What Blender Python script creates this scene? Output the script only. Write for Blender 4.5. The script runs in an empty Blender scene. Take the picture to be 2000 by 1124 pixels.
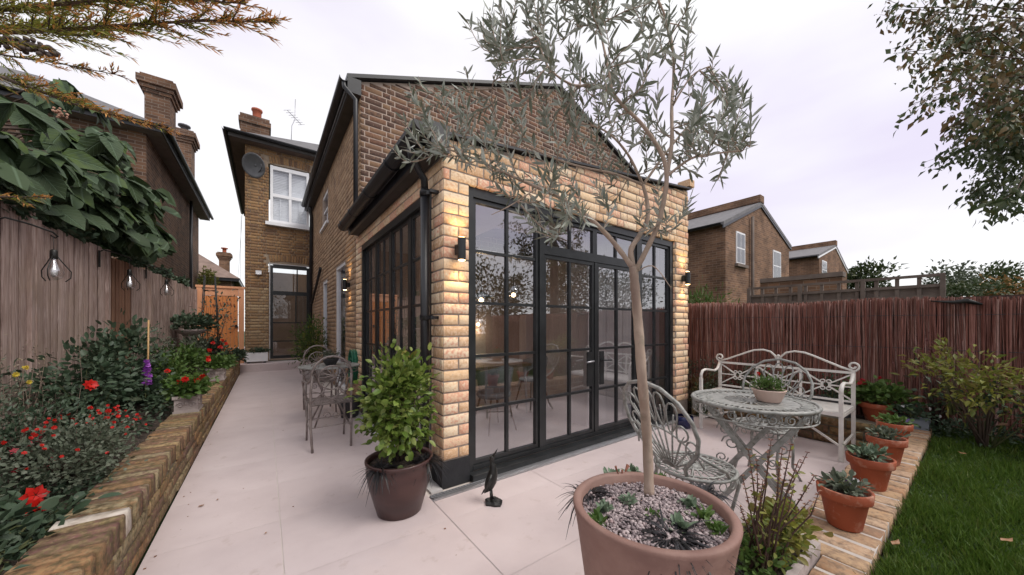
import bpy, math, random
import numpy as np
from mathutils import Vector, Matrix
R = random.Random(7)
NR = np.random.RandomState(7)
C = bpy.context.scene.collection
S = bpy.context.scene
PI = math.pi
def rad(a): return math.radians(a)

# ------------------------------------------------------------------ camera, sky, sun, exposure
CAM = Vector((0, 0, 1.3)); FOC = 663.0
YAW = math.radians(36.0)
cd = bpy.data.cameras.new('camera'); cam = bpy.data.objects.new('camera', cd); C.objects.link(cam)
cam.location = CAM; cam.rotation_euler = (rad(90), 0, -YAW)
cd.sensor_width = 36; cd.lens = 36 * FOC / 2000; cd.shift_y = (635 - 562) / 2000
cd.clip_start = 0.05; cd.clip_end = 600
S.camera = cam
FX, FY = math.sin(YAW), math.cos(YAW)

W = bpy.data.worlds.new('World'); S.world = W; W.use_nodes = True
nt = W.node_tree; nt.nodes.clear()
def wn(t): return nt.nodes.new(t)
sky = wn('ShaderNodeTexSky'); sky.sky_type = 'NISHITA'; sky.sun_disc = False
sky.sun_elevation = rad(52); sky.sun_rotation = rad(150)
b1 = wn('ShaderNodeBackground'); b1.inputs[1].default_value = 0.10
nt.links.new(sky.outputs[0], b1.inputs[0])
tc = wn('ShaderNodeTexCoord'); mp = wn('ShaderNodeMapping'); mp.inputs['Scale'].default_value = (1.0, 1.0, 3.2)
mp.inputs['Location'].default_value = (0.35, 0.1, 0.25)
nz = wn('ShaderNodeTexNoise'); nz.inputs['Scale'].default_value = 1.15; nz.inputs['Detail'].default_value = 5; nz.inputs['Roughness'].default_value = .45
rp = wn('ShaderNodeValToRGB'); e = rp.color_ramp.elements
e[0].position = .31; e[0].color = (.60, .555, .67, 1); e[1].position = .60; e[1].color = (.765, .763, .765, 1)
e2 = e.new(.47); e2.color = (.715, .70, .725, 1)
b2 = wn('ShaderNodeBackground'); b2.inputs[1].default_value = 0.95
mx = wn('ShaderNodeMixShader'); mx.inputs[0].default_value = .93
out = wn('ShaderNodeOutputWorld')
nt.links.new(tc.outputs['Generated'], mp.inputs[0]); nt.links.new(mp.outputs[0], nz.inputs['Vector'])
nt.links.new(nz.outputs['Fac'], rp.inputs[0]); nt.links.new(rp.outputs[0], b2.inputs[0])
nt.links.new(b1.outputs[0], mx.inputs[1]); nt.links.new(b2.outputs[0], mx.inputs[2]); nt.links.new(mx.outputs[0], out.inputs[0])

sd = bpy.data.lights.new('sun', 'SUN'); sd.energy = 1.5; sd.angle = rad(32); sd.color = (1, .95, .88)
sun = bpy.data.objects.new('sun', sd); C.objects.link(sun)
sun.rotation_euler = Vector((math.cos(rad(52)) * math.sin(rad(150)), math.cos(rad(52)) * math.cos(rad(150)), math.sin(rad(52)))).to_track_quat('Z', 'Y').to_euler()
S.view_settings.view_transform = 'Standard'; S.view_settings.look = 'None'
S.view_settings.exposure = 0.65; S.view_settings.gamma = 1.0
S.view_settings.use_curve_mapping = False
S.render.engine = 'CYCLES'
S.cycles.max_bounces = 8; S.cycles.transparent_max_bounces = 16

# where a ray of the survey photograph meets a real plane of the place
def ray(px, py):
    u = (px - 1000) / FOC
    return (FX + FY * u, FY - FX * u, (635 - py) / FOC)
def on_z(px, py, z=0.0):
    a, b, c = ray(px, py); t = (z - 1.3) / c
    return Vector((a * t, b * t, z))
def at_d(px, py, d):
    a, b, c = ray(px, py)
    return Vector((a * d, b * d, 1.3 + c * d))
def at_x(px, py, x):
    a, b, c = ray(px, py); t = x / a
    return Vector((x, b * t, 1.3 + c * t))
def at_y(px, py, y):
    a, b, c = ray(px, py); t = y / b
    return Vector((a * t, y, 1.3 + c * t))

# ------------------------------------------------------------------ materials
def new_mat(name):
    m = bpy.data.materials.new(name); m.use_nodes = True
    n = m.node_tree.nodes; n.clear()
    o = n.new('ShaderNodeOutputMaterial'); b = n.new('ShaderNodeBsdfPrincipled')
    m.node_tree.links.new(b.outputs[0], o.inputs[0])
    return m, n, m.node_tree.links, b
def ramp(n, cols, pos=None, interp='LINEAR'):
    r = n.new('ShaderNodeValToRGB'); r.color_ramp.interpolation = interp
    e = r.color_ramp.elements
    k = len(cols)
    for i, c in enumerate(cols):
        p = pos[i] if pos else i / (k - 1)
        if i < 2: e[i].position = p; e[i].color = (*c, 1)
        else: x = e.new(p); x.color = (*c, 1)
    return r
def piece_random(n, l):
    oi = n.new('ShaderNodeObjectInfo'); g = n.new('ShaderNodeNewGeometry')
    a = n.new('ShaderNodeMath'); a.operation = 'ADD'
    f = n.new('ShaderNodeMath'); f.operation = 'FRACT'
    l.new(oi.outputs['Random'], a.inputs[0]); l.new(g.outputs['Random Per Island'], a.inputs[1]); l.new(a.outputs[0], f.inputs[0])
    return f.outputs[0]
def mk(name, cols, nscale=6, rough=.7, metal=0, bump=.0, bscale=40, piece=False, detail=4, stretch=(1, 1, 1), blend=.5,
       spec=.5, wear=None, wpos=(.55, .7), wscale=3, interp='LINEAR', coord='Object', sss=0, trans=0, bdist=.01):
    """palette by noise (and by piece), second noise for wear, bump"""
    m, n, l, b = new_mat(name)
    tc = n.new('ShaderNodeTexCoord'); mp = n.new('ShaderNodeMapping'); mp.inputs['Scale'].default_value = stretch
    if coord == 'World':
        g = n.new('ShaderNodeNewGeometry'); l.new(g.outputs['Position'], mp.inputs[0])
    else: l.new(tc.outputs[coord], mp.inputs[0])
    nz = n.new('ShaderNodeTexNoise'); nz.inputs['Scale'].default_value = nscale; nz.inputs['Detail'].default_value = detail
    l.new(mp.outputs[0], nz.inputs['Vector'])
    r = ramp(n, cols, interp=interp)
    if piece:
        pr = piece_random(n, l)
        mxn = n.new('ShaderNodeMix'); mxn.data_type = 'FLOAT'; mxn.inputs[0].default_value = blend
        st = n.new('ShaderNodeMapRange'); st.inputs[1].default_value = .3; st.inputs[2].default_value = .7
        l.new(nz.outputs['Fac'], st.inputs[0])
        l.new(pr, mxn.inputs[2]); l.new(st.outputs[0], mxn.inputs[3]); l.new(mxn.outputs[0], r.inputs[0])
    else:
        st = n.new('ShaderNodeMapRange'); st.inputs[1].default_value = .3; st.inputs[2].default_value = .7
        l.new(nz.outputs['Fac'], st.inputs[0]); l.new(st.outputs[0], r.inputs[0])
    col = r.outputs[0]
    if wear:
        n2 = n.new('ShaderNodeTexNoise'); n2.inputs['Scale'].default_value = wscale; n2.inputs['Detail'].default_value = 6; n2.inputs['Roughness'].default_value = .65
        g2 = n.new('ShaderNodeNewGeometry'); l.new(g2.outputs['Position'], n2.inputs['Vector'])
        mr = n.new('ShaderNodeMapRange'); mr.inputs[1].default_value = wpos[0]; mr.inputs[2].default_value = wpos[1]
        l.new(n2.outputs['Fac'], mr.inputs[0])
        mc = n.new('ShaderNodeMix'); mc.data_type = 'RGBA'
        l.new(mr.outputs[0], mc.inputs[0]); l.new(col, mc.inputs[6]); mc.inputs[7].default_value = (*wear, 1)
        col = mc.outputs[2]
    l.new(col, b.inputs['Base Color'])
    b.inputs['Roughness'].default_value = rough; b.inputs['Metallic'].default_value = metal
    b.inputs['Specular IOR Level'].default_value = spec
    if bump:
        n3 = n.new('ShaderNodeTexNoise'); n3.inputs['Scale'].default_value = bscale; n3.inputs['Detail'].default_value = 5
        l.new(mp.outputs[0], n3.inputs['Vector'])
        bp = n.new('ShaderNodeBump'); bp.inputs['Strength'].default_value = bump; bp.inputs['Distance'].default_value = bdist
        l.new(n3.outputs['Fac'], bp.inputs['Height']); l.new(bp.outputs[0], b.inputs['Normal'])
    if trans:
        tr = n.new('ShaderNodeBsdfTranslucent'); l.new(col, tr.inputs[0])
        ms = n.new('ShaderNodeMixShader'); ms.inputs[0].default_value = trans
        l.new(b.outputs[0], ms.inputs[1]); l.new(tr.outputs[0], ms.inputs[2])
        l.new(ms.outputs[0], [x for x in n if x.type == 'OUTPUT_MATERIAL'][0].inputs[0])
    return m
def mul(c, k): return tuple(min(1, x * k) for x in c)
def leafmat(name, cols, trans=.25, rough=.5, spec=.35, blend=.3, k=.66):
    if 'petal' in name: k = .85
    if 'conifer' in name or 'tree' in name or 'copper' in name: k = .8
    if 'olive' in name: k = .95
    if 'bush' in name: k = .85
    cols = [mul(c, k) for c in cols]
    return mk(name, cols, nscale=9, rough=rough, piece=True, blend=blend, trans=trans, spec=spec, coord='World')
def brickmat(name, cols, wear=(.3, .25, .2), wpos=(.58, .75), wscale=42, blend=.2, bump=.35):
    return mk(name, cols, nscale=38, rough=.9, piece=True, blend=blend, bump=bump, bscale=60, wear=wear, wpos=wpos, wscale=wscale, spec=.2, coord='World', detail=6, bdist=.006)
def brick_tex(name, c1, c2, mortar, bw=.27, rh=.09):
    m, n, l, b = new_mat(name)
    tc = n.new('ShaderNodeTexCoord'); g = n.new('ShaderNodeNewGeometry')
    sp = n.new('ShaderNodeSeparateXYZ'); l.new(g.outputs['Position'], sp.inputs[0])
    ad = n.new('ShaderNodeMath'); ad.operation = 'ADD'; l.new(sp.outputs[0], ad.inputs[0]); l.new(sp.outputs[1], ad.inputs[1])
    cb = n.new('ShaderNodeCombineXYZ'); l.new(ad.outputs[0], cb.inputs[0]); l.new(sp.outputs[2], cb.inputs[1])
    bt = n.new('ShaderNodeTexBrick'); l.new(cb.outputs[0], bt.inputs['Vector'])
    bt.inputs['Scale'].default_value = 1; bt.inputs['Brick Width'].default_value = bw; bt.inputs['Row Height'].default_value = rh
    bt.inputs['Mortar Size'].default_value = .007; bt.inputs['Color1'].default_value = (*c1, 1); bt.inputs['Color2'].default_value = (*c2, 1)
    bt.inputs['Mortar'].default_value = (*mortar, 1); bt.inputs['Bias'].default_value = -.1
    nz = n.new('ShaderNodeTexNoise'); nz.inputs['Scale'].default_value = 1.3; nz.inputs['Detail'].default_value = 8
    l.new(g.outputs['Position'], nz.inputs['Vector'])
    mr = n.new('ShaderNodeMapRange'); mr.inputs[1].default_value = .3; mr.inputs[2].default_value = .7; mr.inputs[3].default_value = .6; mr.inputs[4].default_value = 1.25
    l.new(nz.outputs['Fac'], mr.inputs[0])
    mc = n.new('ShaderNodeMix'); mc.data_type = 'RGBA'; mc.blend_type = 'MULTIPLY'; mc.inputs[0].default_value = 1
    l.new(bt.outputs['Color'], mc.inputs[6]); l.new(mr.outputs[0], mc.inputs[7]); l.new(mc.outputs[2], b.inputs['Base Color'])
    bp = n.new('ShaderNodeBump'); bp.inputs['Strength'].default_value = .6; bp.inputs['Distance'].default_value = .01; bp.invert = True
    l.new(bt.outputs['Fac'], bp.inputs['Height']); l.new(bp.outputs[0], b.inputs['Normal'])
    b.inputs['Roughness'].default_value = .92; b.inputs['Specular IOR Level'].default_value = .2
    return m
def glassmat(name, tint=(.93, .94, .95), base=.25, ior=1.5):
    m = bpy.data.materials.new(name); m.use_nodes = True; n = m.node_tree.nodes; l = m.node_tree.links; n.clear()
    o = n.new('ShaderNodeOutputMaterial'); t = n.new('ShaderNodeBsdfTransparent'); t.inputs[0].default_value = (*tint, 1)
    g = n.new('ShaderNodeBsdfGlossy'); g.inputs['Roughness'].default_value = .0; g.inputs[0].default_value = (.95, .95, 1, 1)
    f = n.new('ShaderNodeFresnel'); f.inputs[0].default_value = ior
    a = n.new('ShaderNodeMath'); a.operation = 'ADD'; a.use_clamp = True; a.inputs[1].default_value = base
    mx = n.new('ShaderNodeMixShader'); g2 = n.new('ShaderNodeNewGeometry'); s = n.new('ShaderNodeMath'); s.operation = 'SUBTRACT'; s.inputs[0].default_value = 1; l.new(g2.outputs['Backfacing'], s.inputs[1])
    q = n.new('ShaderNodeMath'); q.operation = 'MULTIPLY'; l.new(f.outputs[0], a.inputs[0]); l.new(a.outputs[0], q.inputs[0]); l.new(s.outputs[0], q.inputs[1]); l.new(q.outputs[0], mx.inputs[0])
    l.new(t.outputs[0], mx.inputs[1]); l.new(g.outputs[0], mx.inputs[2]); l.new(mx.outputs[0], o.inputs[0])
    return m
def emis(name, col, s):
    m = bpy.data.materials.new(name); m.use_nodes = True; n = m.node_tree.nodes; l = m.node_tree.links; n.clear()
    o = n.new('ShaderNodeOutputMaterial'); e = n.new('ShaderNodeEmission'); e.inputs[0].default_value = (*col, 1); e.inputs[1].default_value = s
    l.new(e.outputs[0], o.inputs[0]); return m

M = {}
M['patio'] = mk('porcelain_slab', [(0.5556, 0.4668, 0.465), (0.5948, 0.5037, 0.4998), (0.621, 0.5299, 0.5259)], nscale=3.5, rough=.55, piece=True, blend=.8, bump=.12, bscale=25, stretch=(1, 1.3, 1), wear=(.44, .35, .32), wpos=(.60, .80), wscale=7, coord='World', spec=.3)
M['grout'] = mk('slab_grout', [(0.54, 0.486, 0.4455), (0.675, 0.6075, 0.567)], rough=.95)
M['yellow'] = brickmat('yellow_stock_brick', [(0.6786, 0.4421, 0.2541), (0.802, 0.5655, 0.3495), (0.8342, 0.6478, 0.4554), (0.5964, 0.3702, 0.2118), (0.802, 0.5861, 0.4025), (0.6786, 0.3393, 0.233), (0.8342, 0.6992, 0.5084), (0.7403, 0.4935, 0.3071), (0.6375, 0.2982, 0.2012)], wear=(.50, .38, .28))
M['mortar_y'] = mk('buff_mortar', [(0.2448, 0.1972, 0.17), (0.3196, 0.2652, 0.2244)], nscale=30, rough=.95, bump=.5, bscale=120, coord='World')
M['brown'] = brickmat('brown_stock_brick', [(0.1436, 0.0776, 0.054), (0.0907, 0.0564, 0.0468), (0.2041, 0.12, 0.0792), (0.0756, 0.0494, 0.0432), (0.1814, 0.0917, 0.0612), (0.2268, 0.1411, 0.0864), (0.1134, 0.0706, 0.0576)], wear=(.42, .32, .24), wpos=(.62, .8))
M['mortar_p'] = mk('pale_pink_mortar', [(0.3838, 0.2942, 0.243), (0.4477, 0.3582, 0.3006)], nscale=20, rough=.95, coord='World')
M['old'] = brickmat('old_london_brick', [(0.2673, 0.152, 0.0705), (0.196, 0.112, 0.0627), (0.3386, 0.2081, 0.1019), (0.1337, 0.08, 0.0549), (0.3029, 0.1761, 0.0862), (0.2406, 0.136, 0.0705)], wear=(.10, .08, .06), wpos=(.55, .75), wscale=3)
M['mortar_o'] = mk('old_mortar', [(0.2176, 0.1664, 0.128), (0.3456, 0.2688, 0.192)], nscale=12, rough=.95, coord='World')
M['bed'] = brickmat('garden_wall_brick', [(0.3372, 0.2133, 0.0996), (0.1838, 0.0948, 0.0705), (0.3985, 0.2844, 0.1493), (0.1303, 0.079, 0.0663), (0.3065, 0.166, 0.083), (0.253, 0.1975, 0.0996), (0.1685, 0.079, 0.0746), (0.3317, 0.2755, 0.1696), (0.2759, 0.158, 0.083), (0.2299, 0.1501, 0.083)], wear=(.11, .085, .045), wpos=(.44, .64), wscale=26, blend=.14, bump=.6)
M['low'] = brickmat('weathered_edging_brick', [(0.357, 0.2125, 0.119), (0.425, 0.289, 0.1785), (0.289, 0.17, 0.1105), (0.459, 0.323, 0.221), (0.34, 0.187, 0.102), (0.391, 0.2805, 0.187)], wear=(.20, .14, .10), wpos=(.46, .66), wscale=30, blend=.16, bump=.6)
M['mortar_b'] = mk('garden_mortar', [(.10, .085, .06), (.24, .21, .16)], nscale=9, rough=.95, coord='World')
M['mortar_w'] = mk('whitish_mortar', [(0.408, 0.3536, 0.3196), (0.5032, 0.4556, 0.4216)], nscale=9, rough=.95, coord='World')
M['far_brick'] = brick_tex('distant_brick', (.23, .13, .08), (.13, .075, .052), (.27, .20, .15))
M['left_brick'] = brick_tex('neighbour_brick', (.19, .105, .065), (.09, .055, .042), (.25, .20, .165))
M['slate'] = mk('slate_roof', [(0.0825, 0.0788, 0.0825), (0.15, 0.1425, 0.15), (0.195, 0.18, 0.1875)], nscale=5, rough=.7, piece=True, bump=.3, coord='World')
M['black'] = mk('black_painted_steel', [(.012, .013, .014), (.022, .024, .026)], nscale=8, rough=.32, bump=.05, bscale=30, spec=.5)
M['blackplastic'] = mk('black_gutter_plastic', [(.010, .010, .012), (.020, .021, .026)], nscale=5, rough=.38)
M['plinth'] = mk('black_bitumen_plinth', [(.010, .011, .014), (.02, .021, .025)], nscale=10, rough=.6, bump=.3, coord='World')
M['white'] = mk('white_window_paint', [(.72, .72, .74), (.80, .80, .82)], nscale=4, rough=.4)
M['soffit'] = mk('dark_soffit', [(0.0315, 0.0266, 0.0245), (0.049, 0.042, 0.0385)], rough=.7)
M['glass'] = glassmat('window_glass')
M['glass_far'] = glassmat('far_glass', base=.03)
M['dkglass'] = mk('grey_window_glass', [(.10, .105, .12), (.16, .165, .18)], rough=.08, nscale=2)
M['void'] = mk('unlit_room_black', [(.02, .02, .022), (.035, .03, .03)], rough=.9)
M['blind'] = mk('window_blind', [(0.625, 0.625, 0.65), (0.775, 0.775, 0.8)], nscale=1, rough=.8, stretch=(1, 1, 30))
M['grate'] = mk('galvanised_steel', [(.35, .35, .37), (.48, .48, .5)], nscale=20, rough=.4, metal=.8)
M['fence'] = mk('weathered_fence_board', [(0.3197, 0.2281, 0.2031), (0.4325, 0.3239, 0.2933), (0.2538, 0.1734, 0.1489), (0.5078, 0.3924, 0.361), (0.3478, 0.2373, 0.1985)], nscale=3.5, rough=.85, piece=True, blend=.55, bump=.5, bscale=14, stretch=(14, 14, .9), detail=8, coord='World', wear=(.34, .25, .20), wpos=(.5, .7), wscale=2, bdist=.006)
M['fence_new'] = mk('ginger_fence_board', [(0.255, 0.1275, 0.0675), (0.21, 0.105, 0.0675), (0.27, 0.15, 0.09)], nscale=4, rough=.85, piece=True, blend=.55, bump=.4, bscale=14, stretch=(14, 14, 1), coord='World')
M['gate'] = mk('orange_stained_timber', [(.52, .17, .045), (.60, .22, .065), (.46, .14, .04)], nscale=4, rough=.55, piece=True, blend=.6, bump=.3, bscale=14, stretch=(12, 12, 1), coord='World')
M['gateframe'] = mk('orange_gate_frame_timber', [(.62, .28, .14), (.68, .33, .18)], nscale=4, rough=.6, stretch=(12, 12, 1), bump=.2, bscale=15, coord='World')
M['reed'] = mk('brushwood_screen', [(0.0991, 0.0327, 0.0251), (0.175, 0.0615, 0.0437), (0.2566, 0.1025, 0.0783), (0.1399, 0.0461, 0.0332), (0.3266, 0.1536, 0.1252), (0.1983, 0.0768, 0.0574), (0.3998, 0.2473, 0.215), (0.1411, 0.0645, 0.0484), (0.3058, 0.1613, 0.1183)], nscale=5, rough=.85, piece=True, blend=.2, stretch=(10, 10, 1), detail=6, coord='World', bump=.4, bscale=40)
M['trellis'] = mk('grey_trellis_timber', [(0.1275, 0.0975, 0.0825), (0.1875, 0.15, 0.1275)], nscale=5, rough=.9, coord='World')
M['terra'] = mk('terracotta', [(0.2387, 0.0479, 0.0174), (0.2983, 0.0648, 0.0238), (0.2652, 0.0564, 0.0209)], nscale=5, rough=.75, bump=.15, bscale=60, wear=(.48, .29, .21), wpos=(.52, .74), wscale=9, coord='World')
M['pinkpot'] = mk('pink_terracotta', [(0.1875, 0.1031, 0.0844), (0.2375, 0.1344, 0.1094), (0.2125, 0.1156, 0.0938)], nscale=2.5, rough=.7, bump=.12, bscale=50, stretch=(1, 1, 3), wear=(.34, .22, .18), wpos=(.42, .75), wscale=3, coord='World')
M['glaze'] = mk('oxblood_glaze', [(0.045, 0.0192, 0.018), (0.066, 0.03, 0.027), (0.09, 0.045, 0.039)], nscale=2.5, rough=.32, stretch=(1, 1, 4), coord='World')
M['stonepot'] = mk('weathered_stone', [(0.336, 0.28, 0.264), (0.432, 0.368, 0.352), (0.272, 0.224, 0.216)], nscale=9, rough=.9, bump=.5, bscale=40, coord='World')
M['darkpot'] = mk('charcoal_planter', [(.05, .05, .055), (.08, .08, .09)], rough=.6)
M['bluepot'] = mk('blue_grey_planter', [(.13, .15, .18), (.19, .21, .24)], rough=.6, nscale=6)
M['whitepot'] = mk('white_planter', [(0.442, 0.425, 0.425), (0.527, 0.51, 0.51)], rough=.6, nscale=6)
M['soil'] = mk('dark_soil', [(.018, .012, .009), (.05, .035, .026), (.09, .065, .05)], nscale=35, rough=1, bump=1, bscale=60, coord='World', bdist=.02)
M['pebble'] = mk('slate_pebbles', [(0.2079, 0.1607, 0.1701), (0.378, 0.3119, 0.3119), (0.1134, 0.0851, 0.0945), (0.4725, 0.3969, 0.3969), (0.2835, 0.189, 0.189)], nscale=30, rough=.8, piece=True, blend=.2, coord='World')
M['oliveleaf'] = leafmat('olive_leaf', [(0.1004, 0.1192, 0.0753), (0.1756, 0.2007, 0.1505), (0.3763, 0.4077, 0.3638), (0.1254, 0.138, 0.0878), (0.5268, 0.5519, 0.5018), (0.2509, 0.276, 0.2195)], trans=.18, rough=.4, spec=.5, blend=.2)
M['olivebark'] = mk('olive_bark', [(0.3229, 0.2332, 0.1794), (0.4126, 0.314, 0.2512), (0.2512, 0.1794, 0.1435)], nscale=14, rough=.85, bump=.5, bscale=30, stretch=(1, 1, .3), coord='World', wear=(.22, .19, .14), wpos=(.55, .75), wscale=12)
M['bark'] = mk('brown_bark', [(.06, .04, .03), (.12, .08, .06)], nscale=14, rough=.9, bump=.5, coord='World')
M['stem'] = mk('green_stem', [(.07, .09, .03), (.12, .12, .05)], rough=.7)
M['darkstem'] = mk('dark_red_stem', [(.05, .025, .02), (.10, .05, .035)], rough=.7)
M['bayleaf'] = leafmat('glossy_bush_leaf', [(.06, .11, .022), (.14, .23, .04), (.24, .34, .07), (.09, .15, .03), (.36, .43, .12), (.18, .27, .05)], trans=.25, rough=.38)
M['bigleaf'] = leafmat('big_dark_leaf', [(0.0386, 0.0638, 0.0319), (0.0596, 0.0925, 0.0415), (0.0457, 0.0766, 0.0383), (0.0982, 0.1531, 0.0319)], trans=.12, rough=.6, spec=.25, k=.85)
def add_veins(m):
    n = m.node_tree.nodes; l = m.node_tree.links; b = [x for x in n if x.type == 'BSDF_PRINCIPLED'][0]; lk = b.inputs['Base Color'].links[0]; src = lk.from_socket
    tc = n.new('ShaderNodeTexCoord'); sp = n.new('ShaderNodeSeparateXYZ'); l.new(tc.outputs['Object'], sp.inputs[0])
    ab = n.new('ShaderNodeMath'); ab.operation = 'ABSOLUTE'; l.new(sp.outputs[1], ab.inputs[0])
    k = n.new('ShaderNodeMath'); k.operation = 'MULTIPLY_ADD'; l.new(ab.outputs[0], k.inputs[0]); k.inputs[1].default_value = -.7; l.new(sp.outputs[0], k.inputs[2])
    s = n.new('ShaderNodeMath'); s.operation = 'MULTIPLY'; s.inputs[1].default_value = 44; l.new(k.outputs[0], s.inputs[0])
    si = n.new('ShaderNodeMath'); si.operation = 'SINE'; l.new(s.outputs[0], si.inputs[0])
    mr = n.new('ShaderNodeMapRange'); mr.inputs[1].default_value = .82; mr.inputs[2].default_value = 1; mr.inputs[4].default_value = .55; l.new(si.outputs[0], mr.inputs[0])
    rib = n.new('ShaderNodeMapRange'); rib.inputs[1].default_value = .035; rib.inputs[2].default_value = .0; l.new(ab.outputs[0], rib.inputs[0])
    mxm = n.new('ShaderNodeMath'); mxm.operation = 'MAXIMUM'; l.new(mr.outputs[0], mxm.inputs[0]); l.new(rib.outputs[0], mxm.inputs[1])
    mc = n.new('ShaderNodeMix'); mc.data_type = 'RGBA'; l.new(mxm.outputs[0], mc.inputs[0]); l.new(src, mc.inputs[6]); mc.inputs[7].default_value = (.13, .19, .12, 1)
    l.new(mc.outputs[2], b.inputs['Base Color'])
    bp = n.new('ShaderNodeBump'); bp.inputs['Strength'].default_value = .6; bp.inputs['Distance'].default_value = .01; bp.invert = True; l.new(mxm.outputs[0], bp.inputs['Height']); l.new(bp.outputs[0], b.inputs['Normal'])
add_veins(M['bigleaf'])
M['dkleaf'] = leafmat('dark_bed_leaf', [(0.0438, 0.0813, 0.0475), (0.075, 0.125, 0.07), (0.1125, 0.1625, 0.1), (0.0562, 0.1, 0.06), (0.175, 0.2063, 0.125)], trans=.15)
M['greyleaf'] = leafmat('grey_green_leaf', [(.085, .115, .07), (.15, .185, .125), (.23, .26, .19), (.07, .095, .05)], trans=.15)
M['midleaf'] = leafmat('fresh_green_leaf', [(0.066, 0.143, 0.0275), (0.11, 0.209, 0.044), (0.165, 0.264, 0.066), (0.055, 0.11, 0.0275)], trans=.25)
M['yelleaf'] = leafmat('yellow_green_leaf', [(.30, .32, .05), (.42, .42, .08), (.20, .26, .05), (.36, .30, .09), (.14, .19, .04)], trans=.3)
M['autleaf'] = leafmat('autumn_copper_leaf', [(0.0524, 0.0887, 0.0317), (0.1272, 0.0788, 0.0317), (0.1795, 0.1084, 0.0352), (0.0673, 0.1084, 0.0387), (0.2244, 0.1676, 0.0387)], trans=.2)
M['dkgreen'] = leafmat('deep_green_tree_leaf', [(0.0374, 0.0646, 0.0238), (0.068, 0.0986, 0.0374), (0.0935, 0.102, 0.0374)], trans=.2)
M['conifer'] = leafmat('conifer_green', [(0.171, 0.247, 0.0418), (0.323, 0.342, 0.057), (0.532, 0.418, 0.0855)], trans=.2)
M['conifer_tip'] = leafmat('conifer_orange_tip', [(0.63, 0.255, 0.075), (0.78, 0.39, 0.12), (0.51, 0.3, 0.075)], trans=.2)
M['blackgrass'] = leafmat('black_mondo_grass', [(0.0084, 0.0084, 0.0098), (0.021, 0.0196, 0.0224), (0.0385, 0.035, 0.042)], trans=.0, rough=.4)
M['grass'] = leafmat('lawn_grass_blade', [(0.0554, 0.1242, 0.0128), (0.095, 0.1863, 0.0231), (0.1583, 0.2484, 0.0385), (0.0713, 0.149, 0.018), (0.2534, 0.2732, 0.077)], trans=.3)
M['lawn'] = mk('lawn_ground', [(0.0099, 0.0256, 0.0036), (0.0198, 0.0399, 0.0072), (0.033, 0.057, 0.012)], nscale=60, rough=1, bump=.8, coord='World')
M['succ'] = leafmat('grey_succulent_leaf', [(.16, .24, .15), (.24, .32, .22), (.12, .20, .10)], trans=.1)
M['red'] = leafmat('scarlet_petal', [(.55, .012, .008), (.70, .02, .012), (.40, .006, .006)], trans=.2)
M['pink'] = leafmat('pink_petal', [(.60, .05, .09), (.72, .13, .16), (.5, .03, .06)], trans=.2)
M['crimson'] = leafmat('crimson_petal', [(.35, .008, .02), (.5, .015, .03)], trans=.2)
M['purple'] = leafmat('purple_petal', [(0.442, 0.102, 0.612), (0.646, 0.204, 0.85), (0.34, 0.068, 0.476)], trans=.2)
M['violet'] = leafmat('violet_petal', [(.05, .02, .12), (.10, .04, .20)], trans=.1)
M['whitepetal'] = leafmat('white_petal', [(.7, .68, .72), (.8, .8, .82)], trans=.2)
M['yellowpetal'] = leafmat('yellow_petal', [(.7, .5, .05), (.8, .65, .1)], trans=.2)
M['verdi'] = mk('grey_green_cast_metal', [(0.1588, 0.1622, 0.1498), (0.258, 0.2595, 0.2434), (0.3373, 0.3336, 0.3182), (0.1984, 0.1946, 0.1778)], nscale=18, rough=.5, metal=.15, bump=.3, bscale=70, coord='World', wear=(.12, .10, .08), wpos=(.6, .75), wscale=25)
M['bistro'] = mk('dull_bronze_wire', [(0.168, 0.1418, 0.1313), (0.2625, 0.2205, 0.21), (0.336, 0.294, 0.273)], nscale=18, rough=.5, metal=.2, bump=.2, coord='World')
M['cream'] = mk('cream_painted_iron', [(0.6164, 0.5845, 0.5526), (0.7439, 0.712, 0.6695)], nscale=12, rough=.45, coord='World', wear=(.42, .36, .31), wpos=(.64, .8), wscale=18)
M['iron'] = mk('black_cast_iron', [(.010, .010, .010), (.028, .028, .026)], nscale=20, rough=.38, metal=.3, bump=.3, coord='World')
M['greenplastic'] = mk('green_hose', [(.01, .13, .07), (.015, .18, .10)], rough=.4)
M['warm'] = emis('warm_lamp_glow', (1, .62, .26), 14)
M['bulb'] = emis('pendant_bulb_glow', (1, .66, .34), 9)
M['clear'] = glassmat('clear_bulb_glass', base=.2)
M['plaster'] = mk('pink_white_plaster', [(0.5238, 0.4752, 0.4672), (0.6076, 0.5508, 0.5451)], rough=.8, nscale=2)
M['ceil'] = mk('white_ceiling', [(.6, .58, .56), (.66, .64, .62)], rough=.8)
M['infloor'] = mk('indoor_tile', [(0.378, 0.324, 0.3195), (0.45, 0.396, 0.387)], rough=.35, nscale=2)
M['wood'] = mk('table_wood', [(.13, .07, .04), (.2, .11, .06)], nscale=6, stretch=(1, 8, 8), rough=.5)
M['greyup'] = mk('grey_upholstery', [(.16, .16, .17), (.22, .22, .23)], rough=.9)
M['render'] = mk('dish_grey', [(0.091, 0.091, 0.098), (0.126, 0.126, 0.133)], rough=.5)
M['potred'] = mk('red_chimney_pot', [(0.315, 0.075, 0.0375), (0.375, 0.105, 0.0525)], rough=.8)
M['timber'] = mk('bamboo_cane', [(.45, .26, .11), (.52, .33, .15)], rough=.6)
M['deadleaf'] = leafmat('fallen_leaf', [(.36, .15, .06), (.45, .24, .12), (.25, .10, .05)], trans=.1)

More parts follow.
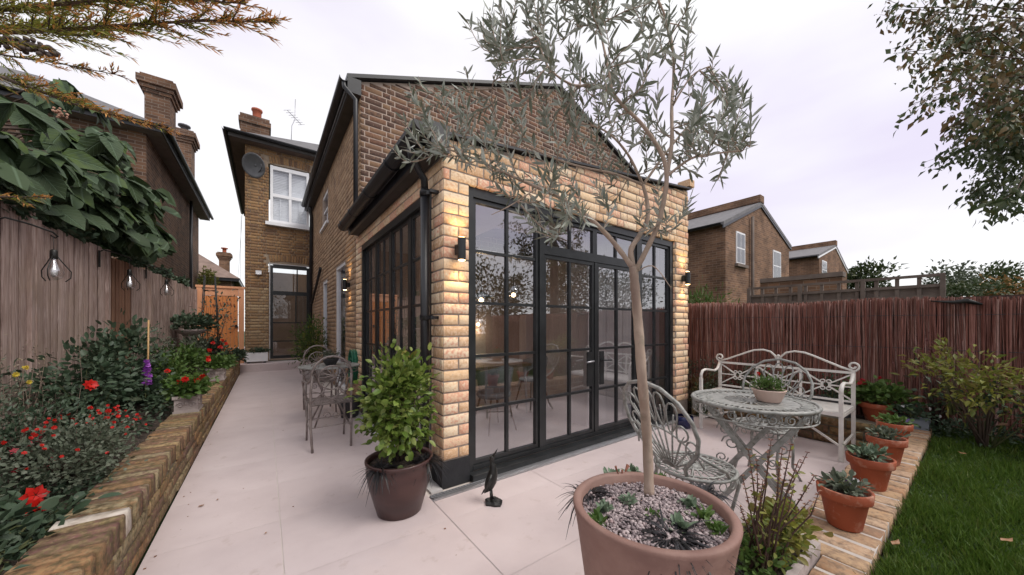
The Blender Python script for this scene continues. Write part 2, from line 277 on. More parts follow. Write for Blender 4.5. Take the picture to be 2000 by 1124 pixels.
# ------------------------------------------------------------------ mesh helpers
def mesh_np(name, V, F, mat, smooth=False):
    """V (n,3), F (m,k)"""
    V = np.asarray(V, dtype=np.float32); F = np.asarray(F, dtype=np.int32)
    me = bpy.data.meshes.new(name)
    n, (m, k) = len(V), F.shape
    me.vertices.add(n); me.vertices.foreach_set('co', V.ravel())
    me.loops.add(m * k); me.loops.foreach_set('vertex_index', F.ravel())
    me.polygons.add(m); me.polygons.foreach_set('loop_start', np.arange(0, m * k, k, dtype=np.int32))
    if smooth: me.polygons.foreach_set('use_smooth', np.ones(m, dtype=bool))
    me.update(calc_edges=True)
    if mat: me.materials.append(mat)
    return me
def wloc(o):
    v = Vector((0, 0, 0))
    while o is not None: v += o.location; o = o.parent
    return v
def tag(o, label=None, cat=None, group=None, kind=None):
    if label: o['label'] = label
    if cat: o['category'] = cat
    if group: o['group'] = group
    if kind: o['kind'] = kind
    return o
def thing(name, label, cat, loc=(0, 0, 0), rz=0, group=None):
    o = bpy.data.objects.new(name, None); C.objects.link(o); o.location = loc; o.rotation_euler = (0, 0, rz)
    o.empty_display_size = .1
    return tag(o, label, cat, group)
def link(name, me, parent=None):
    o = bpy.data.objects.new(name, me); C.objects.link(o)
    if parent: o.parent = parent
    return o
class MB:
    def __init__(s): s.v = []; s.f = []; s.sm = []
    def add(s, V, F, smooth=False):
        b = len(s.v); s.v.extend([tuple(p) for p in V]); s.f.extend([tuple(i + b for i in f) for f in F]); s.sm.extend([smooth] * len(F)); return s
    def box(s, a, b, jit=0):
        x0, y0, z0 = a; x1, y1, z1 = b
        V = [(x0, y0, z0), (x1, y0, z0), (x1, y1, z0), (x0, y1, z0), (x0, y0, z1), (x1, y0, z1), (x1, y1, z1), (x0, y1, z1)]
        if jit: V = [tuple(c + R.uniform(-jit, jit) for c in p) for p in V]
        return s.add(V, [(0, 3, 2, 1), (4, 5, 6, 7), (0, 1, 5, 4), (1, 2, 6, 5), (2, 3, 7, 6), (3, 0, 4, 7)])
    def obox(s, c, ux, uy, uz):
        """oriented box: centre and three half vectors"""
        c, ux, uy, uz = map(Vector, (c, ux, uy, uz))
        V = [c + sx * ux + sy * uy + sz * uz for sz in (-1, 1) for sx, sy in ((-1, -1), (1, -1), (1, 1), (-1, 1))]
        return s.add(V, [(0, 3, 2, 1), (4, 5, 6, 7), (0, 1, 5, 4), (1, 2, 6, 5), (2, 3, 7, 6), (3, 0, 4, 7)])
    def bar(s, a, b, w, h, up=(0, 0, 1)):
        a, b = Vector(a), Vector(b); d = (b - a); n = d.normalized(); sd = n.cross(Vector(up))
        if sd.length < 1e-4: sd = Vector((1, 0, 0))
        sd.normalize(); u2 = sd.cross(n)
        return s.obox((a + b) / 2, d / 2, sd * w / 2, u2 * h / 2)
    def tube(s, pts, r, n=6, closed=False, caps=True, flat=1.0):
        P = [Vector(p) for p in pts]; k = len(P)
        rr = r if isinstance(r, (list, tuple)) else [r] * k
        V = []; prev = None
        for i in range(k):
            if closed: t = P[(i + 1) % k] - P[i - 1]
            else: t = P[min(i + 1, k - 1)] - P[max(i - 1, 0)]
            if t.length < 1e-9: t = Vector((0, 0, 1))
            t.normalize()
            if prev is None:
                a = Vector((0, 0, 1)) if abs(t.z) < .9 else Vector((1, 0, 0))
                u = t.cross(a).normalized()
            else:
                u = prev - t * prev.dot(t)
                if u.length < 1e-6: u = t.cross(Vector((.3, .5, .8)))
                u.normalize()
            prev = u; w = t.cross(u)
            for j in range(n):
                an = 2 * PI * j / n
                V.append(P[i] + (u * math.cos(an) + w * math.sin(an) * flat) * rr[i])
        F = []
        for i in range(k if closed else k - 1):
            i2 = (i + 1) % k
            for j in range(n):
                j2 = (j + 1) % n
                F.append((i * n + j, i * n + j2, i2 * n + j2, i2 * n + j))
        s.add(V, F, True)
        if caps and not closed:
            b = len(s.v) - len(V)
            s.f.append(tuple(b + j for j in range(n))[::-1]); s.sm.append(False)
            s.f.append(tuple(b + (k - 1) * n + j for j in range(n))); s.sm.append(False)
        return s
    def lathe(s, prof, c=(0, 0, 0), n=32, cap=True, smooth=True):
        V = [(c[0] + r * math.cos(2 * PI * j / n), c[1] + r * math.sin(2 * PI * j / n), c[2] + z) for r, z in prof for j in range(n)]
        F = []
        for i in range(len(prof) - 1):
            for j in range(n):
                j2 = (j + 1) % n; F.append((i * n + j, i * n + j2, (i + 1) * n + j2, (i + 1) * n + j))
        b = len(s.v); s.add(V, F, smooth)
        if cap: s.f.append(tuple(b + j for j in range(n))[::-1]); s.sm.append(False); 
        return s
    def prism(s, poly, axis, a, b):
        """extrude a 2-D polygon along an axis from a to b"""
        def p3(p, t):
            if axis == 'x': return (t, p[0], p[1])
            if axis == 'y': return (p[0], t, p[1])
            return (p[0], p[1], t)
        n = len(poly); V = [p3(p, a) for p in poly] + [p3(p, b) for p in poly]
        F = [tuple(range(n))[::-1], tuple(range(n, 2 * n))] + [(i, (i + 1) % n, n + (i + 1) % n, n + i) for i in range(n)]
        return s.add(V, F)
    def ball(s, c, r, n=8, m=5, sc=(1, 1, 1)):
        c = Vector(c); V = [c + Vector((0, 0, r * sc[2]))]
        for i in range(1, m):
            a = PI * i / m
            for j in range(n):
                b = 2 * PI * j / n; V.append(c + Vector((math.sin(a) * math.cos(b) * r * sc[0], math.sin(a) * math.sin(b) * r * sc[1], math.cos(a) * r * sc[2])))
        V.append(c - Vector((0, 0, r * sc[2])))
        F = [(0, 1 + j, 1 + (j + 1) % n) for j in range(n)]
        for i in range(m - 2):
            for j in range(n):
                F.append((1 + i * n + j, 1 + (i + 1) * n + j, 1 + (i + 1) * n + (j + 1) % n, 1 + i * n + (j + 1) % n))
        L = len(V) - 1; o = 1 + (m - 2) * n
        F += [(o + j, L, o + (j + 1) % n) for j in range(n)]
        return s.add(V, F, True)
    def build(s, name, mat, parent=None, local=False):
        off = Vector((0, 0, 0)) if (local or parent is None) else wloc(parent)
        me = bpy.data.meshes.new(name)
        me.from_pydata([(p[0] - off.x, p[1] - off.y, p[2] - off.z) for p in s.v], [], s.f)
        me.polygons.foreach_set('use_smooth', s.sm)
        me.materials.append(mat); me.update()
        import bmesh
        bm = bmesh.new(); bm.from_mesh(me); bmesh.ops.recalc_face_normals(bm, faces=bm.faces); bm.to_mesh(me); bm.free()
        return link(name, me, parent)
def struct(o, label=None): o['kind'] = 'structure'; return o

def scatter(parent, name, tpls, Ms, mat, nparts=300, rest=None, local=False, smooth=False):
    """pieces of one kind: the largest in view as parts, the rest joined"""
    Ms = np.asarray(Ms, dtype=float)
    if len(Ms) == 0: return
    off = np.array(wloc(parent)) if (parent is not None and not local) else np.zeros(3)
    pos = Ms[:, :3, 3]
    base = pos if not local else pos + np.array(wloc(parent))
    dx = base - np.array(CAM)
    dep = dx[:, 0] * FX + dx[:, 1] * FY; rt = dx[:, 0] * FY - dx[:, 1] * FX
    px = 1000 + FOC * rt / np.maximum(dep, .01); py = 635 - FOC * dx[:, 2] / np.maximum(dep, .01)
    vis = (dep > .1) & (px > -10) & (px < 2010) & (py > -10) & (py < 1134)
    size = np.linalg.norm(Ms[:, :3, 0], axis=1) * np.linalg.norm(Ms[:, :3, 2], axis=1)
    score = size / np.maximum(dep, .1) ** 2 + vis * 1e3 - (dep < .1) * 1e3
    order = np.argsort(-score)
    which = NR.randint(0, len(tpls), len(Ms))
    meshes = [None] * len(tpls)
    Ms = Ms.copy(); Ms[:, :3, 3] -= off
    for i in order[:nparts]:
        if not vis[i] and len(order) > nparts: 
            pass
        k = which[i]
        if meshes[k] is None: meshes[k] = mesh_np(name, tpls[k][0], tpls[k][1], mat, smooth)
        o = bpy.data.objects.new(name, meshes[k]); C.objects.link(o); o.parent = parent
        o.matrix_basis = Matrix(Ms[i].tolist())
    ro = order[nparts:]
    if len(ro):
        Vs = []; Fs = []; b = 0
        for k in range(len(tpls)):
            idx = ro[which[ro] == k]
            if not len(idx): continue
            T = np.asarray(tpls[k][0], dtype=float); F = np.asarray(tpls[k][1])
            V = np.einsum('nij,vj->nvi', Ms[idx][:, :3, :3], T) + Ms[idx][:, None, :3, 3]
            Fk = (F[None] + (np.arange(len(idx)) * len(T))[:, None, None]).reshape(-1, F.shape[1]) + b
            Vs.append(V.reshape(-1, 3)); Fs.append(Fk); b += len(idx) * len(T)
        o = link(rest or name + '_mass', mesh_np(rest or name, np.concatenate(Vs), np.concatenate(Fs), mat, smooth), parent)
        o['kind'] = 'stuff'
        return o

# brick template: block with broken edges, front at y=0, unit length, height and depth
import bmesh
def brick_tpls(k=6, cx=.009, cy=.03, cz=.024, jit=1.0):
    T = []
    for i in range(k):
        bm = bmesh.new()
        for sx in (-1, 1):
            for sy in (-1, 1):
                for sz in (-1, 1):
                    jx, jy, jz = NR.uniform(-.006, .006) * jit, NR.uniform(-.5, .5) * cy, NR.uniform(-.022, .022) * jit
                    k3 = NR.uniform(.6, 1.7)
                    for ax in range(3):
                        e = (cx * k3 if ax != 0 else 0, cy * k3 if ax != 1 else 0, cz * k3 if ax != 2 else 0)
                        bm.verts.new((sx * (.5 - e[0]) + jx, .5 + sy * (.5 - e[1]) + jy, sz * (.5 - e[2]) + jz))
        r = bmesh.ops.convex_hull(bm, input=bm.verts[:])
        bmesh.ops.delete(bm, geom=[v for v in bm.verts if not v.link_faces], context='VERTS')
        bmesh.ops.triangulate(bm, faces=bm.faces[:]); bmesh.ops.recalc_face_normals(bm, faces=bm.faces[:])
        bm.verts.index_update()
        T.append(([tuple(v.co) for v in bm.verts], [tuple(v.index for v in f.verts) for f in bm.faces])); bm.free()
    return T
BT = brick_tpls()
CTP = brick_tpls(6, .05, .018, .06, 1.2)
def course_layout(u0, u1, z0, z1, holes=(), top=None, bl=.27, ch=.09, bond='flemish', off=0.0):
    out = []; k = 0; z = z0
    while z < z1 - .02:
        zt = min(z + ch, z1); zm = (z + zt) / 2
        u = u0 - bl + (off + (k % 2) * bl * (.5 if bond == 'stretcher' else .75)) % bl
        i = k % 2
        while u < u1:
            w = bl if (bond == 'stretcher' or i % 2 == 0) else bl / 2
            segs = [(max(u, u0), min(u + w, u1))]
            for (ha, hb, za, zb) in holes:
                if za < zm < zb:
                    ns = []
                    for a, b in segs:
                        if b <= ha or a >= hb: ns.append((a, b))
                        else:
                            if a < ha: ns.append((a, ha))
                            if b > hb: ns.append((hb, b))
                    segs = ns
            for a, b in segs:
                if b - a < .035: continue
                t = zt
                if top: t = min(zt, top(a), top(b))
                if t - z > .025: out.append((a, b, z, t))
            u += w; i += 1
        z += ch; k += 1
    return out
def lay(layout, O, U, N, joint=.014, depth=.06, proud=0.0, rough=.0015):
    """bricks from a layout: wall origin O, direction U, outward normal N"""
    O, U, N = Vector(O), Vector(U), Vector(N); out = []
    for a, b, z0, z1 in layout:
        c = O + U * ((a + b) / 2) + Vector((0, 0, (z0 + z1) / 2)) + N * (proud + R.uniform(-rough, rough))
        tilt = R.uniform(-.006, .006)
        u2 = (U + Vector((0, 0, tilt))).normalized(); zz = N.cross(u2) if abs(N.cross(u2).z) > 0 else Vector((0, 0, 1))
        if zz.z < 0: zz = -zz
        X = u2 * (b - a - joint); Y = -N * depth; Z = zz * (z1 - z0 - joint)
        out.append([[X.x, Y.x, Z.x, c.x], [X.y, Y.y, Z.y, c.y], [X.z, Y.z, Z.z, c.z], [0, 0, 0, 1]])
    return out
def place_m(c, X, Y, Z):
    return [[X[0], Y[0], Z[0], c[0]], [X[1], Y[1], Z[1], c[1]], [X[2], Y[2], Z[2], c[2]], [0, 0, 0, 1]]

# leaf templates: along +x from 0 to 1, width along y, normal z  (z scale kept = width)
def leaf_tpl(kind='lance', fold=.25, bend=.0):
    if kind == 'kite':
        V = [(0, 0, 0), (.45, .5, fold), (1, 0, -bend), (.45, -.5, fold), (.45, 0, 0)]
        return (V, [(0, 4, 1), (4, 2, 1), (0, 3, 4), (4, 3, 2)])
    w = {'lance': [(0, .05), (.25, .42), (.55, .5), (.82, .28), (1, 0)], 'oval': [(0, .05), (.2, .42), (.5, .5), (.78, .38), (1, 0)],
         'heart': [(0, .08), (.1, .42), (.38, .5), (.72, .3), (1, 0)], 'round': [(0, .1), (.2, .48), (.5, .6), (.8, .45), (1, .05)]}[kind]
    V = []; 
    for x, h in w:
        z = -bend * x * x
        V += [(x, h, z + fold * h), (x, 0, z), (x, -h, z + fold * h)]
    F = []
    for i in range(len(w) - 1):
        a = i * 3; b = a + 3
        F += [(a, a + 1, b + 1, b), (a + 1, a + 2, b + 2, b + 1)]
    return (V, F)
def leaf_mats(P, D, L, Wd, up=(0, 0, 1), tw=.6):
    P = np.asarray(P, float); D = np.asarray(D, float); n = len(P)
    D = D / (np.linalg.norm(D, axis=1, keepdims=True) + 1e-9)
    U = np.asarray(up, float)[None] + NR.normal(0, tw, (n, 3))
    Y = np.cross(U, D); Y /= (np.linalg.norm(Y, axis=1, keepdims=True) + 1e-9)
    Z = np.cross(D, Y)
    L = np.broadcast_to(np.asarray(L, float), (n,)); Wd = np.broadcast_to(np.asarray(Wd, float), (n,))
    Ms = np.zeros((n, 4, 4)); Ms[:, 3, 3] = 1
    Ms[:, :3, 0] = D * L[:, None]; Ms[:, :3, 1] = Y * Wd[:, None]; Ms[:, :3, 2] = Z * Wd[:, None]; Ms[:, :3, 3] = P
    return Ms
# ================================================================== GROUND
ground = struct(MB().box((-60, -40, -.6), (90, 90, -.06)).build('ground', M['lawn']))
patio = struct(MB().box((-.55, -6, -.058), (5.02, 11.8, -.006)).build('patio', M['grout']))
slab_tpls = []
for i in range(4):
    V = [(-.5, -.5, 0), (.5, -.5, 0), (.5, .5, 0), (-.5, .5, 0), (-.5, -.5, 1), (.5, -.5, 1), (.5, .5, 1), (-.5, .5, 1)]
    slab_tpls.append((V, [(0, 3, 2, 1), (4, 5, 6, 7), (0, 1, 5, 4), (1, 2, 6, 5), (2, 3, 7, 6), (3, 0, 4, 7)]))
ms = []
xs = [-.55, .08, 1.0, 1.92, 2.84, 3.76, 5.02]; y0 = 1.43 - .65 * 5
for i in range(6):
    for j in range(21):
        a, b = xs[i] + .003, xs[i + 1] - .003; c, d = y0 + .65 * j + .003, min(y0 + .65 * (j + 1), 11.8) - .003
        if i >= 1 and d > 2.35 and a > .9 : 
            if c > 2.3: continue
            d = 2.355
        if d - c < .05: continue
        ms.append(place_m(((a + b) / 2, (c + d) / 2, -.02), (b - a, 0, 0), (0, d - c, 0), (0, 0, .02 + R.uniform(-.0008, .0008))))
scatter(patio, 'paving_slab', slab_tpls, ms, M['patio'], 300)
step = struct(MB().box((-.6, 11.8, -.05), (1.3, 12.6, .2)).build('terrace_step', M['patio']))
side_path = struct(MB().box((-1.6, 12.6, -.05), (-.5, 22, .19)).build('path', M['patio']))
# fallen leaves on the patio
for px, py, s, lab in ((387, 991, .035, 'small brown leaf lying on the patio near the left bed wall'), (427, 975, .022, 'tiny dark leaf scrap lying on the patio left of the joint'), (522, 1040, .02, 'tiny leaf scrap on the patio beside the long slab joint')):
    p = on_z(px, py, .004); m = MB(); V, F = leaf_tpl('oval', .3, .2)
    a = R.uniform(0, 6); m.add([(p.x + s * (v[0] * math.cos(a) - v[1] * .5 * math.sin(a)), p.y + s * (v[0] * math.sin(a) + v[1] * .5 * math.cos(a)), .006 + abs(v[2]) * s) for v in V], F)
    tag(m.build('fallen_leaf', M['deadleaf']), lab, 'leaf')

m = MB()
for i in range(150):
    x, y = R.uniform(-.5, 4.6), R.uniform(.6, 6)
    if x > 1.1 and y > 2.3: continue
    if R.random() < .5: x = -.54 + abs(R.gauss(0, .08))
    s = R.uniform(.002, .0055); m.obox((x, y, .002 + s * .3), (s, s * R.uniform(-.6, .6), 0), (0, s * R.uniform(.3, .8), 0), (0, 0, s * .3))
tag(m.build('leaf_litter', M['deadleaf']), 'fine brown leaf litter and grit scattered over the pale patio slabs', 'litter', kind='stuff')

# lawn, raised to the top of the edging wall
lawn = struct(MB().box((1.25, -14, -.05), (30, .262, .235)).build('lawn', M['lawn']))
n = 70000
gx = NR.uniform(1.4, 5.6, n); gy = .255 - np.abs(NR.normal(0, .75, n)) * np.clip((gx) / 2.2, .5, 3)
kk = gy > -2.2; gx, gy = gx[kk], gy[kk]; n = len(gx)
P = np.stack([gx, gy, np.full(n, .233)], 1)
D = np.stack([NR.normal(0, .45, n), NR.normal(0, .45, n), np.ones(n)], 1)
h = NR.uniform(.03, .075, n) * (1 + .5 * (np.sin(gx * 7) * np.sin(gy * 9)))
gm = leaf_mats(P, D, h, NR.uniform(.004, .007, n), up=(.3, -1, 0), tw=.8)
blade = ([(0, .5, 0), (0, -.5, 0), (.6, -.35, 0), (.6, .35, 0), (1, 0, -.6)], [(0, 1, 2), (0, 2, 3), (3, 2, 4)])
V = np.einsum('nij,vj->nvi', gm[:, :3, :3], np.array(blade[0])) + gm[:, None, :3, 3]
F = (np.array(blade[1])[None] + (np.arange(n) * 5)[:, None, None]).reshape(-1, 3)
g = link('lawn_grass', mesh_np('lawn_grass', V.reshape(-1, 3), F, M['grass'])); tag(g, 'short green grass of the raised lawn beside the brick edging', 'grass', kind='stuff')
for px, py, s, lab in ((1743, 1068, .05, 'curled brown leaf lying on the lawn near the edging wall'), (1955, 1060, .05, 'brown leaf lying flat on the lawn at the right of the photo'), (1890, 890, .05, 'pale brown leaf on the lawn edge below the yellow shrub')):
    p = on_z(px, py, .28); m = MB(); V, F = leaf_tpl('oval', .3, .3); a = R.uniform(0, 6)
    m.add([(p.x + s * (v[0] * math.cos(a) - v[1] * .5 * math.sin(a)), p.y + s * (v[0] * math.sin(a) + v[1] * .5 * math.cos(a)), .29 + abs(v[2]) * s) for v in V], F)
    tag(m.build('fallen_leaf', M['deadleaf']), lab, 'leaf')

# ================================================================== garden extension
EXT = thing('garden_extension', 'single storey yellow brick garden extension with black steel glazing on two sides', 'building', (1.14, 2.5, 0))
ftop = lambda x: 2.80 + .122 * (x - 1.14)
core = MB()
core.prism([(1.1455, 0), (1.37, 0), (1.37, 2.49), (1.1455, 2.49)], 'y', 2.5055, 2.72)          # corner pier
core.prism([(1.15, 2.49), (4.99, 2.49), (4.99, ftop(5.0) - .02), (1.15, ftop(1.15) - .02)], 'y', 2.5055, 2.75)
core.box((4.655, 2.5055, 0), (4.99, 2.75, 2.49))
core.box((1.1455, 2.75, 2.49), (1.36, 5.6, 2.68))
core.box((1.1455, 5.37, 0), (1.36, 5.69, 2.49))
core.box((4.80, 2.75, 0), (4.99, 5.69, 3.2))
core.build('wall', M['mortar_y'], EXT)
MB().box((1.128, 2.488, 0), (1.378, 2.73, .21)).build('plinth', M['plinth'], EXT)
lay_f = course_layout(0, 3.87, .215, 3.4, holes=[(.238, 3.50, -1, 2.485)], top=lambda u: ftop(1.14 + u) - .005, bl=.238 * 1.06, bond='flemish')
# pier courses: one full brick, then a pair
lay_f = [q for q in lay_f if not (q[1] <= .2385 and q[2] < 2.45)]
z = .215; k = 0
while z < 2.44:
    if k % 2: lay_f += [(0, .238, z, z + .09)]
    else: lay_f += [(0, .138, z, z + .09), (.138, .238, z, z + .09)]
    z += .09; k += 1
bm_ = lay(lay_f, (1.14, 2.5, 0), (1, 0, 0), (0, -1, 0))
lay_s = course_layout(0, 3.2, .215, 2.66, holes=[(.238, 2.86, -1, 2.485)], bl=.25, bond='stretcher', off=.07)
bm_ += lay(lay_s, (1.14, 2.5, 0), (0, 1, 0), (-1, 0, 0))
# reveals of the pier and the far jamb
bm_ += lay(course_layout(.01, .10, .215, 2.47, bl=.25, bond='stretcher'), (4.642, 2.5, 0), (0, 1, 0), (-1, 0, 0), rough=.001)
bm_ += lay(course_layout(.0, 3.1, .215, 3.25, bl=.25, bond='stretcher'), (5.0, 2.5, 0), (0, 1, 0), (1, 0, 0))
scatter(EXT, 'brick', BT, bm_, M['yellow'], 300, 'brick_mass')
cop = MB()
for i in range(8):
    a, b = 1.10 + i * .49, 1.10 + (i + 1) * .49 - .004
    cop.prism([(a, ftop(a) - .002), (b, ftop(b) - .002), (b, ftop(b) + .02), (a, ftop(a) + .02)], 'y', 2.455, 2.80)
cop.build('coping', M['blackplastic'], EXT)
MB().box((4.93, 2.44, 3.30), (5.06, 2.62, 3.40)).build('kneeler_brick', M['yellow'], EXT)
rz_ = lambda x: 2.735 + (x - .98) * .1139
rf = MB()
for xa, xb, ya, yb_ in ((.98, 4.8, 2.80, 3.3), (.98, 4.8, 5.0, 5.69), (.98, 2.1, 3.3, 5.0), (4.1, 4.8, 3.3, 5.0)): rf.prism([(xa, rz_(xa)), (xb, rz_(xb)), (xb, rz_(xb) + .07), (xa, rz_(xa) + .07)], 'y', ya, yb_)
rf.build('roof', M['slate'], EXT)
rl = MB(); rl.prism([(2.08, rz_(2.08) + .09), (4.12, rz_(4.12) + .09), (4.12, rz_(4.12) + .10), (2.08, rz_(2.08) + .10)], 'y', 3.28, 5.02); rl.build('added_rooflight', glassmat('added_rooflight_glass', base=.02), EXT)  # unseen roof opening, added to let daylight into the room
# eaves: fascia, soffit, half round gutter on the path side
MB().box((1.0, 2.40, 2.62), (1.148, 2.497, 2.83)).build('eaves_box_end', M['blackplastic'], EXT)
MB().box((1.0, 2.50, 2.64), (1.03, 5.52, 2.80)).build('fascia', M['blackplastic'], EXT)
MB().box((1.03, 2.50, 2.645), (1.136, 5.52, 2.665)).build('soffit', M['soffit'], EXT)
gt = MB()
def gutter(m, p0, p1, r, side=(1, 0, 0), th=.006):
    p0, p1 = Vector(p0), Vector(p1); sd = Vector(side); V = []
    for p in (p0, p1):
        for rr in (r, r - th):
            for i in range(9):
                a = PI + PI * i / 8; V.append(p + sd * math.cos(a) * rr + Vector((0, 0, math.sin(a) * rr)))
    F = []
    for i in range(8):
        F += [(i, i + 1, 18 + i + 1, 18 + i), (9 + i, 27 + i, 27 + i + 1, 9 + i + 1), (i, 9 + i, 9 + i + 1, i + 1), (18 + i, 18 + i + 1, 27 + i + 1, 27 + i)]
    F += [(0, 18, 27, 9), (8, 17, 35, 26)]
    m.add(V, F, False)
gutter(gt, (.925, 2.36, 2.77), (.925, 5.5, 2.75), .072)
for yy in (2.365, 5.495):
    gt.add([(.925 + math.cos(PI + PI * i / 8) * .071, yy, 2.77 + math.sin(PI + PI * i / 8) * .071) for i in range(9)], [tuple(range(9))])
gt.build('gutter', M['blackplastic'], EXT)
gb = MB()
for yy in (3.1, 3.9, 4.7, 5.3): gb.tube([(.925 + math.cos(PI + PI * i / 8) * .078, yy, 2.765 + math.sin(PI + PI * i / 8) * .078) for i in range(9)], .008, 5)
gb.build('gutter_bracket', M['blackplastic'], EXT)
dp = MB(); dp.tube([(.925, 2.62, 2.70), (.93, 2.63, 2.64), (1.0, 2.67, 2.56), (1.06, 2.69, 2.50), (1.065, 2.69, 2.4)], .03, 10)
dp.tube([(1.065, 2.69, 2.42), (1.065, 2.69, .02)], .036, 12); dp.build('downpipe', M['blackplastic'], EXT)
for zz in (2.38, 1.36): 
    b = MB(); b.lathe([(.043, -.02), (.043, .02)], (1.065, 2.69, zz), 12); b.box((1.07, 2.58, zz - .012), (1.142, 2.62, zz + .012)); b.bar((1.065, 2.655, zz), (1.1, 2.6, zz), .014, .03)
    b.build('pipe_bracket', M['blackplastic'], EXT)

# black steel glazing
ROWS = [.135, .57, 1.03, 1.49, 1.94, 2.355]
def glaze_x(name, xa, xb, z0, z1, rows, y=2.57, ncol=2, fw=.035, handle=None):
    fr = MB(); d = .022
    fr.box((xa - fw, y - d, z0 - fw), (xa, y + d, z1 + fw)); fr.box((xb, y - d, z0 - fw), (xb + fw, y + d, z1 + fw))
    fr.box((xa, y - d + .001, z0 - fw), (xb, y + d - .001, z0)); fr.box((xa, y - d + .001, z1), (xb, y + d - .001, z1 + fw))
    o = fr.build(name, M['black'], EXT)
    cols = [xa + (xb - xa) * i / ncol for i in range(ncol + 1)]
    for c in cols[1:-1]: MB().box((c - .013, y - .018, z0), (c + .013, y + .018, z1)).build('glazing_bar', M['black'], o)
    for r in rows[1:-1]: MB().box((xa, y - .0165, r - .013), (xb, y + .0165, r + .013)).build('glazing_bar', M['black'], o)
    for i in range(ncol):
        for j in range(len(rows) - 1):
            MB().box((cols[i], y + .000, rows[j]), (cols[i + 1], y + .006, rows[j + 1])).build('pane', M['glass'], o)
    return o
def glaze_y(name, ya, yb, z0, z1, rows, x=1.20, ncol=2, fw=.035):
    fr = MB(); d = .012
    fr.box((x - d, ya - fw, z0 - fw), (x + d, ya, z1 + fw)); fr.box((x - d, yb, z0 - fw), (x + d, yb + fw, z1 + fw))
    fr.box((x - d + .001, ya, z0 - fw), (x + d - .001, yb, z0)); fr.box((x - d + .001, ya, z1), (x + d - .001, yb, z1 + fw))
    o = fr.build(name, M['black'], EXT)
    cols = [ya + (yb - ya) * i / ncol for i in range(ncol + 1)]
    for c in cols[1:-1]: MB().box((x - .009, c - .012, z0), (x + .018, c + .012, z1)).build('glazing_bar', M['black'], o)
    for r in rows[1:-1]: MB().box((x - .008, ya, r - .013), (x + .0165, yb, r + .013)).build('glazing_bar', M['black'], o)
    for i in range(ncol):
        for j in range(len(rows) - 1):
            MB().box((x, cols[i], rows[j]), (x + .006, cols[i + 1], rows[j + 1])).build('pane', M['glass'], o)
    return o
of = MB()
of.box((1.381, 2.53, 0), (1.43, 2.62, 2.482)); of.box((4.565, 2.53, 0), (4.638, 2.62, 2.482)); of.box((1.43, 2.53, 2.392), (4.565, 2.62, 2.482))
of.box((1.43, 2.525, 0.06), (4.565, 2.62, .098)); of.box((2.177, 2.532, .098), (2.233, 2.618, 2.392)); of.box((3.787, 2.532, .098), (3.883, 2.618, 2.392))
of.box((2.233, 2.534, 2.005), (3.787, 2.616, 2.065))
of.build('outer_frame', M['black'], EXT)
MB().box((1.381, 2.44, .0), (4.638, 2.528, .055)).build('door_sill', M['black'], EXT)
glaze_x('fixed_window', 1.465, 2.14, .135, 2.355, ROWS)
glaze_x('fixed_window', 3.92, 4.53, .135, 2.355, ROWS)
rd = [.135, .57, 1.03, 1.49, 1.965]
dl = glaze_x('french_door', 2.27, 2.955, .135, 1.965, rd, y=2.565, fw=.036)
dr = glaze_x('french_door', 3.068, 3.75, .135, 1.965, rd, y=2.565, fw=.036)
glaze_x('top_light', 2.27, 2.975, 2.10, 2.355, [2.10, 2.355], fw=.034); glaze_x('top_light', 3.045, 3.75, 2.10, 2.355, [2.10, 2.355], fw=.034)
MB().box((2.992, 2.535, .098), (3.03, 2.56, 2.0)).build('meeting_stile', M['black'], EXT)
for d_, xx, s in ((dl, 2.925, -1), (dr, 3.10, 1)):
    MB().box((xx - .055 if s < 0 else xx - .02, 2.535, .62), (xx + .02 if s < 0 else xx + .05, 2.548, 1.0)).build('lock_plate', M['black'], d_)
    hb = MB(); hb.tube([(xx, 2.54, .90), (xx, 2.49, .90), (xx + s * .02, 2.485, .90), (xx + s * .12, 2.485, .895)], .009, 8); hb.build('handle', M['grate'] if s < 0 else M['black'], d_)
of = MB()
of.box((1.15, 2.74, 0), (1.24, 2.80, 2.482)); of.box((1.15, 5.30, 0), (1.24, 5.358, 2.482)); of.box((1.15, 2.80, 2.392), (1.24, 5.30, 2.482)); of.box((1.15, 2.80, 0), (1.24, 5.30, .098))
for yy in (3.39, 4.05, 4.70): of.box((1.182, yy - .036, .098), (1.238, yy + .036, 2.392))
of.build('outer_frame', M['black'], EXT)
yb = [2.80, 3.354, 3.426, 4.014, 4.086, 4.664, 4.736, 5.30]
for i in range(4): glaze_y('fixed_window' if i in (0, 3) else 'french_door', yb[2 * i] + .036, yb[2 * i + 1] - .036, .135, 2.355, ROWS)

# drain channel in front of the doors
DR = thing('drain_channel', 'galvanised slotted drain channel along the foot of the glazed doors', 'drain', (1.0, 2.4, 0))
MB().box((1.0, 2.36, -.02), (5.0, 2.435, -.002)).build('channel', M['grate'], DR)
ms = [place_m((1.02 + i * .0265, 2.3975, -.001), (.012, .012, 0), (0, .062, 0), (0, 0, .010)) for i in range(150)]
scatter(DR, 'grate_bar', [slab_tpls[0]], ms, M['grate'], 150)
de = MB(); de.box((1.0, 2.358, -.002), (5.0, 2.366, .012)); de.box((1.0, 2.429, -.002), (5.0, 2.436, .012)); de.build('channel_edge', M['grate'], DR)
struct(MB().box((1.03, 2.47, -.004), (1.125, 5.45, .012)).build('edging_strip', M['whitepot']))

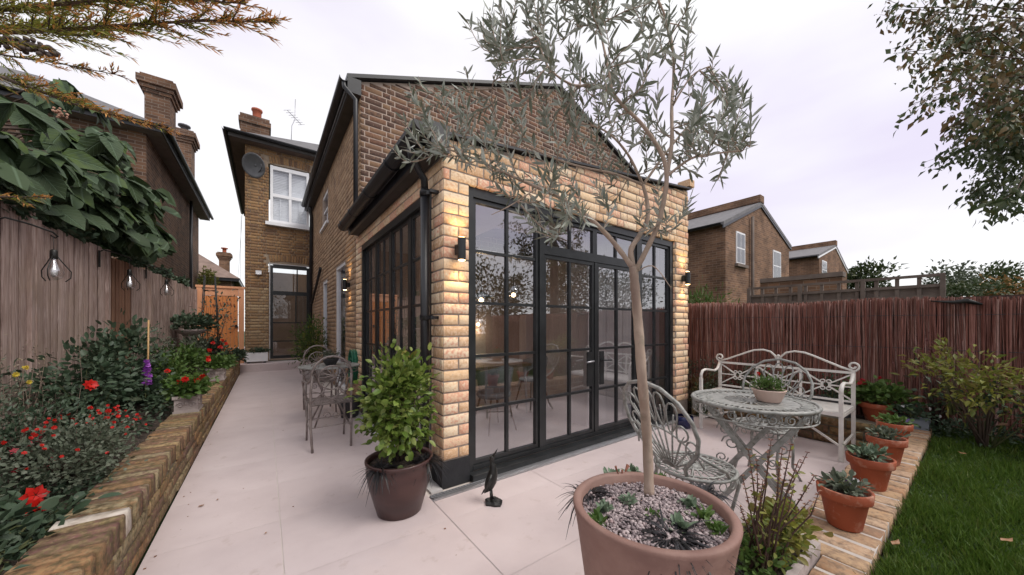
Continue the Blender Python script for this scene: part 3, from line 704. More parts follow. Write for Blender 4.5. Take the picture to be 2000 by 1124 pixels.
# --- room behind the glass
rm = MB(); rm.box((1.26, 2.63, -.03), (4.79, 7.4, .004)); struct(rm.build('indoor_floor', M['infloor']))
rm = MB(); rm.box((1.9, 7.4, 0), (4.8, 7.5, 2.5)); rm.box((4.76, 2.76, 0), (4.797, 7.4, 2.5)); rm.box((1.8, 5.72, 0), (1.9, 7.5, 2.5)); struct(rm.build('indoor_wall', M['plaster']))
rm = MB(); rm.box((1.37, 2.76, 2.50), (4.76, 3.5, 2.56)); rm.box((1.37, 4.9, 2.50), (4.76, 7.4, 2.56)); rm.box((1.37, 3.5, 2.50), (2.3, 4.9, 2.56)); rm.box((3.9, 3.5, 2.50), (4.76, 4.9, 2.56)); struct(rm.build('ceiling', M['ceil']))
# dining table with chairs inside
T = thing('dining_table', 'wooden dining table inside the extension behind the left glass panel', 'table', (2.55, 4.3, 0))
MB().box((1.95, 3.85, .70), (3.15, 4.75, .74)).build('tabletop', M['wood'], T)
for sx in (2.02, 3.08):
    for sy in (3.92, 4.68): MB().tube([(sx, sy, .70), (sx + (.04 if sx > 2.5 else -.04), sy, 0)], [.025, .016], 8).build('leg', M['whitepot'], T)
def tub_chair(x, y, rz, lab):
    t = thing('dining_chair', lab, 'chair', (x, y, 0), rz, 'grey chairs around the indoor table')
    m = MB(); m.lathe([(.05, .40), (.2, .41), (.22, .45), (.2, .48), (.02, .48)], (0, 0, 0), 16); m.build('seat', M['greyup'], t, True)
    m = MB(); V = []; 
    for i in range(9):
        a = PI / 2 + PI * i / 8
        V += [(.2 * math.cos(a), .21 * math.sin(a), .47), (.25 * math.cos(a), .25 * math.sin(a), .82 - .1 * abs(i - 4) / 4)]
    m.add(V, [(2 * i, 2 * i + 2, 2 * i + 3, 2 * i + 1) for i in range(8)], True); o = m.build('backrest', M['greyup'], t, True)
    sm_ = o.modifiers.new('t', 'SOLIDIFY'); sm_.thickness = .02
    for sx, sy in ((1, 1), (1, -1), (-1, 1), (-1, -1)): MB().tube([(.12 * sx, .12 * sy, .41), (.2 * sx, .2 * sy, 0)], [.015, .009], 6).build('leg', M['wood'], t, True)
tub_chair(2.3, 3.55, PI / 2, 'grey tub chair nearest the left glass panel, indoors'); tub_chair(3.45, 4.2, PI, 'grey tub chair at the right end of the indoor table')
tub_chair(2.75, 5.0, -PI / 2, 'grey tub chair on the far side of the indoor table')
def pendant(px, py, y, lab, shade):
    p = at_y(px, py, y); t = thing('pendant_lamp', lab, 'lamp', p, 0, 'lit pendant lamps inside the extension')
    MB().tube([(0, 0, .08), (0, 0, 2.5 - p.z)], .004, 5).build('cord', M['black'], t, True)
    if shade: MB().lathe([(.03, .10), (.06, .08), (.20, .02), (.205, .01), (.19, .015), (.05, .07), (.02, .09)], n=20).build('lamp_shade', M['black'], t, True)
    else: MB().lathe([(.03, .12), (.07, .09), (.12, 0), (.10, -.09), (.06, -.11)], n=20, cap=False).build('lamp_shade', M['clear'], t, True)
    MB().ball((0, 0, -.02), .035).build('bulb', M['bulb'], t, True)
    ld = bpy.data.lights.new('bulb_light', 'POINT'); ld.energy = 2.5; ld.color = (1, .7, .4); ld.shadow_soft_size = .04
    lo = bpy.data.objects.new('bulb_light', ld); C.objects.link(lo); lo.parent = t; lo.location = (0, 0, -.08)
pendant(940, 584, 4.2, 'lit pendant lamp with wide black shade, indoors left', True)
pendant(1003, 574, 4.2, 'lit clear glass pendant lamp hanging beside the black shaded one', False)
pendant(934, 632, 5.6, 'lit amber globe lamp low behind the left glass panel', False)
# shelf and pictures on the back wall, kitchen run
k = thing('kitchen_cabinet', 'dark low kitchen cabinet along the indoor back wall', 'cabinet', (3.2, 7.1, 0))
MB().box((1.95, 6.85, 0), (3.6, 7.39, .9)).build('body', M['darkpot'], k); MB().box((1.93, 6.82, .9), (3.62, 7.39, .94)).build('worktop', M['wood'], k)
for i in range(3): MB().box((2.0 + i * .53, 6.835, .08), (2.5 + i * .53, 6.852, .84)).build('door', M['greyup'], k)
k = thing('tall_cupboard', 'run of pale pink grey tall cupboards inside behind the right hand glazed doors', 'cupboard', (3.9, 3.0, 0)); MB().box((3.30, 2.93, 0), (4.75, 3.3, 2.42)).build('body', M['plaster'], k)
for i in range(4): MB().box((3.305 + i * .36, 2.912, .05), (3.655 + i * .36, 2.928, 2.38)).build('door', M['plaster'], k)
k = thing('wall_shelf', 'pale wooden shelf on the indoor back wall', 'shelf', (3.9, 7.3, 1.35)); MB().box((3.2, 7.2, 1.33), (4.5, 7.395, 1.37)).build('board', M['timber'], k); MB().box((3.3, 7.3, 1.2), (3.33, 7.39, 1.33)).build('bracket', M['black'], k); MB().box((4.35, 7.3, 1.2), (4.38, 7.39, 1.33)).build('bracket', M['black'], k)
k = thing('framed_picture', 'dark framed picture hanging on the indoor back wall', 'picture', (3.85, 7.38, 1.75)); MB().box((3.5, 7.36, 1.5), (4.2, 7.395, 2.1)).build('frame', M['wood'], k); MB().box((3.56, 7.352, 1.56), (4.14, 7.358, 2.04)).build('print', M['pinkpot'], k)
k = thing('orange_sideboard', 'tall orange cupboard against the indoor right wall', 'cupboard', (4.6, 5.8, 0)); MB().box((4.35, 5.5, 0), (4.75, 6.4, 1.5)).build('body', M['plaster'], k); MB().box((4.335, 5.53, .05), (4.348, 5.94, 1.45)).build('door', M['plaster'], k); MB().box((4.335, 5.96, .05), (4.348, 6.37, 1.45)).build('door', M['plaster'], k)
k['label'] = 'tall pale cupboard deep indoors against the right wall'; k.name = 'tall_cupboard'

# --- wall lamps
def wall_lamp(loc, n, lab, grp='black up and down wall lamps'):
    loc = Vector(loc); n = Vector(n)
    t = thing('wall_lamp', lab, 'wall lamp', loc, 0, grp)
    c = loc + n * .075
    MB().lathe([(.0, -.088), (.033, -.088), (.033, .088), (.0, .088)], c, 16, cap=False, smooth=False).build('lamp_body', M['black'], t)
    MB().obox(loc + n * .022, n * .022, Vector((n.y, n.x, 0)) * .025, (0, 0, .04)).build('backplate', M['black'], t)
    for s in (-1, 1):
        MB().lathe([(.0, .0), (.026, .0), (.026, .004), (0, .004)], c + Vector((0, 0, s * .0895 - .002)), 12, cap=False).build('lens', M['warm'], t)
        ld = bpy.data.lights.new('lamp_light', 'SPOT'); ld.energy = 4.0; ld.color = (1, .66, .30); ld.spot_size = rad(100); ld.spot_blend = .6; ld.shadow_soft_size = .02
        lo = bpy.data.objects.new('lamp_light', ld); C.objects.link(lo); lo.parent = t; lo.location = n * .075 + Vector((0, 0, s * .097)); lo.rotation_euler = (0 if s < 0 else PI, 0, 0)
wall_lamp((1.265, 2.497, 1.905), (0, -1, 0), 'black cylinder wall lamp, lit, on the brick corner pier')
wall_lamp((4.83, 2.497, 1.96), (0, -1, 0), 'black cylinder wall lamp, lit, at the right end of the glazed front')
wall_lamp((1.197, 6.5, 2.0), (-1, 0, 0), 'black cylinder wall lamp, lit, on the brown side wall above the cafe table')

# ================================================================== two-storey rear wing
WING = thing('rear_wing', 'two storey brown brick rear wing with sloping gable behind the extension', 'building', (1.2, 5.7, 0))
gtop = lambda x: (5.13 + .38 * (x - 1.2)) if x < 5.45 else (6.745 - .42 * (x - 5.45))
m = MB(); m.prism([(1.21, 0), (10, 0), (10, gtop(10) - .02), (5.45, gtop(5.45) - .02), (1.21, gtop(1.21) - .02)], 'y', 5.705, 5.9)
m.box((1.212, 5.9, 0), (1.4, 6.93, 4.95)); m.box((1.212, 8.0, 0), (1.4, 9.2, 4.95)); m.box((1.212, 10.0, 0), (1.4, 12.6, 4.95))
m.box((1.212, 6.93, 2.5), (1.4, 8.0, 4.95)); m.box((1.212, 9.2, 2.4), (1.4, 10.0, 3.76)); m.box((1.212, 9.2, 4.58), (1.4, 10.0, 4.95))
m.build('wall', M['mortar_p'], WING)
lf = course_layout(0, 8.5, 2.75, 6.8, top=lambda u: gtop(1.2 + u) - .02, bond='flemish')
bm_ = lay(lf, (1.2, 5.7, 0), (1, 0, 0), (0, -1, 0), joint=.018)
scatter(WING, 'brick', BT, bm_, M['brown'], 300, 'brick_mass')
ls = course_layout(0, 6.9, 0, 4.9, holes=[(1.23, 2.3, -1, 2.5), (3.5, 4.3, -1, 2.4), (3.35, 4.4, 3.76, 4.58)], bond='flemish')
bs = lay(ls, (1.2, 5.7, 0), (0, 1, 0), (-1, 0, 0), joint=.018)
scatter(WING, 'side_brick', BT, bs, mk('wing_side_brick', [(.32, .20, .12), (.40, .26, .16), (.25, .16, .10), (.44, .30, .19), (.30, .18, .11)], nscale=22, rough=.9, piece=True, blend=.3, coord='World', wear=(.2, .14, .1)), 0, 'brick_mass')
m = MB()
m.prism([(1.0, gtop(1.2) - .08), (5.45, gtop(5.45)), (10, gtop(10)), (10, gtop(10) + .06), (5.45, gtop(5.45) + .06), (1.0, gtop(1.2) - .02)], 'y', 5.62, 5.80); m.build('verge', M['blackplastic'], WING)
m = MB(); m.prism([(1.0, 5.0), (5.45, 6.72), (10, 4.8), (10, 4.75), (5.45, 6.6), (1.0, 4.92)], 'y', 5.80, 12.6); m.build('roof', M['slate'], WING)
m = MB(); m.box((1.02, 5.62, 4.86), (1.05, 12.4, 5.04)); m.build('fascia', M['blackplastic'], WING)
MB().box((1.005, 5.61, 4.84), (1.199, 5.70, 5.07)).build('eaves_box_end', M['blackplastic'], WING)
MB().box((1.05, 5.702, 4.86), (1.198, 12.4, 4.88)).build('soffit', M['soffit'], WING)
m = MB(); gutter(m, (.955, 5.6, 5.03), (.955, 12.3, 5.0), .062); m.build('gutter', M['blackplastic'], WING)
m = MB(); m.tube([(.96, 5.64, 4.98), (.965, 5.64, 4.9), (1.12, 5.62, 4.75), (1.12, 5.62, 2.72)], .034, 10); m.build('downpipe', M['blackplastic'], WING)
m = MB(); m.tube([(1.10, 11.9, 4.95), (1.10, 11.9, 4.8), (1.14, 12.0, 4.6), (1.12, 12.2, .2)], .05, 10); m.build('downpipe', M['blackplastic'], WING)
m = MB(); m.tube([(1.14, 9.9, 2.75), (1.14, 10.6, 2.45), (1.13, 11.8, 1.95)], .035, 8); m.build('waste_pipe', M['blackplastic'], WING)
def side_window(ya, yb, za, zb, door=False, x=1.2):
    m = MB(); f = .06
    m.box((x + .02, ya, za), (x + .10, ya + f, zb)); m.box((x + .02, yb - f, za), (x + .10, yb, zb)); m.box((x + .02, ya + f, zb - f), (x + .10, yb - f, zb)); m.box((x + .02, ya + f, za), (x + .10, yb - f, za + f))
    o = m.build('door_frame' if door else 'window_frame', M['white'], WING)
    if not door:
        MB().box((x + .03, ya + f, (za + zb) / 2 - .02), (x + .09, yb - f, (za + zb) / 2 + .02)).build('meeting_rail', M['white'], o)
        MB().box((x - .05, ya - .06, za - .06), (x + .05, yb + .06, za - .002)).build('sill', M['white'], o)
    MB().box((x + .055, ya + f, za + f), (x + .06, yb - f, zb - f)).build('pane', M['glass_far'], o)
    MB().box((x + .14, ya, za), (x + .18, yb, zb)).build('unlit_room_panel', M['void'], o)  # near-black panel, the unlit room's darkness put into its colour
    m = MB(); k = int((yb - ya) / .095)
    ms = [place_m((x - .001, ya + (i + .5) * (yb - ya) / k, zb + .11 + .03 * math.sin(PI * (i + .5) / k)), (0, .08, 0), (.05, 0, 0), (0, 0, .2)) for i in range(k)]
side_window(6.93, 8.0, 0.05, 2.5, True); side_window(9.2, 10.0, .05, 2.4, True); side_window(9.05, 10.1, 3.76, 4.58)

# ================================================================== main house, far end of the path
HOUSE = thing('main_house', 'tall old brown brick house wall with white sash window facing down the path', 'building', (.3, 12.6, 0))
m = MB(); m.box((-.473, 12.612, 0), (1.5, 12.8, 6.62)); m.box((-.473, 12.8, 0), (-.3, 21, 6.62)); 
m = MB()
m.box((-.473, 12.612, 0), (.07, 12.8, 6.62)); m.box((.07, 12.612, 3.17), (1.18, 12.8, 4.30)); m.box((.07, 12.612, 6.18), (1.18, 12.8, 6.62)); m.box((1.18, 12.612, 0), (1.5, 12.8, 6.62))
m.box((-.473, 12.8, 0), (-.3, 21, 6.62)); m.build('wall', M['mortar_o'], HOUSE)
lf = course_layout(0, 1.75, .2, 6.6, holes=[(.575, 1.645, 4.25, 6.1), (.575, 1.645, 0, 3.17)], bond='flemish', bl=.255, ch=.085)
lf = [q for q in lf if not (3.08 < (q[2] + q[3]) / 2 < 3.42 and q[1] > .56 and q[0] < 1.66) and not (6.10 < (q[2] + q[3]) / 2 < 6.38 and q[1] > .5 and q[0] < 1.7)]
bm_ = lay(lf, (-.485, 12.6, 0), (1, 0, 0), (0, -1, 0), joint=.014)
bl_ = lay(course_layout(0, 6, 0.2, 6.6, bond='flemish', bl=.27), (-.485, 12.6, 0), (0, 1, 0), (-1, 0, 0))
for zc, zr, wd in ((3.24, .04, 1.12), (6.22, .05, 1.14)):      # soldier arches
    for i in range(15):
        t = (i + .5) / 15; x = .09 + (t) * 1.07; a = (t - .5) * .35
        cz = zc + zr * math.sin(PI * t) + .05
        bm_.append(place_m((x, 12.598, cz + .02), (.06 * math.cos(a), 0, -.06 * math.sin(a)), (0, .05, 0), (.2 * math.sin(a), 0, .2 * math.cos(a))))
M['old_clean'] = brickmat('cleaned_yellow_brick', [(.36, .25, .14), (.30, .19, .10), (.42, .31, .19), (.26, .17, .10), (.38, .24, .13)], wear=(.16, .12, .09), wscale=6)
scatter(HOUSE, 'brick', BT, [q for q in bm_ if q[2][3] >= 2.42], M['old'], 150, 'brick_mass')
scatter(HOUSE, 'brick', BT, [q for q in bm_ if q[2][3] < 2.42], M['old_clean'], 150, 'brick_mass')
scatter(HOUSE, 'side_brick', BT, bl_, M['old'], 0, 'brick_mass')
# pale rendered band low on the wall is cleaner brick
m = MB()
RZ = [(-.85, 12.25, 6.74), (3.6, 12.25, 6.74), (3.6, 15, 8.3), (1.9, 15, 8.3), (-.85, 21, 6.74), (1.9, 17.8, 8.3), (3.6, 17.8, 8.3)]
m.add(RZ, [(0, 1, 2, 3), (0, 3, 5, 4), (3, 2, 6, 5)]); o = m.build('roof', M['slate'], HOUSE); q = o.modifiers.new('t', 'SOLIDIFY'); q.thickness = .05
m = MB(); m.box((-.84, 12.27, 6.58), (1.6, 12.30, 6.74)); m.box((-.84, 12.30, 6.58), (-.81, 21, 6.74)); m.build('fascia', M['soffit'], HOUSE)
m = MB(); m.box((-.81, 12.30, 6.585), (1.6, 12.598, 6.60)); m.box((-.81, 12.60, 6.585), (-.49, 21, 6.60)); m.build('soffit', mk('brown_soffit', [(.10, .07, .06), (.14, .10, .085)], rough=.7), HOUSE)
m = MB(); gutter(m, (-.93, 12.20, 6.74), (1.6, 12.20, 6.72), .062, (0, 1, 0)); gutter(m, (-.91, 12.2, 6.74), (-.91, 21, 6.72), .062); m.build('gutter', M['blackplastic'], HOUSE)
CH = MB(); cx, cy = -.3, 15.7
CH.box((cx - .42, cy - .3, 6.9), (cx + .42, cy + .3, 8.55)); CH.box((cx - .47, cy - .35, 8.55), (cx + .47, cy + .35, 8.72)); CH.box((cx - .43, cy - .31, 8.72), (cx + .43, cy + .31, 8.85)); o = CH.build('chimney', M['left_brick'], HOUSE)
MB().lathe([(.15, 0), (.13, .1), (.14, .32), (.17, .34), (.17, .4), (.1, .4)], (cx + .05, cy, 8.85), 12).build('chimney_pot', M['potred'], o)
# white sash window
m = MB(); xa, xb, za, zb = .12, 1.13, 4.40, 6.14; y = 12.62
m.box((xa, y - .03, za), (xa + .07, y + .05, zb)); m.box((xb - .07, y - .03, za), (xb, y + .05, zb)); m.box((xa + .07, y - .03, za), (xb - .07, y + .05, za + .09)); m.box((xa + .07, y - .03, zb - .12), (xb - .07, y + .05, zb - .01))
w = m.build('sash_window', M['white'], HOUSE)
mid = (xa + xb) / 2
MB().box((xa + .07, y - .025, 5.20), (xb - .07, y + .045, 5.29)).build('meeting_rail', M['white'], w)
m = MB(); m.box((mid - .035, y - .02, za + .09), (mid + .035, y + .04, 5.20)); m.build('glazing_bar', M['white'], w)
m = MB(); m.box((mid - .035, y - .02, 5.29), (mid + .035, y + .04, zb - .12)); m.build('glazing_bar', M['white'], w)
m = MB(); m.box((mid - .26, y + .01, za + .09), (mid - .24, y + .03, 5.2)); m.box((mid + .24, y + .01, za + .09), (mid + .26, y + .03, 5.2)); m.build('glazing_bar', M['white'], w)
for a, b, c, d in ((xa + .07, mid - .035, za + .09, 5.20), (mid + .035, xb - .07, za + .09, 5.20), (xa + .07, mid - .035, 5.29, zb - .12), (mid + .035, xb - .07, 5.29, zb - .12)):
    MB().box((a, y, c), (b, y + .005, d)).build('pane', M['glass_far'], w)
m = MB()
for i in range(34): m.box((xa + .05, y + .07, za + .06 + i * .05), (xb - .05, y + .082, za + .06 + i * .05 + .042))
m.build('blind', M['blind'], w)
MB().box((xa - .12, y - .16, za - .10), (xb + .05, y - .0, za - .003)).build('sill', M['white'], HOUSE)
# glazed back door with slightly arched head
m = MB(); xa, xb = .12, 1.14; y = 12.66
m.box((xa, y, .27), (xa + .07, y + .06, 3.12)); m.box((xb - .07, y, .27), (xb, y + .06, 3.12)); m.box((xa + .07, y, 3.04), (xb - .07, y + .06, 3.14)); m.box((xa + .07, y, 2.22), (xb - .07, y + .06, 2.34)); m.box((xa + .07, y, .27), (xb - .07, y + .06, .36))
w = m.build('glazed_door', M['black'], HOUSE)
for zz in (.78, 1.35): MB().box((xa + .07, y + .01, zz), (xb - .07, y + .05, zz + .035)).build('glazing_bar', M['black'], w)
MB().box((.80, y + .01, 2.34), (.83, y + .05, 3.04)).build('glazing_bar', M['black'], w)
MB().box((.76, y + .01, 1.385), (.80, y + .05, 2.22)).build('glazing_bar', M['black'], w)
for a, b, c, d in ((xa + .07, .8, 2.34, 3.04), (.83, xb - .07, 2.34, 3.04), (xa + .07, xb - .07, 1.385, 2.22), (xa + .07, xb - .07, .815, 1.35), (xa + .07, xb - .07, .36, .78)):
    MB().box((a, y + .025, c), (b, y + .031, d)).build('pane', M['glass_far'], w)
m = MB(); m.box((.092, 12.61, .25), (.118, 12.70, 3.19)); m.box((1.142, 12.61, .25), (1.178, 12.70, 3.19)); m.box((.118, 12.611, 3.145), (1.142, 12.70, 3.17)); m.build('door_surround', M['whitepot'], HOUSE)
m = MB(); m.box((.0, 15.0, .2), (1.5, 15.1, 3.2)); m.box((-.2, 12.9, .19), (1.3, 15, .21)); struct(m.build('hallway', mk('hallway_plaster', [(.30, .2, .14), (.36, .25, .18)])))
MB().box((.9, 14.95, .3), (1.35, 15.0, 2.4)).build('inner_door', M['glass_far'], None); o = bpy.data.objects['inner_door']; tag(o, 'glazed inner door seen through the back door', 'door')
# satellite dish, security light, aerial
p = at_y(500, 324, 12.35)
D = thing('satellite_dish', 'grey oval satellite dish under the eaves left of the sash window', 'satellite dish', p)
m = MB(); prof = [(0.0, .0)] + [(.34 * i / 6, .09 * (i / 6) ** 2) for i in range(1, 7)]; m.lathe(prof, (0, 0, 0), 24, cap=False); o = m.build('dish', M['render'], D, True); o.rotation_euler = (rad(112), rad(12), rad(-34)); q = o.modifiers.new('t', 'SOLIDIFY'); q.thickness = .012
MB().tube([(0, .0, 0), (.0, .18, -.05), (0, .26, -.05)], .018, 8).build('wall_bracket', M['darkpot'], D, True)
MB().tube([(.06, .0, -.18), (.14, -.22, -.12), (.12, -.30, -.04)], .012, 6).build('feed_arm', M['darkpot'], D, True)
p = at_y(505, 533, 12.56); t = thing('security_light', 'small white box light on the brick wall left of the back door', 'light', p)
m = MB(); m.box((-.07, -.03, -.05), (.07, .035, .06)); m.build('housing', M['white'], t, True); MB().ball((0, -.035, -.05), .03).build('sensor', M['white'], t, True)
p = at_y(568, 262, 14.6); t = thing('television_aerial', 'thin television aerial standing on the slate roof', 'aerial', p)
MB().tube([(0, 0, -.6), (.03, 0, .3), (.12, 0, .55), (.14, 0, 1.3)], .012, 6).build('mast', M['grate'], t, True)
m = MB()
m.tube([(-.12, -.3, .66), (.35, .35, .62)], .01, 5)
for i in range(7): s = i / 6; c = Vector((-.12, -.3, .66)).lerp(Vector((.35, .35, .62)), s); m.tube([c + Vector((-.1, .08, 0)), c + Vector((.1, -.08, 0))], .007, 4)
m.build('boom', M['grate'], t, True)

# ================================================================== neighbour house left
NB = thing('neighbour_house', 'dark brick house beyond the left fence with deep eaves and two chimneys', 'building', (-2.6, 13.2, 0))
m = MB(); m.box((-11, 13.2, 0), (-2.6, 22.1, 6.5)); m.build('wall', M['left_brick'], NB)
m = MB(); V = [(-11.5, 12.8, 6.62), (-2.2, 12.8, 6.62), (-2.2, 22.5, 6.62), (-11.5, 22.5, 6.62), (-8, 16.2, 8.6), (-5.4, 16.2, 8.6), (-5.4, 19, 8.6), (-8, 19, 8.6)]
m.add(V, [(0, 1, 5, 4), (1, 2, 6, 5), (2, 3, 7, 6), (3, 0, 4, 7), (4, 5, 6, 7)]); m.build('roof', M['slate'], NB)
m = MB(); m.box((-11.4, 12.82, 6.44), (-2.22, 12.85, 6.60)); m.box((-2.25, 12.85, 6.44), (-2.22, 22.4, 6.60)); m.build('fascia', M['blackplastic'], NB)
m = MB(); m.box((-11.4, 12.85, 6.45), (-2.25, 13.198, 6.47)); m.box((-2.598, 13.2, 6.45), (-2.25, 22.4, 6.47)); m.build('soffit', mk('grey_soffit', [(.17, .14, .14), (.22, .19, .19)], rough=.7), NB)
m = MB(); gutter(m, (-11.4, 12.75, 6.62), (-2.1, 12.75, 6.6), .06, (0, 1, 0)); gutter(m, (-2.14, 12.7, 6.62), (-2.14, 22.5, 6.6), .06); m.build('gutter', M['blackplastic'], NB)
MB().tube([(-2.5, 19.3, 6.5), (-2.52, 19.3, 0)], .05, 8).build('downpipe', M['blackplastic'], NB)
def chimney(cx, cy, w, d, z0, z1, cap, parent, mat, pots=1, pot=None):
    m = MB(); m.box((cx - w, cy - d, z0), (cx + w, cy + d, z1 - .5))
    for i, (e, a, b) in enumerate(((.04, .5, .4), (.09, .4, .28), (.15, .28, .08), (.08, .08, 0))): m.box((cx - w - e * cap, cy - d - e * cap, z1 - a), (cx + w + e * cap, cy + d + e * cap, z1 - b))
    o = m.build('chimney', mat, parent)
    for i in range(pots): MB().lathe([(.13, 0), (.11, .12), (.12, .28), (.2, .30), (.2, .36), (.1, .38)], (cx + (i - (pots - 1) / 2) * .4, cy, z1), 12).build('chimney_pot', pot or M['potred'], o)
chimney(-2.62, 14.9, .27, .42, 6.6, 8.7, 1, NB, M['left_brick'], 0)
chimney(-2.75, 19.6, .27, .44, 6.8, 9.3, 1, NB, M['left_brick'], 1, M['darkpot'])
# windows in the shaded wall (mostly behind leaves)
m = MB(); m.box((-4.6, 13.16, 3.9), (-3.7, 13.199, 5.3)); w = m.build('window', M['white'], NB); MB().box((-4.53, 13.15, 3.97), (-3.77, 13.158, 5.23)).build('pane', M['dkglass'], w)

# small far house behind the gate
FH = thing('far_cottage', 'small distant brick house with tiled hip roof seen above the gate', 'building', (-3.0, 30, 0))
m = MB(); m.box((-6.5, 30, 0), (-1.9, 36, 4.5)); m.build('wall', M['far_brick'], FH)
m = MB(); V = [(-7, 29.5, 4.45), (-1.4, 29.5, 4.45), (-1.4, 36.5, 4.45), (-7, 36.5, 4.45), (-4.4, 33, 6.5), (-4.0, 33, 6.5)]; m.add(V, [(0, 1, 5, 4), (1, 2, 5), (2, 3, 4, 5), (3, 0, 4)]); m.build('roof', mk('brown_tiles', [(.16, .11, .09), (.24, .17, .14)], nscale=3, rough=.9, coord='World'), FH)
m = MB(); m.box((-6.9, 29.55, 4.25), (-1.45, 29.6, 4.45)); m.box((-1.5, 29.6, 4.25), (-1.45, 36.4, 4.45)); m.build('fascia', M['blackplastic'], FH)
chimney(-2.35, 31.5, .28, .28, 4.6, 6.4, 1, FH, M['far_brick'], 1)
m = MB(); m.box((-3.4, 29.93, 3.2), (-2.9, 29.998, 4.0)); m.build('window', M['white'], FH)

# telephone wires
for i, (a, b) in enumerate((((-.9, 21, 6.9), (-2.2, 40, 5.0)), ((-.95, 21, 6.6), (-1.9, 40, 5.0)))):
    pts = [Vector(a).lerp(Vector(b), t / 12) - Vector((0, 0, 1.2 * math.sin(PI * t / 12))) for t in range(13)]
    tag(MB().tube(pts, .006, 4).build('overhead_wire', M['darkpot']), ('thin overhead wire nearer the left eaves behind the gate', 'second thin overhead wire just right of the first behind the gate')[i], 'wire')

# ================================================================== houses beyond the right fence
def gable_house(name, label, y, x0, xr, x1, ze0, zr, ze1, depth, win, verge=False):
    g = thing(name, label, 'building', (x0, y, 0))
    m = MB(); m.prism([(x0, 0), (x1, 0), (x1, ze1), (xr, zr), (x0, ze0)], 'y', y, y + depth); m.build('wall', M['far_brick'], g)
    m = MB(); s = (zr - ze0) / (xr - x0); s2 = (zr - ze1) / (x1 - xr)
    m.prism([(x0 - .3, ze0 - .3 * s + .02), (xr, zr + .02), (xr, zr + .17), (x0 - .3, ze0 - .3 * s + .14)], 'y', y - .06, y + depth)
    m.build('roof', M['slate'], g)
    m = MB(); m.prism([(xr + .002, zr + .02), (x1 + .2, ze1 - .2 * s2 + .02), (x1 + .2, ze1 - .2 * s2 + .14), (xr + .002, zr + .17)], 'y', y - .06, y + depth); m.build('roof', M['slate'], g)
    m = MB(); m.prism([(x0 - .3, ze0 - .3 * s - .1), (xr, zr - .08), (x1 + .2, ze1 - .2 * s2 - .1), (x1 + .2, ze1 - .2 * s2 + .018), (xr, zr + .018), (x0 - .3, ze0 - .3 * s + .018)], 'y', y - .05, y - .002); m.build('bargeboard', M['white'] if verge else M['blackplastic'], g)
    m = MB(); gutter(m, (x0 - .36, y, ze0 - .02), (x0 - .36, y + depth, ze0 - .04), .07); m.build('gutter', M['blackplastic'], g)
    m = MB(); m.box((xr - .25, y - .08, zr + .1), (xr + .2, y + depth, zr + .42)); m.build('party_parapet', M['far_brick'], g)
    for (a, b, c, d) in win:
        m = MB(); m.box((a, y - .03, c), (b, y - .001, d)); w = m.build('window', M['white'], g)
        mm = (a + b) / 2
        for q0, q1 in ((a + .07, mm - .03), (mm + .03, b - .07)): MB().box((q0, y - .038, c + .07), (q1, y - .032, (c + d) / 2 - .03)).build('pane', M['dkglass'], w); MB().box((q0, y - .038, (c + d) / 2 + .03), (q1, y - .032, d - .07)).build('pane', M['dkglass'], w)
        MB().box((a - .1, y - .12, c - .12), (b + .1, y - .002, c - .002)).build('sill', M['trellis'], w)
    return g
def xz(px, py, y): p = at_y(px, py, y); return p.x, p.z
Y1 = 5.7
a, za = xz(1437, 515, Y1); b, zb = xz(1454, 458, Y1); a2, za2 = xz(1509, 548, Y1); b2_, zb2 = xz(1524, 494, Y1)
x0, z0 = xz(1417, 437, Y1); xr, zr = xz(1485, 402, Y1); x1, z1 = xz(1541, 482, Y1)
g1 = gable_house('neighbour_wing', 'brown brick gabled house wing beyond the fence with two white windows', Y1, x0, xr, x1, z0, zr, z1, 6, [(a, b, za, zb), (a2, b2_, za2, zb2)])
m = MB(); p = at_y(1470, 470, Y1 - .1); m.tube([(p.x, p.y, p.z + 1), (p.x, p.y, 0)], .06, 6); m.build('downpipe', M['trellis'], g1)
x0, z0 = xz(1600, 500, Y1); xr, zr = xz(1631, 483, Y1); x1, z1 = xz(1654, 530, Y1)
a, za = xz(1605, 545, Y1); b, zb = xz(1614, 512, Y1)
gable_house('distant_wing', 'smaller brick gabled house further right with white bargeboard', Y1, x0, xr, x1, z0, zr, z1, 9, [(a, b, za, zb)], True)
# old garden wall and trellis fence between the gardens
t = thing('old_garden_wall', 'long low old brick wall behind the trellis beyond the fence', 'wall', (11.5, 3, 0)); p = at_x(1485, 548, 12.0); q = at_x(1645, 540, 12.0)
m = MB(); m.box((12, q.y, 0), (12.25, p.y, q.z)); m.build('wall', M['far_brick'], t); m = MB(); m.box((11.95, q.y - .02, q.z), (12.3, p.y, q.z + .12)); m.build('coping', M['trellis'], t)
TR = thing('trellis_fence', 'grey timber trellis topped fence beyond the brushwood screen', 'fence', (9, 1.6, 0))
ya, yb_ = .35, 3.1
m = MB(); m.box((9.02, ya, 0), (9.06, yb_, 1.98)); m.build('board_panel', M['trellis'], TR)
for i in range(12): yy = ya + (yb_ - ya) * i / 11; MB().box((8.98, yy - .025, 1.72), (9.02, yy + .025, 2.14)).build('upright', M['trellis'], TR)
for zz in (1.75, 1.93, 2.10): MB().box((8.965, ya - .02, zz), (8.98, yb_ + .02, zz + .05)).build('rail', M['trellis'], TR)
for i in range(4): yy = ya + (yb_ - ya) * i / 3; MB().box((8.93, yy - .03, 0), (9.0, yy + .03, 2.13)).build('post', M['trellis'], TR)
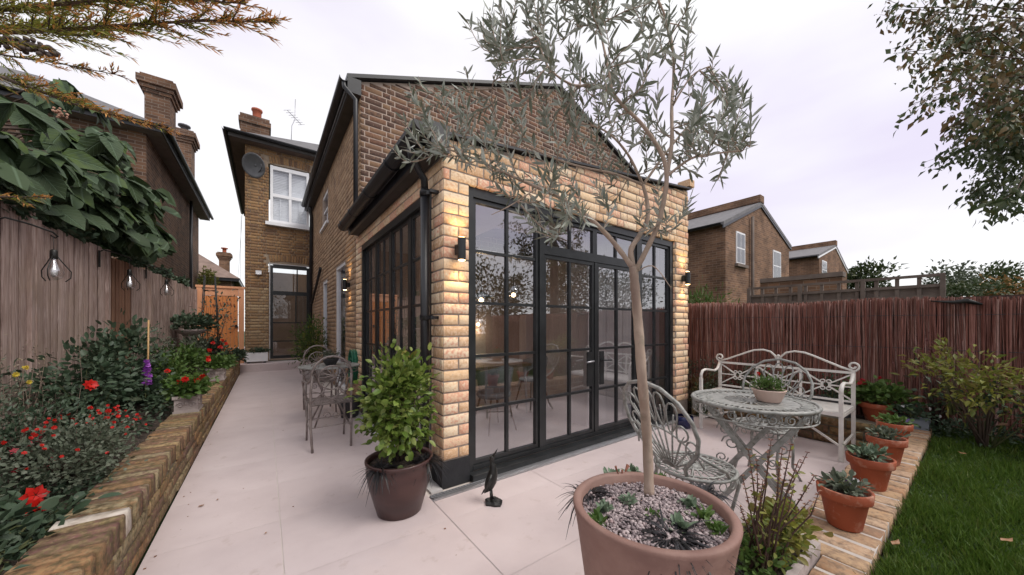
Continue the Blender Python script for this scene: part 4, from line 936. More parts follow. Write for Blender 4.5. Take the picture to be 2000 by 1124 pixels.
# ================================================================== garden walls, beds, fences
BW = thing('bed_wall', 'low yellow brick wall of the raised flower bed along the left of the path', 'wall', (-.66, 6.5, 0))
m = MB(); m.box((-.775, .9, 0), (-.560, 11.78, .262)); m.build('core', M['mortar_b'], BW)
ms = []
yy = .95
while yy < 11.75:
    w_ = .090 * R.uniform(.92, 1.08)
    ms.append(place_m((-.55 + R.uniform(-.008, .008), yy + w_ / 2, .322 + R.uniform(-.004, .004)), (0, w_ - .012, 0), (-.235, R.uniform(-.008, .008), 0), (0, 0, .126))); yy += w_
scatter(BW, 'coping_brick', CTP, ms, M['bed'], 160, 'coping_mass')
t_ = CTP[0]; o = link('coping_brick', mesh_np('coping_brick', t_[0], t_[1], mk('limewashed_brick', [(.30, .24, .19), (.52, .46, .40), (.60, .54, .48)], nscale=14, rough=.95, bump=.8, coord='World')), BW)
o.matrix_basis = Matrix(place_m((-.545 - BW.location.x, 2.47 - BW.location.y, .327), (0, .08, 0), (-.24, 0, 0), (0, 0, .126))); o['label'] = 'lime whitened coping brick'
ms = lay(course_layout(0, 10.8, .0, .255, bl=.27, ch=.0855, bond='stretcher'), (-.55, .95, 0), (0, 1, 0), (1, 0, 0), joint=.018, rough=.005)
scatter(BW, 'brick', BT, ms, M['bed'], 130, 'brick_mass')
soil = MB(); nx, ny = 10, 90
V = [(-2.1 + 1.33 * i / nx, .4 + 12.1 * j / ny, .30 + .035 * math.sin(i * 2.1 + j) + R.uniform(-.012, .02)) for j in range(ny + 1) for i in range(nx + 1)]
soil.add(V, [(j * (nx + 1) + i, j * (nx + 1) + i + 1, (j + 1) * (nx + 1) + i + 1, (j + 1) * (nx + 1) + i) for j in range(ny) for i in range(nx)], True)
struct(soil.build('garden_soil', M['soil']))

LW = thing('edging_wall', 'low weathered brick wall edging the lawn with terracotta pots standing on it', 'wall', (3.4, .41, 0))
m = MB(); m.box((2.02, .272, 0), (5.25, .551, .283)); m.box((1.2, .272, 0), (2.02, .407, .283)); m.build('core', M['mortar_w'], LW)
ms = []; xx = 1.25
while xx < 5.2:
    w_ = .122 * R.uniform(.92, 1.08); long = xx > 1.98
    ms.append(place_m((xx + w_ / 2, (.555 if long else .41) + R.uniform(-.006, .006), .244 + R.uniform(-.004, .004)), (-(w_ - .019), R.uniform(-.006, .006), 0), (0, -(.29 if long else .145), 0), (0, 0, .092))); xx += w_
scatter(LW, 'coping_brick', CTP, ms, M['low'], 120, 'coping_mass')
ms = lay(course_layout(0, 3.05, 0, .19, bl=.27, ch=.095, bond='stretcher'), (5.05, .555, 0), (-1, 0, 0), (0, 1, 0), joint=.014)
scatter(LW, 'brick', BT, ms, M['low'], 150)
BB = thing('back_bed_wall', 'low brick wall of the bed behind the white bench', 'wall', (5.05, 1.5, 0))
m = MB(); m.box((5.035, .56, 0), (5.22, 2.47, .28)); m.build('core', M['mortar_b'], BB)
ms = lay(course_layout(0, 1.9, 0, .285, bl=.27, ch=.095, bond='stretcher'), (5.02, 2.46, 0), (0, -1, 0), (-1, 0, 0), depth=.2)
scatter(BB, 'brick', BT, ms, M['bed'], 200)
struct(MB().box((5.2, .3, 0), (5.6, 6, .262)).build('garden_soil', M['soil']))

# left board fence, oblique line, bays of 1.7 m
def fx(y): return -1.8 + .0395 * (y - 4.8)
FN = thing('board_fence', 'tall weathered grey brown close boarded fence behind the left flower bed', 'fence', (-1.8, 6, 0))
bays = [(.2, 1.85, 2.30), (1.87, 3.5, 2.31), (3.55, 5.2, 2.36), (5.24, 6.86, 2.30), (6.93, 8.58, 2.24), (8.65, 10.27, 2.25), (10.33, 12.3, 2.24)]
bt = MB().box((-.5, 0, -.5), (.5, 1, .5)); btp = (np.array(bt.v), np.array(bt.f))
def wavy_board(k):
    V = []; F = []
    for j in range(5):
        z = -.5 + j / 4
        for (x, y) in ((-.5, 0), (.5, .35), (.5, 1), (-.5, .65)): V.append((x + NR.uniform(-.015, .015), y, z))
    for j in range(4):
        for i in range(4): F.append((j * 4 + i, j * 4 + (i + 1) % 4, j * 4 + 4 + (i + 1) % 4, j * 4 + 4 + i))
    F += [(0, 3, 2, 1), (16, 17, 18, 19)]
    return (V, F)
BO = [wavy_board(i) for i in range(5)]
ms = []; ms2 = []
for bi, (a, b, zt) in enumerate(bays):
    n = max(1, round((b - a) / .118)); w_ = (b - a) / n
    for i in range(n):
        y = a + (i + .5) * w_; t = zt + R.uniform(-.006, .006) - .012 * math.sin(i); z0 = .28
        (ms2 if bi == 4 and i < 7 else ms).append(place_m((fx(y) + R.uniform(-.003, .003), y, (t + z0) / 2), (.0018, w_ * 1.05, 0), (-.020, 0, 0), (R.uniform(-.004, .004), 0, t - z0)))
scatter(FN, 'board', BO, ms, M['fence'], 150)
scatter(FN, 'board', BO, ms2, M['fence_new'], 150)
for i, (a, b, zt) in enumerate(bays):
    MB().box((fx(b) - .06, b - .005, .2), (fx(b) + .022, b + .065, zt + (.07 if i == 2 else .01))).build('post', M['fence'], FN)
    if i == 3: MB().box((fx(a) + .003, a + .02, .2), (fx(a) + .028, a + .11, zt + .01)).build('post', M['fence'], FN)
for i, (a, b, zt) in enumerate(bays):
    MB().box((fx(a) - .07, a, zt - .2), (fx(a) - .025, b, zt - .12)).build('rail', M['fence'], FN)

# gate
G = thing('garden_gate', 'orange stained timber garden gate with frame at the end of the path', 'gate', (-1.0, 12.5, .2))
gx0, gx1, gy = -1.51, -.50, 12.5
m = MB(); m.box((gx0, gy - .05, .15), (gx0 + .11, gy + .05, 2.33)); m.build('post', M['gateframe'], G)
m = MB(); m.box((gx1 - .12, gy - .05, .15), (gx1, gy + .05, 2.33)); m.build('post', M['gateframe'], G)
MB().box((gx0 - .02, gy - .06, 2.331), (gx1 + .02, gy + .06, 2.39)).build('top_beam', M['gateframe'], G)
MB().box((gx0 + .115, gy - .03, 2.12), (gx1 - .125, gy + .03, 2.329)).build('head_board', M['gateframe'], G)
n = 9
for i in range(n):
    a = gx0 + .12 + (gx1 - gx0 - .25) * i / n; b = gx0 + .12 + (gx1 - gx0 - .25) * (i + 1) / n - .007
    MB().box((a, gy - .02, .28), (b, gy + .015, 2.11)).build('board', M['gate'], G)
for zz, h in ((1.98, .09), (1.16, .1), (.42, .12)): MB().box((gx0 + .12, gy + .016, zz), (gx1 - .13, gy + .05, zz + h)).build('rail', M['gate'], G)
m = MB()
for row, (zc, k) in enumerate(((1.90, 7), (1.55, 6))):
    for i in range(k):
        x = gx0 + .35 + i * .075; zz = zc - (.02 * abs(i - k / 2)) ; m.obox((x, gy - .0245, zz), (.012, 0, .010), (0, .004, 0), (-.016, 0, .05))
m.build('carved_relief', mk('dark_orange_carving', [(.22, .06, .02), (.30, .09, .03)]), G)
m = MB(); m.box((gx1 - .20, gy - .045, 1.22), (gx1 - .14, gy - .02, 1.30)); m.tube([(gx1 - .17, gy - .04, 1.26), (gx1 - .17, gy - .09, 1.26), (gx1 - .30, gy - .09, 1.26)], .012, 6); m.build('handle', M['iron'], G)

# brushwood screen on the right
RF = thing('brushwood_screen', 'tall reddish brown brushwood screen fence along the right side', 'fence', (5.55, 1, 0))
MB().box((5.62, -4, .2), (5.66, 6.2, 1.58)).build('backing', M['darkstem'], RF)
def stick(k):
    V = []; F = []; ox = oy = 0
    for j in range(6):
        z = -.5 + j / 5; ox += NR.uniform(-.22, .22); oy += NR.uniform(-.2, .2); w = .5 * (1 - .35 * j / 5)
        for i in range(4): a = PI / 2 * i + .4; V.append((ox + w * math.cos(a), oy + w * math.sin(a), z))
    for j in range(5):
        for i in range(4): F.append((j * 4 + i, j * 4 + (i + 1) % 4, j * 4 + 4 + (i + 1) % 4, j * 4 + 4 + i))
    F += [(0, 3, 2, 1), (20, 21, 22, 23)]
    return (V, F)
ST = [stick(i) for i in range(8)]
ms = []; n = 3600
for i in range(n):
    y = -3.5 + 9.6 * (i + R.random()) / n; w_ = R.choice([.007, .010, .013, .018, .026]); zt = 1.555 + .025 * max(0, y) + .018 * math.sin(y * 3.1) + R.uniform(-.03, .02)
    zb = .22; ms.append(place_m((5.55 + R.uniform(-.02, .05), y, (zt + zb) / 2), (w_, 0, 0), (0, w_, 0), (R.uniform(-.015, .015), R.gauss(0, .035), zt - zb)))
scatter(RF, 'stick', ST, ms, M['reed'], 300, 'stick_mass')
m = MB()
for zz in (.6, 1.05, 1.4): m.tube([(5.528, -3.5 + i * .4, zz + .004 * math.sin(i * 2)) for i in range(25)], .0025, 4)
m.build('binding_wire', M['darkpot'], RF)
# broken dark bit caught on top of the screen
p = at_x(1888, 590, 5.5); m = MB(); m.tube([p + Vector((0, .22, .02)), p + Vector((0, .08, .0)), p + Vector((0, 0, .01)), p + Vector((0, -.09, -.03))], [.006, .018, .028, .01], 6)
tag(m.build('dead_branch', M['iron']), 'dark broken twig caught on the top of the brushwood screen at right', 'branch')

# ================================================================== furniture
def arc(c, r, a0, a1, n, f): return [f(c[0] + r * math.cos(rad(a0 + (a1 - a0) * i / n)), c[1] + r * math.sin(rad(a0 + (a1 - a0) * i / n))) for i in range(n + 1)]
def spiral(c, r0, r1, a0, turns, n, f):
    return [f(c[0] + (r0 + (r1 - r0) * i / n) * math.cos(a0 + 2 * PI * turns * i / n), c[1] + (r0 + (r1 - r0) * i / n) * math.sin(a0 + 2 * PI * turns * i / n)) for i in range(n + 1)]
def fan_chair(x, y, rz, lab, grp):
    t = thing('fan_back_chair', lab, 'chair', (x, y, 0), rz, grp); mt = M['verdi']; h = .46
    m = MB(); ring = lambda r, n, z=h: [(r * math.cos(2 * PI * i / n), r * math.sin(2 * PI * i / n), z) for i in range(n)]
    m.tube(ring(.215, 32), .010, 6, closed=True); m.tube(ring(.165, 28), .006, 5, closed=True); m.tube(ring(.06, 14), .007, 5, closed=True); m.ball((0, 0, h), .03, 8, 4, (1, 1, .4))
    for i in range(20):
        a = 2 * PI * i / 20; m.bar((.02 * math.cos(a), .02 * math.sin(a), h), (.165 * math.cos(a), .165 * math.sin(a), h), .009, .006)
    for i in range(16):
        a = 2 * PI * i / 16; c = (.19 * math.cos(a), .19 * math.sin(a)); m.tube([(c[0] + .020 * math.cos(2 * PI * j / 8), c[1] + .026 * math.sin(2 * PI * j / 8), h) for j in range(8)], .0045, 4, closed=True)
    for i in range(20):
        a = 2 * PI * (i + .5) / 20; m.tube([((.1 + .012 * math.cos(2 * PI * j / 6)) * math.cos(a), (.1 + .012 * math.cos(2 * PI * j / 6)) * math.sin(a), h + .0 * j) for j in range(2)], .004, 4)
    m.build('seat', mt, t, True)
    m = MB()
    for i in range(18):
        a = 2 * PI * i / 18; m.tube([((.213) * math.cos(a + .11 * math.sin(q)), .213 * math.sin(a + .11 * math.sin(q)), h - .03 + .022 * math.cos(q)) for q in [2 * PI * j / 8 for j in range(8)]], .0035, 4, closed=True)
    m.build('apron', mt, t, True)
    B = lambda s, z: (-.175 - .42 * z + .12 * s * s * 2, s, h + .0 + z)
    m = MB(); fr = [(-.10, 0), (-.105, .05), (-.15, .10), (-.215, .17), (-.25, .26), (-.245, .35), (-.20, .44), (-.115, .505), (0, .53)]
    fr = fr + [(-s, z) for s, z in fr[:-1][::-1]]
    m.tube([B(s, z) for s, z in fr], .011, 8); m.build('back_frame', mt, t, True)
    m = MB()
    for i in range(11):
        a = rad(22 + 136 * i / 10); L = .27 - .03 * abs(i - 5) / 5; p0 = (.035 * math.cos(a), .03); p1 = (L * math.cos(a) * .88, .04 + L * math.sin(a))
        m.tube([B(*p0), B((p0[0] + p1[0]) / 2, (p0[1] + p1[1]) / 2), B(*p1)], .0055, 5)
    m.tube([B(.24 * math.cos(rad(15 + 150 * i / 14)), .045 + .22 * math.sin(rad(15 + 150 * i / 14))) for i in range(15)], .006, 5)
    m.tube([B(.05 * math.cos(PI * i / 8), .03 + .035 * math.sin(PI * i / 8)) for i in range(9)], .008, 5)
    m.build('back_ribs', mt, t, True)
    m = MB()
    for i in range(9):
        a = rad(28 + 124 * i / 8); r0 = .24; r1 = .43 if 1 < i < 7 else .36; ca, sa = math.cos(a), math.sin(a); pts = []
        for j in range(14):
            q = 2 * PI * j / 14; rr = (r0 + r1) / 2 + (r1 - r0) / 2 * math.cos(q); w = .032 * math.sin(q) * (1 + .35 * math.cos(q)); ss, zz = rr * ca * .72 - w * sa, .045 + rr * sa * 1.05 + w * ca
            pts.append(B(max(-.235, min(.235, ss)), min(zz, .515)))
        m.tube(pts, .0055, 5, closed=True)
        m.tube([B(r0 * ca * .76, .045 + r0 * sa), B(r1 * ca * .66, .045 + (r1 - .05) * sa)], .004, 4)
    m.build('back_petals', mt, t, True)
    for sy in (-1, 1):
        m = MB(); m.tube([B(sy * .10, .0), (-.16, sy * .12, h - .02), (-.19, sy * .15, .3), (-.17, sy * .15, .12), (-.23, sy * .19, .0)], [.010, .011, .011, .011, .010], 6); m.build('leg', mt, t, True)
        m = MB(); m.tube([(.14, sy * .14, h), (.17, sy * .155, .38), (.14, sy * .13, .22), (.19, sy * .17, 0)], .011, 6); m.build('leg', mt, t, True)
        m = MB(); m.tube([B(sy * .215, .17), (-.16, sy * .245, h + .12), (-.06, sy * .245, h + .07), (.02, sy * .205, h + .0)], .009, 6); m.build('arm_brace', mt, t, True)
    m = MB(); m.tube([(.15, -.135, .2), (-.16, .14, .2)], .006, 5); m.tube([(.15, .135, .2), (-.16, -.14, .2)], .006, 5); m.build('stretcher', mt, t, True)
    return t
fan_chair(2.07, 1.0, rad(-14), 'grey green metal chair with fan back, nearest the olive trunk', 'fan back chairs at the garden table')
fan_chair(3.37, 1.06, rad(180), 'grey green metal fan back chair between the table and the white bench', 'fan back chairs at the garden table')

GT = thing('garden_table', 'round grey green cast metal garden table with pierced top and crossed legs', 'table', (2.78, .95, 0), rad(-62)); h = .765; mt = M['verdi']; r = .365
m = MB(); n = 60
def rg(rr, z, n=n): return [(rr * math.cos(2 * PI * i / n), rr * math.sin(2 * PI * i / n), z) for i in range(n)]
m.tube(rg(r, h), .013, 6, closed=True)
def annulus(m, r0, r1, z, th, n=60):
    V = rg(r0, z, n) + rg(r1, z, n) + rg(r0, z - th, n) + rg(r1, z - th, n); F = []
    for i in range(n):
        j = (i + 1) % n; F += [(i, n + i, n + j, j), (2 * n + i, 2 * n + j, 3 * n + j, 3 * n + i), (i, j, 2 * n + j, 2 * n + i), (n + i, 3 * n + i, 3 * n + j, n + j)]
    m.add(V, F)
annulus(m, .16, .27, h + .002, .006); annulus(m, .342, .365, h + .002, .006); annulus(m, .0501, .065, h + .002, .006); m.ball((0, 0, h), .05, 12, 4, (1, 1, .12))
for i in range(22):
    a = 2 * PI * i / 22; ca, sa = math.cos(a), math.sin(a); m.bar((.06 * ca, .06 * sa, h - .001), (.162 * ca, .162 * sa, h - .001), .012, .006)
for i in range(30):
    a = 2 * PI * i / 30; ca, sa = math.cos(a), math.sin(a)
    m.tube([((.306 + .036 * math.cos(q)) * math.cos(a + .055 * math.sin(q)), (.306 + .036 * math.cos(q)) * math.sin(a + .055 * math.sin(q)), h) for q in [2 * PI * j / 8 for j in range(8)]], .006, 4, closed=True)
m.build('tabletop', mt, GT, True)
m = MB(); m.tube(rg(r - .005, h - .085), .006, 5, closed=True)
for i in range(22):
    a0 = 2 * PI * i / 22; f = lambda s, z: ((r - .004) * math.cos(a0 + s / r), (r - .004) * math.sin(a0 + s / r), h - .045 + z)
    m.tube(spiral((-.0, 0), .033, .010, PI / 2, 1.4, 12, f), .005, 4)
    m.tube([f(.033, -.035), f(.052, .0), f(.045, .035)], .004, 4)
m.build('scroll_apron', mt, GT, True)
for s in (-1, 1):
    for k in (-1, 1):
        m = MB(); m.bar((-.28 * s, k * .17, h - .03), (.28 * s, k * .17, .0), .03, .022, (0, 1, 0)); m.build('crossed_leg', mt, GT, True)
m = MB(); m.tube([(0, -.19, h / 2), (0, .19, h / 2)], .012, 6)
for s in (-1, 1): m.tube([(s * .25, -.17, .08), (s * .25, .17, .08)], .009, 6); m.tube([(s * .29, -.17, h - .04), (s * .29, .17, h - .04)], .009, 6)
m.build('stretcher', mt, GT, True)
m = MB()
for s in (-1, 1):
    for k in (-1, 1):
        f = lambda u, z: (s * (.14 + u), k * .172, .50 + z); m.tube(spiral((0, 0), .055, .012, 0, 1.5, 14, f), .005, 4); 
        f = lambda u, z: (s * (.16 + u), k * .172, .28 + z); m.tube(spiral((0, 0), .045, .012, PI, 1.5, 14, f), .005, 4)
m.build('leg_scroll', mt, GT, True)

# white bench, length along y
BX, BA, BZ = 4.93, .77, 2.05
BN = thing('garden_bench', 'cream painted iron garden bench with scrolled crest and lattice back', 'bench', (4.7, 1.41, 0)); mt = M['cream']
L = BZ - BA; mid = (BA + BZ) / 2; fxx = 4.42
def P(y, z, lean=1): return (BX + (.05 * (z - .45) if lean else 0), y, z)
for yy in (BA, BZ):
    MB().bar((BX + .03, yy, 0), P(yy, .82), .03, .035, (1, 0, 0)).build('leg', mt, BN)
    m = MB(); m.bar((fxx, yy, .02), (fxx, yy, .64), .03, .035, (1, 0, 0)); m.lathe([(.022, 0), (.026, .01), (.02, .03)], (fxx, yy, 0), 8); m.build('leg', mt, BN)
    m = MB(); m.tube([(fxx, yy, .62), (fxx + .0, yy, .68), (fxx + .04, yy, .725), (fxx + .12, yy, .735), (BX - .14, yy, .70), (BX - .06, yy, .72), P(yy, .80)], .018, 6, flat=.8); m.build('arm', mt, BN)
    m = MB(); m.bar((fxx, yy, .14), (BX, yy, .16), .018, .022); m.bar((fxx + .02, yy, .43), (BX, yy, .43), .025, .03); m.build('stretcher', mt, BN)
for yy in (BA, BZ): MB().bar((fxx, yy, .14), (BX - .1, mid, .40), .014, .018).build('brace', mt, BN)
m = MB(); m.bar((fxx - .01, BA, .445), (fxx - .01, BZ, .445), .03, .035); m.bar((BX, BA, .445), (BX, BZ, .445), .03, .035); m.build('seat_frame', mt, BN)
for i in range(9): xx = fxx + .045 + i * .054; MB().box((xx - .021, BA - .01, .447), (xx + .021, BZ + .01, .463)).build('seat_slat', mt, BN)
m = MB(); m.bar(P(BA, .80), P(BZ, .80), .022, .024); m.bar(P(BA, .50), P(BZ, .50), .018, .02)
q = L / 3
for yy in (BA + q, BZ - q): m.bar(P(yy, .47), P(yy, .80), .022, .022, (1, 0, 0))
m.bar(P(mid, .80), P(mid, .93), .02, .02, (1, 0, 0)); m.build('back_frame', mt, BN)
for k in range(3):
    a, b = BA + q * k, BA + q * (k + 1); c = (a + b) / 2; m = MB()
    for y0_, y1_ in ((a, c), (b, c)):
        sgn = 1 if y1_ > y0_ else -1
        m.bar(P(y0_, .79), P(y1_ - sgn * .02, .66), .012, .014); m.bar(P(y0_, .51), P(y1_ - sgn * .02, .64), .012, .014); m.bar(P(y0_, .65), P(y1_ - sgn * .02, .65), .012, .014)
    for s1 in (-1, 1):
        for s2 in (-1, 1):
            f = lambda u, z: P(c + s1 * (.022 + u), .65 + s2 * (.035 + z)); m.tube(spiral((0, 0), .028, .008, -PI / 2, 1.2, 12, f), .006, 5)
    m.build('back_lattice', mt, BN)
m = MB()
for s in (-1, 1):
    e = mid + s * L / 2
    pts = [P(e, .82), P(mid + s * .43 * L, .85), P(mid + s * .25 * L, .955), P(mid + s * .19 * L, .985), P(mid + s * .12 * L, .995), P(mid + s * .06 * L, .975), P(mid + s * .025 * L, .93), P(mid + s * .018, .90)]
    m.tube(pts, .012, 6)
    f = lambda u, z: P(e + s * (u - .0), .868 + z); m.tube(spiral((0, 0), .05, .016, -PI / 2, 1.25, 16, f), .011, 6)
m.ball(P(mid, .93), .018); m.build('crest_rail', mt, BN)

# wrought cafe chairs and table by the side wall
def cafe_chair(x, y, rz, lab):
    t = thing('cafe_chair', lab, 'chair', (x, y, 0), rz, 'wrought wire cafe chairs by the side wall'); mt = M['bistro']; h = .47; w = .19
    for sy in (-1, 1):
        MB().tube([(-.24, sy * (w - .01), 0), (-.20, sy * w, .22), (-.19, sy * w, h), (-.205, sy * (w + .0), .62), (-.24, sy * (w - .01), .78)], .012, 6).build('leg', mt, t, True)
        MB().tube([(.24, sy * w, 0), (.19, sy * w, .2), (.20, sy * w, h)], .011, 6).build('leg', mt, t, True)
        MB().tube([(.18, sy * w, h), (.21, sy * (w + .03), .58), (.16, sy * (w + .045), .68), (0, sy * (w + .045), .70), (-.12, sy * (w + .02), .69), (-.215, sy * w, .74)], .010, 6).build('arm', mt, t, True)
    m = MB(); m.tube([(-.20, -w, h), (.21, -w, h), (.21, w, h), (-.20, w, h)], .010, 6, closed=True)
    for i in range(13): s = -w + 2 * w * (i + .5) / 13; m.bar((-.2, s, h), (.21, s, h), .006, .004)
    for i in range(13): s = -.2 + .41 * (i + .5) / 13; m.bar((s, -w, h + .003), (s, w, h + .003), .006, .004)
    m.build('seat', mt, t, True)
    B = lambda s, z: (-.20 - .12 * (z - .47), s, z)
    m = MB(); m.tube([B(-w, .74)] + [B(-w * math.cos(PI * i / 12), .76 + .215 * math.sin(PI * i / 12)) for i in range(13)] + [B(w, .74)], .011, 6); m.build('back_frame', mt, t, True)
    m = MB(); m.tube([B(.125 * math.cos(2 * PI * i / 22), .75 + .125 * math.sin(2 * PI * i / 22)) for i in range(22)], .008, 5, closed=True)
    for k in range(6):
        a = PI * k / 6; m.tube([B(.125 * math.cos(a), .75 + .125 * math.sin(a)), B(.02 * math.cos(a + .8), .75 + .02 * math.sin(a + .8)), B(-.125 * math.cos(a), .75 - .125 * math.sin(a))], .005, 4)
    for sy in (-1, 1):
        m.tube([B(sy * w, .50), B(sy * .1, .58), B(sy * .06, .64)], .007, 5); m.tube([B(sy * w * .98, .62), B(sy * .12, .60), B(0, .52), B(-sy * .05, .49)], .006, 5)
        m.tube(spiral((sy * .15, .88), .04, .01, 0, 1.3, 12, B), .005, 4)
    m.build('back_scroll', mt, t, True)
    m = MB(); m.bar((-.2, -w, .24), (-.2, w, .24), .009, .009); m.bar((.195, -w, .24), (.195, w, .24), .009, .009); m.bar((-.2, -w, .21), (.195, -w, .21), .009, .009); m.bar((-.2, w, .21), (.195, w, .21), .009, .009)
    f = lambda u, z: (-.2, u, .35 + z)
    for s in (-1, 1): m.tube(spiral((s * .04, 0), .04, .01, 0 if s > 0 else PI, 1.3, 12, f), .005, 4)
    m.build('stretcher', mt, t, True)
cafe_chair(.565, 4.21, PI / 2, 'brown grey wire cafe chair nearest the camera on the path')
cafe_chair(.66, 5.85, -PI / 2, 'wire cafe chair on the far side of the small round table')
CT = thing('cafe_table', 'small round wire cafe table beside the brown side wall', 'table', (.70, 5.12, 0)); h = .75
m = MB(); m.tube(rg(.36, h, 32), .010, 6, closed=True); annulus(m, .0, .355, h + .004, .008, 32); m.build('tabletop', M['verdi'], CT, True)
m = MB(); m.tube(rg(.34, h - .07, 32), .006, 5, closed=True)
for i in range(20): a = 2 * PI * i / 20; m.tube([(.35 * math.cos(a), .35 * math.sin(a), h), (.345 * math.cos(a + .1), .345 * math.sin(a + .1), h - .035), (.34 * math.cos(a), .34 * math.sin(a), h - .07)], .004, 4)
m.build('apron', M['bistro'], CT, True)
for i in range(4): a = PI / 4 + i * PI / 2; ca, sa = math.cos(a), math.sin(a); MB().tube([(.30 * ca, .30 * sa, h), (.12 * ca, .12 * sa, .42), (.14 * ca, .14 * sa, .25), (.28 * ca, .28 * sa, 0)], .011, 6).build('leg', M['bistro'], CT, True)

# cast iron heron figure on the patio
FG = thing('iron_figure', 'slim black cast iron bird figure with raised beak standing on the patio before the doors', 'figurine', (1.335, 2.09, 0), rad(-50)); FG.scale = (1.25, 1.25, 1.0); mt = M['iron']
m = MB(); m.tube([(-.030, 0, .085), (-.018, 0, .115), (-.004, 0, .16), (.006, 0, .21), (.010, 0, .25), (.006, 0, .285), (-.002, 0, .31), (.002, 0, .332), (.012, 0, .345)], [.012, .028, .034, .030, .022, .014, .0105, .013, .011], 12); m.build('body', mt, FG, True)
m = MB(); m.tube([(.008, 0, .338), (.022, 0, .368), (.036, 0, .402)], [.0095, .006, .0012], 7); m.build('beak', mt, FG, True)
m = MB(); m.tube([(-.022, 0, .12), (-.045, 0, .085), (-.062, 0, .055)], [.016, .012, .003], 7, flat=.6); m.build('tail', mt, FG, True)
for s in (-1, 1):
    MB().tube([(.006, s * .022, .225), (-.006, s * .033, .17), (-.026, s * .024, .10), (-.04, s * .012, .075)], [.006, .016, .012, .003], 7, flat=1.0).build('wing', mt, FG, True)
    m = MB(); m.tube([(-.004, s * .012, .10), (.0, s * .014, .03)], .005, 6)
    for q in (-.5, 0, .5): m.tube([(.0, s * .014, .032), (.034 * math.cos(q), s * .014 + .034 * math.sin(q), .026)], [.005, .002], 5)
    m.build('leg', mt, FG, True)
m = MB(); V = []; nn = 11
for z_, k_ in ((0, 1.0), (.014, 1.04), (.028, .8)): V += [((.050 + .009 * math.sin(i * 2.7)) * k_ * math.cos(2 * PI * i / nn) + .012, (.046 + .009 * math.cos(i * 1.9)) * k_ * math.sin(2 * PI * i / nn), z_ + .004 * math.sin(i * 3.1) * (z_ > 0)) for i in range(nn)]
m.add(V, [tuple(range(nn))[::-1], tuple(range(2 * nn, 3 * nn))] + [(r_ * nn + i, r_ * nn + (i + 1) % nn, (r_ + 1) * nn + (i + 1) % nn, (r_ + 1) * nn + i) for r_ in range(2) for i in range(nn)]); m.build('base', mt, FG, True)

# hose reel and black bucket by the side wall
t = thing('hose_reel', 'green garden hose coiled on a reel against the side wall', 'hose', (1.09, 5.72, .65))
m = MB()
for k in range(5): m.tube([(.03 + .02 * k - .05, (.17 - .008 * (k % 2)) * math.cos(2 * PI * i / 20), (.26 - .01 * (k % 2)) * math.sin(2 * PI * i / 20)) for i in range(20)], .014, 6, closed=True)
m.build('hose', M['greenplastic'], t, True); MB().tube([(-.04, 0, 0), (.12, 0, 0)], .03, 8).build('hub', M['greenplastic'], t, True); 
m = MB(); [m.bar((.0, -.16, z), (.0, .16, z), .02, .03) for z in (-.12, .12)]; m.build('bracket', M['greenplastic'], t, True)
t = thing('black_bucket', 'black plastic bucket on the ground under the green hose', 'bucket', (.97, 5.25, 0)); MB().lathe([(.001, .01), (.11, 0), (.15, .26), (.16, .27), (.145, .265), (.11, .02), (.0, .02)], n=20, cap=False).build('bucket', M['darkpot'], t, True); t.children[0].name = 'body'
MB().tube([(.15 * math.cos(PI * i / 10), 0, .26 - .05 * math.sin(PI * i / 10)) for i in range(11)], .004, 5).build('handle', M['grate'], t, True)

# hanging bulb lanterns on the fence
def lantern(px, py, lab, s=1.0):
    a, b, z_ = ray(px, py); t_ = (-1.9896 + .20) / (a - .0395 * b); p = Vector((a * t_, b * t_, 1.3 + z_ * t_))
    t = thing('bulb_lantern', lab, 'lantern', p, 0, 'glass bulb lanterns hung on the left fence'); t.scale = (1.5, 1.5, 1.5)
    m = MB(); m.bar((-.13 * s, -.20 * s, .12), (-.13 * s, -.20 * s, .26), .012, .012, (1, 0, 0)); m.tube([(-.13 * s, -.20 * s, .25), (-.11 * s, -.19 * s, .27), (-.06 * s, -.1 * s, .265), (0, -.01, .245), (.012, .012, .225), (0, .02, .215), (-.01, .0, .225)], .005, 6); m.build('bracket', M['iron'], t, True)
    m = MB(); m.tube([(0, 0, .22), (0, 0, .12)], .0015, 4); m.build('cord', M['iron'], t, True)
    MB().lathe([(.010, .14), (.016, .13), (.017, .085), (.014, .08)], n=12).build('cap', M['iron'], t, True)
    MB().lathe([(.013, .085), (.018, .06), (.038, .015), (.042, -.01), (.034, -.035), (.012, -.05), (.0, -.052)], n=18, cap=False).build('bulb', M['clear'], t, True)
    m = MB(); m.ball((0, 0, 0), .017, 8, 6, (1, 1, 1.8)); m.build('filament', M['whitepot'], t, True)
    m = MB()
    for k in range(3):
        a = 2 * PI * k / 3 + .5; ca, sa = math.cos(a), math.sin(a); m.tube([(.014 * ca, .014 * sa, .10), (.03 * ca, .03 * sa, .07), (.068 * ca, .068 * sa, .01), (.066 * ca, .066 * sa, -.03), (.045 * ca, .045 * sa, -.055)], .003, 5)
    m.build('cage', M['iron'], t, True)
lantern(105, 532, 'glass bulb lantern on a black bracket, nearest and largest on the left fence'); lantern(253, 556, 'glass bulb lantern on the ginger coloured fence panel')
lantern(325, 569, 'furthest glass bulb lantern on the left fence, near the gate'); 

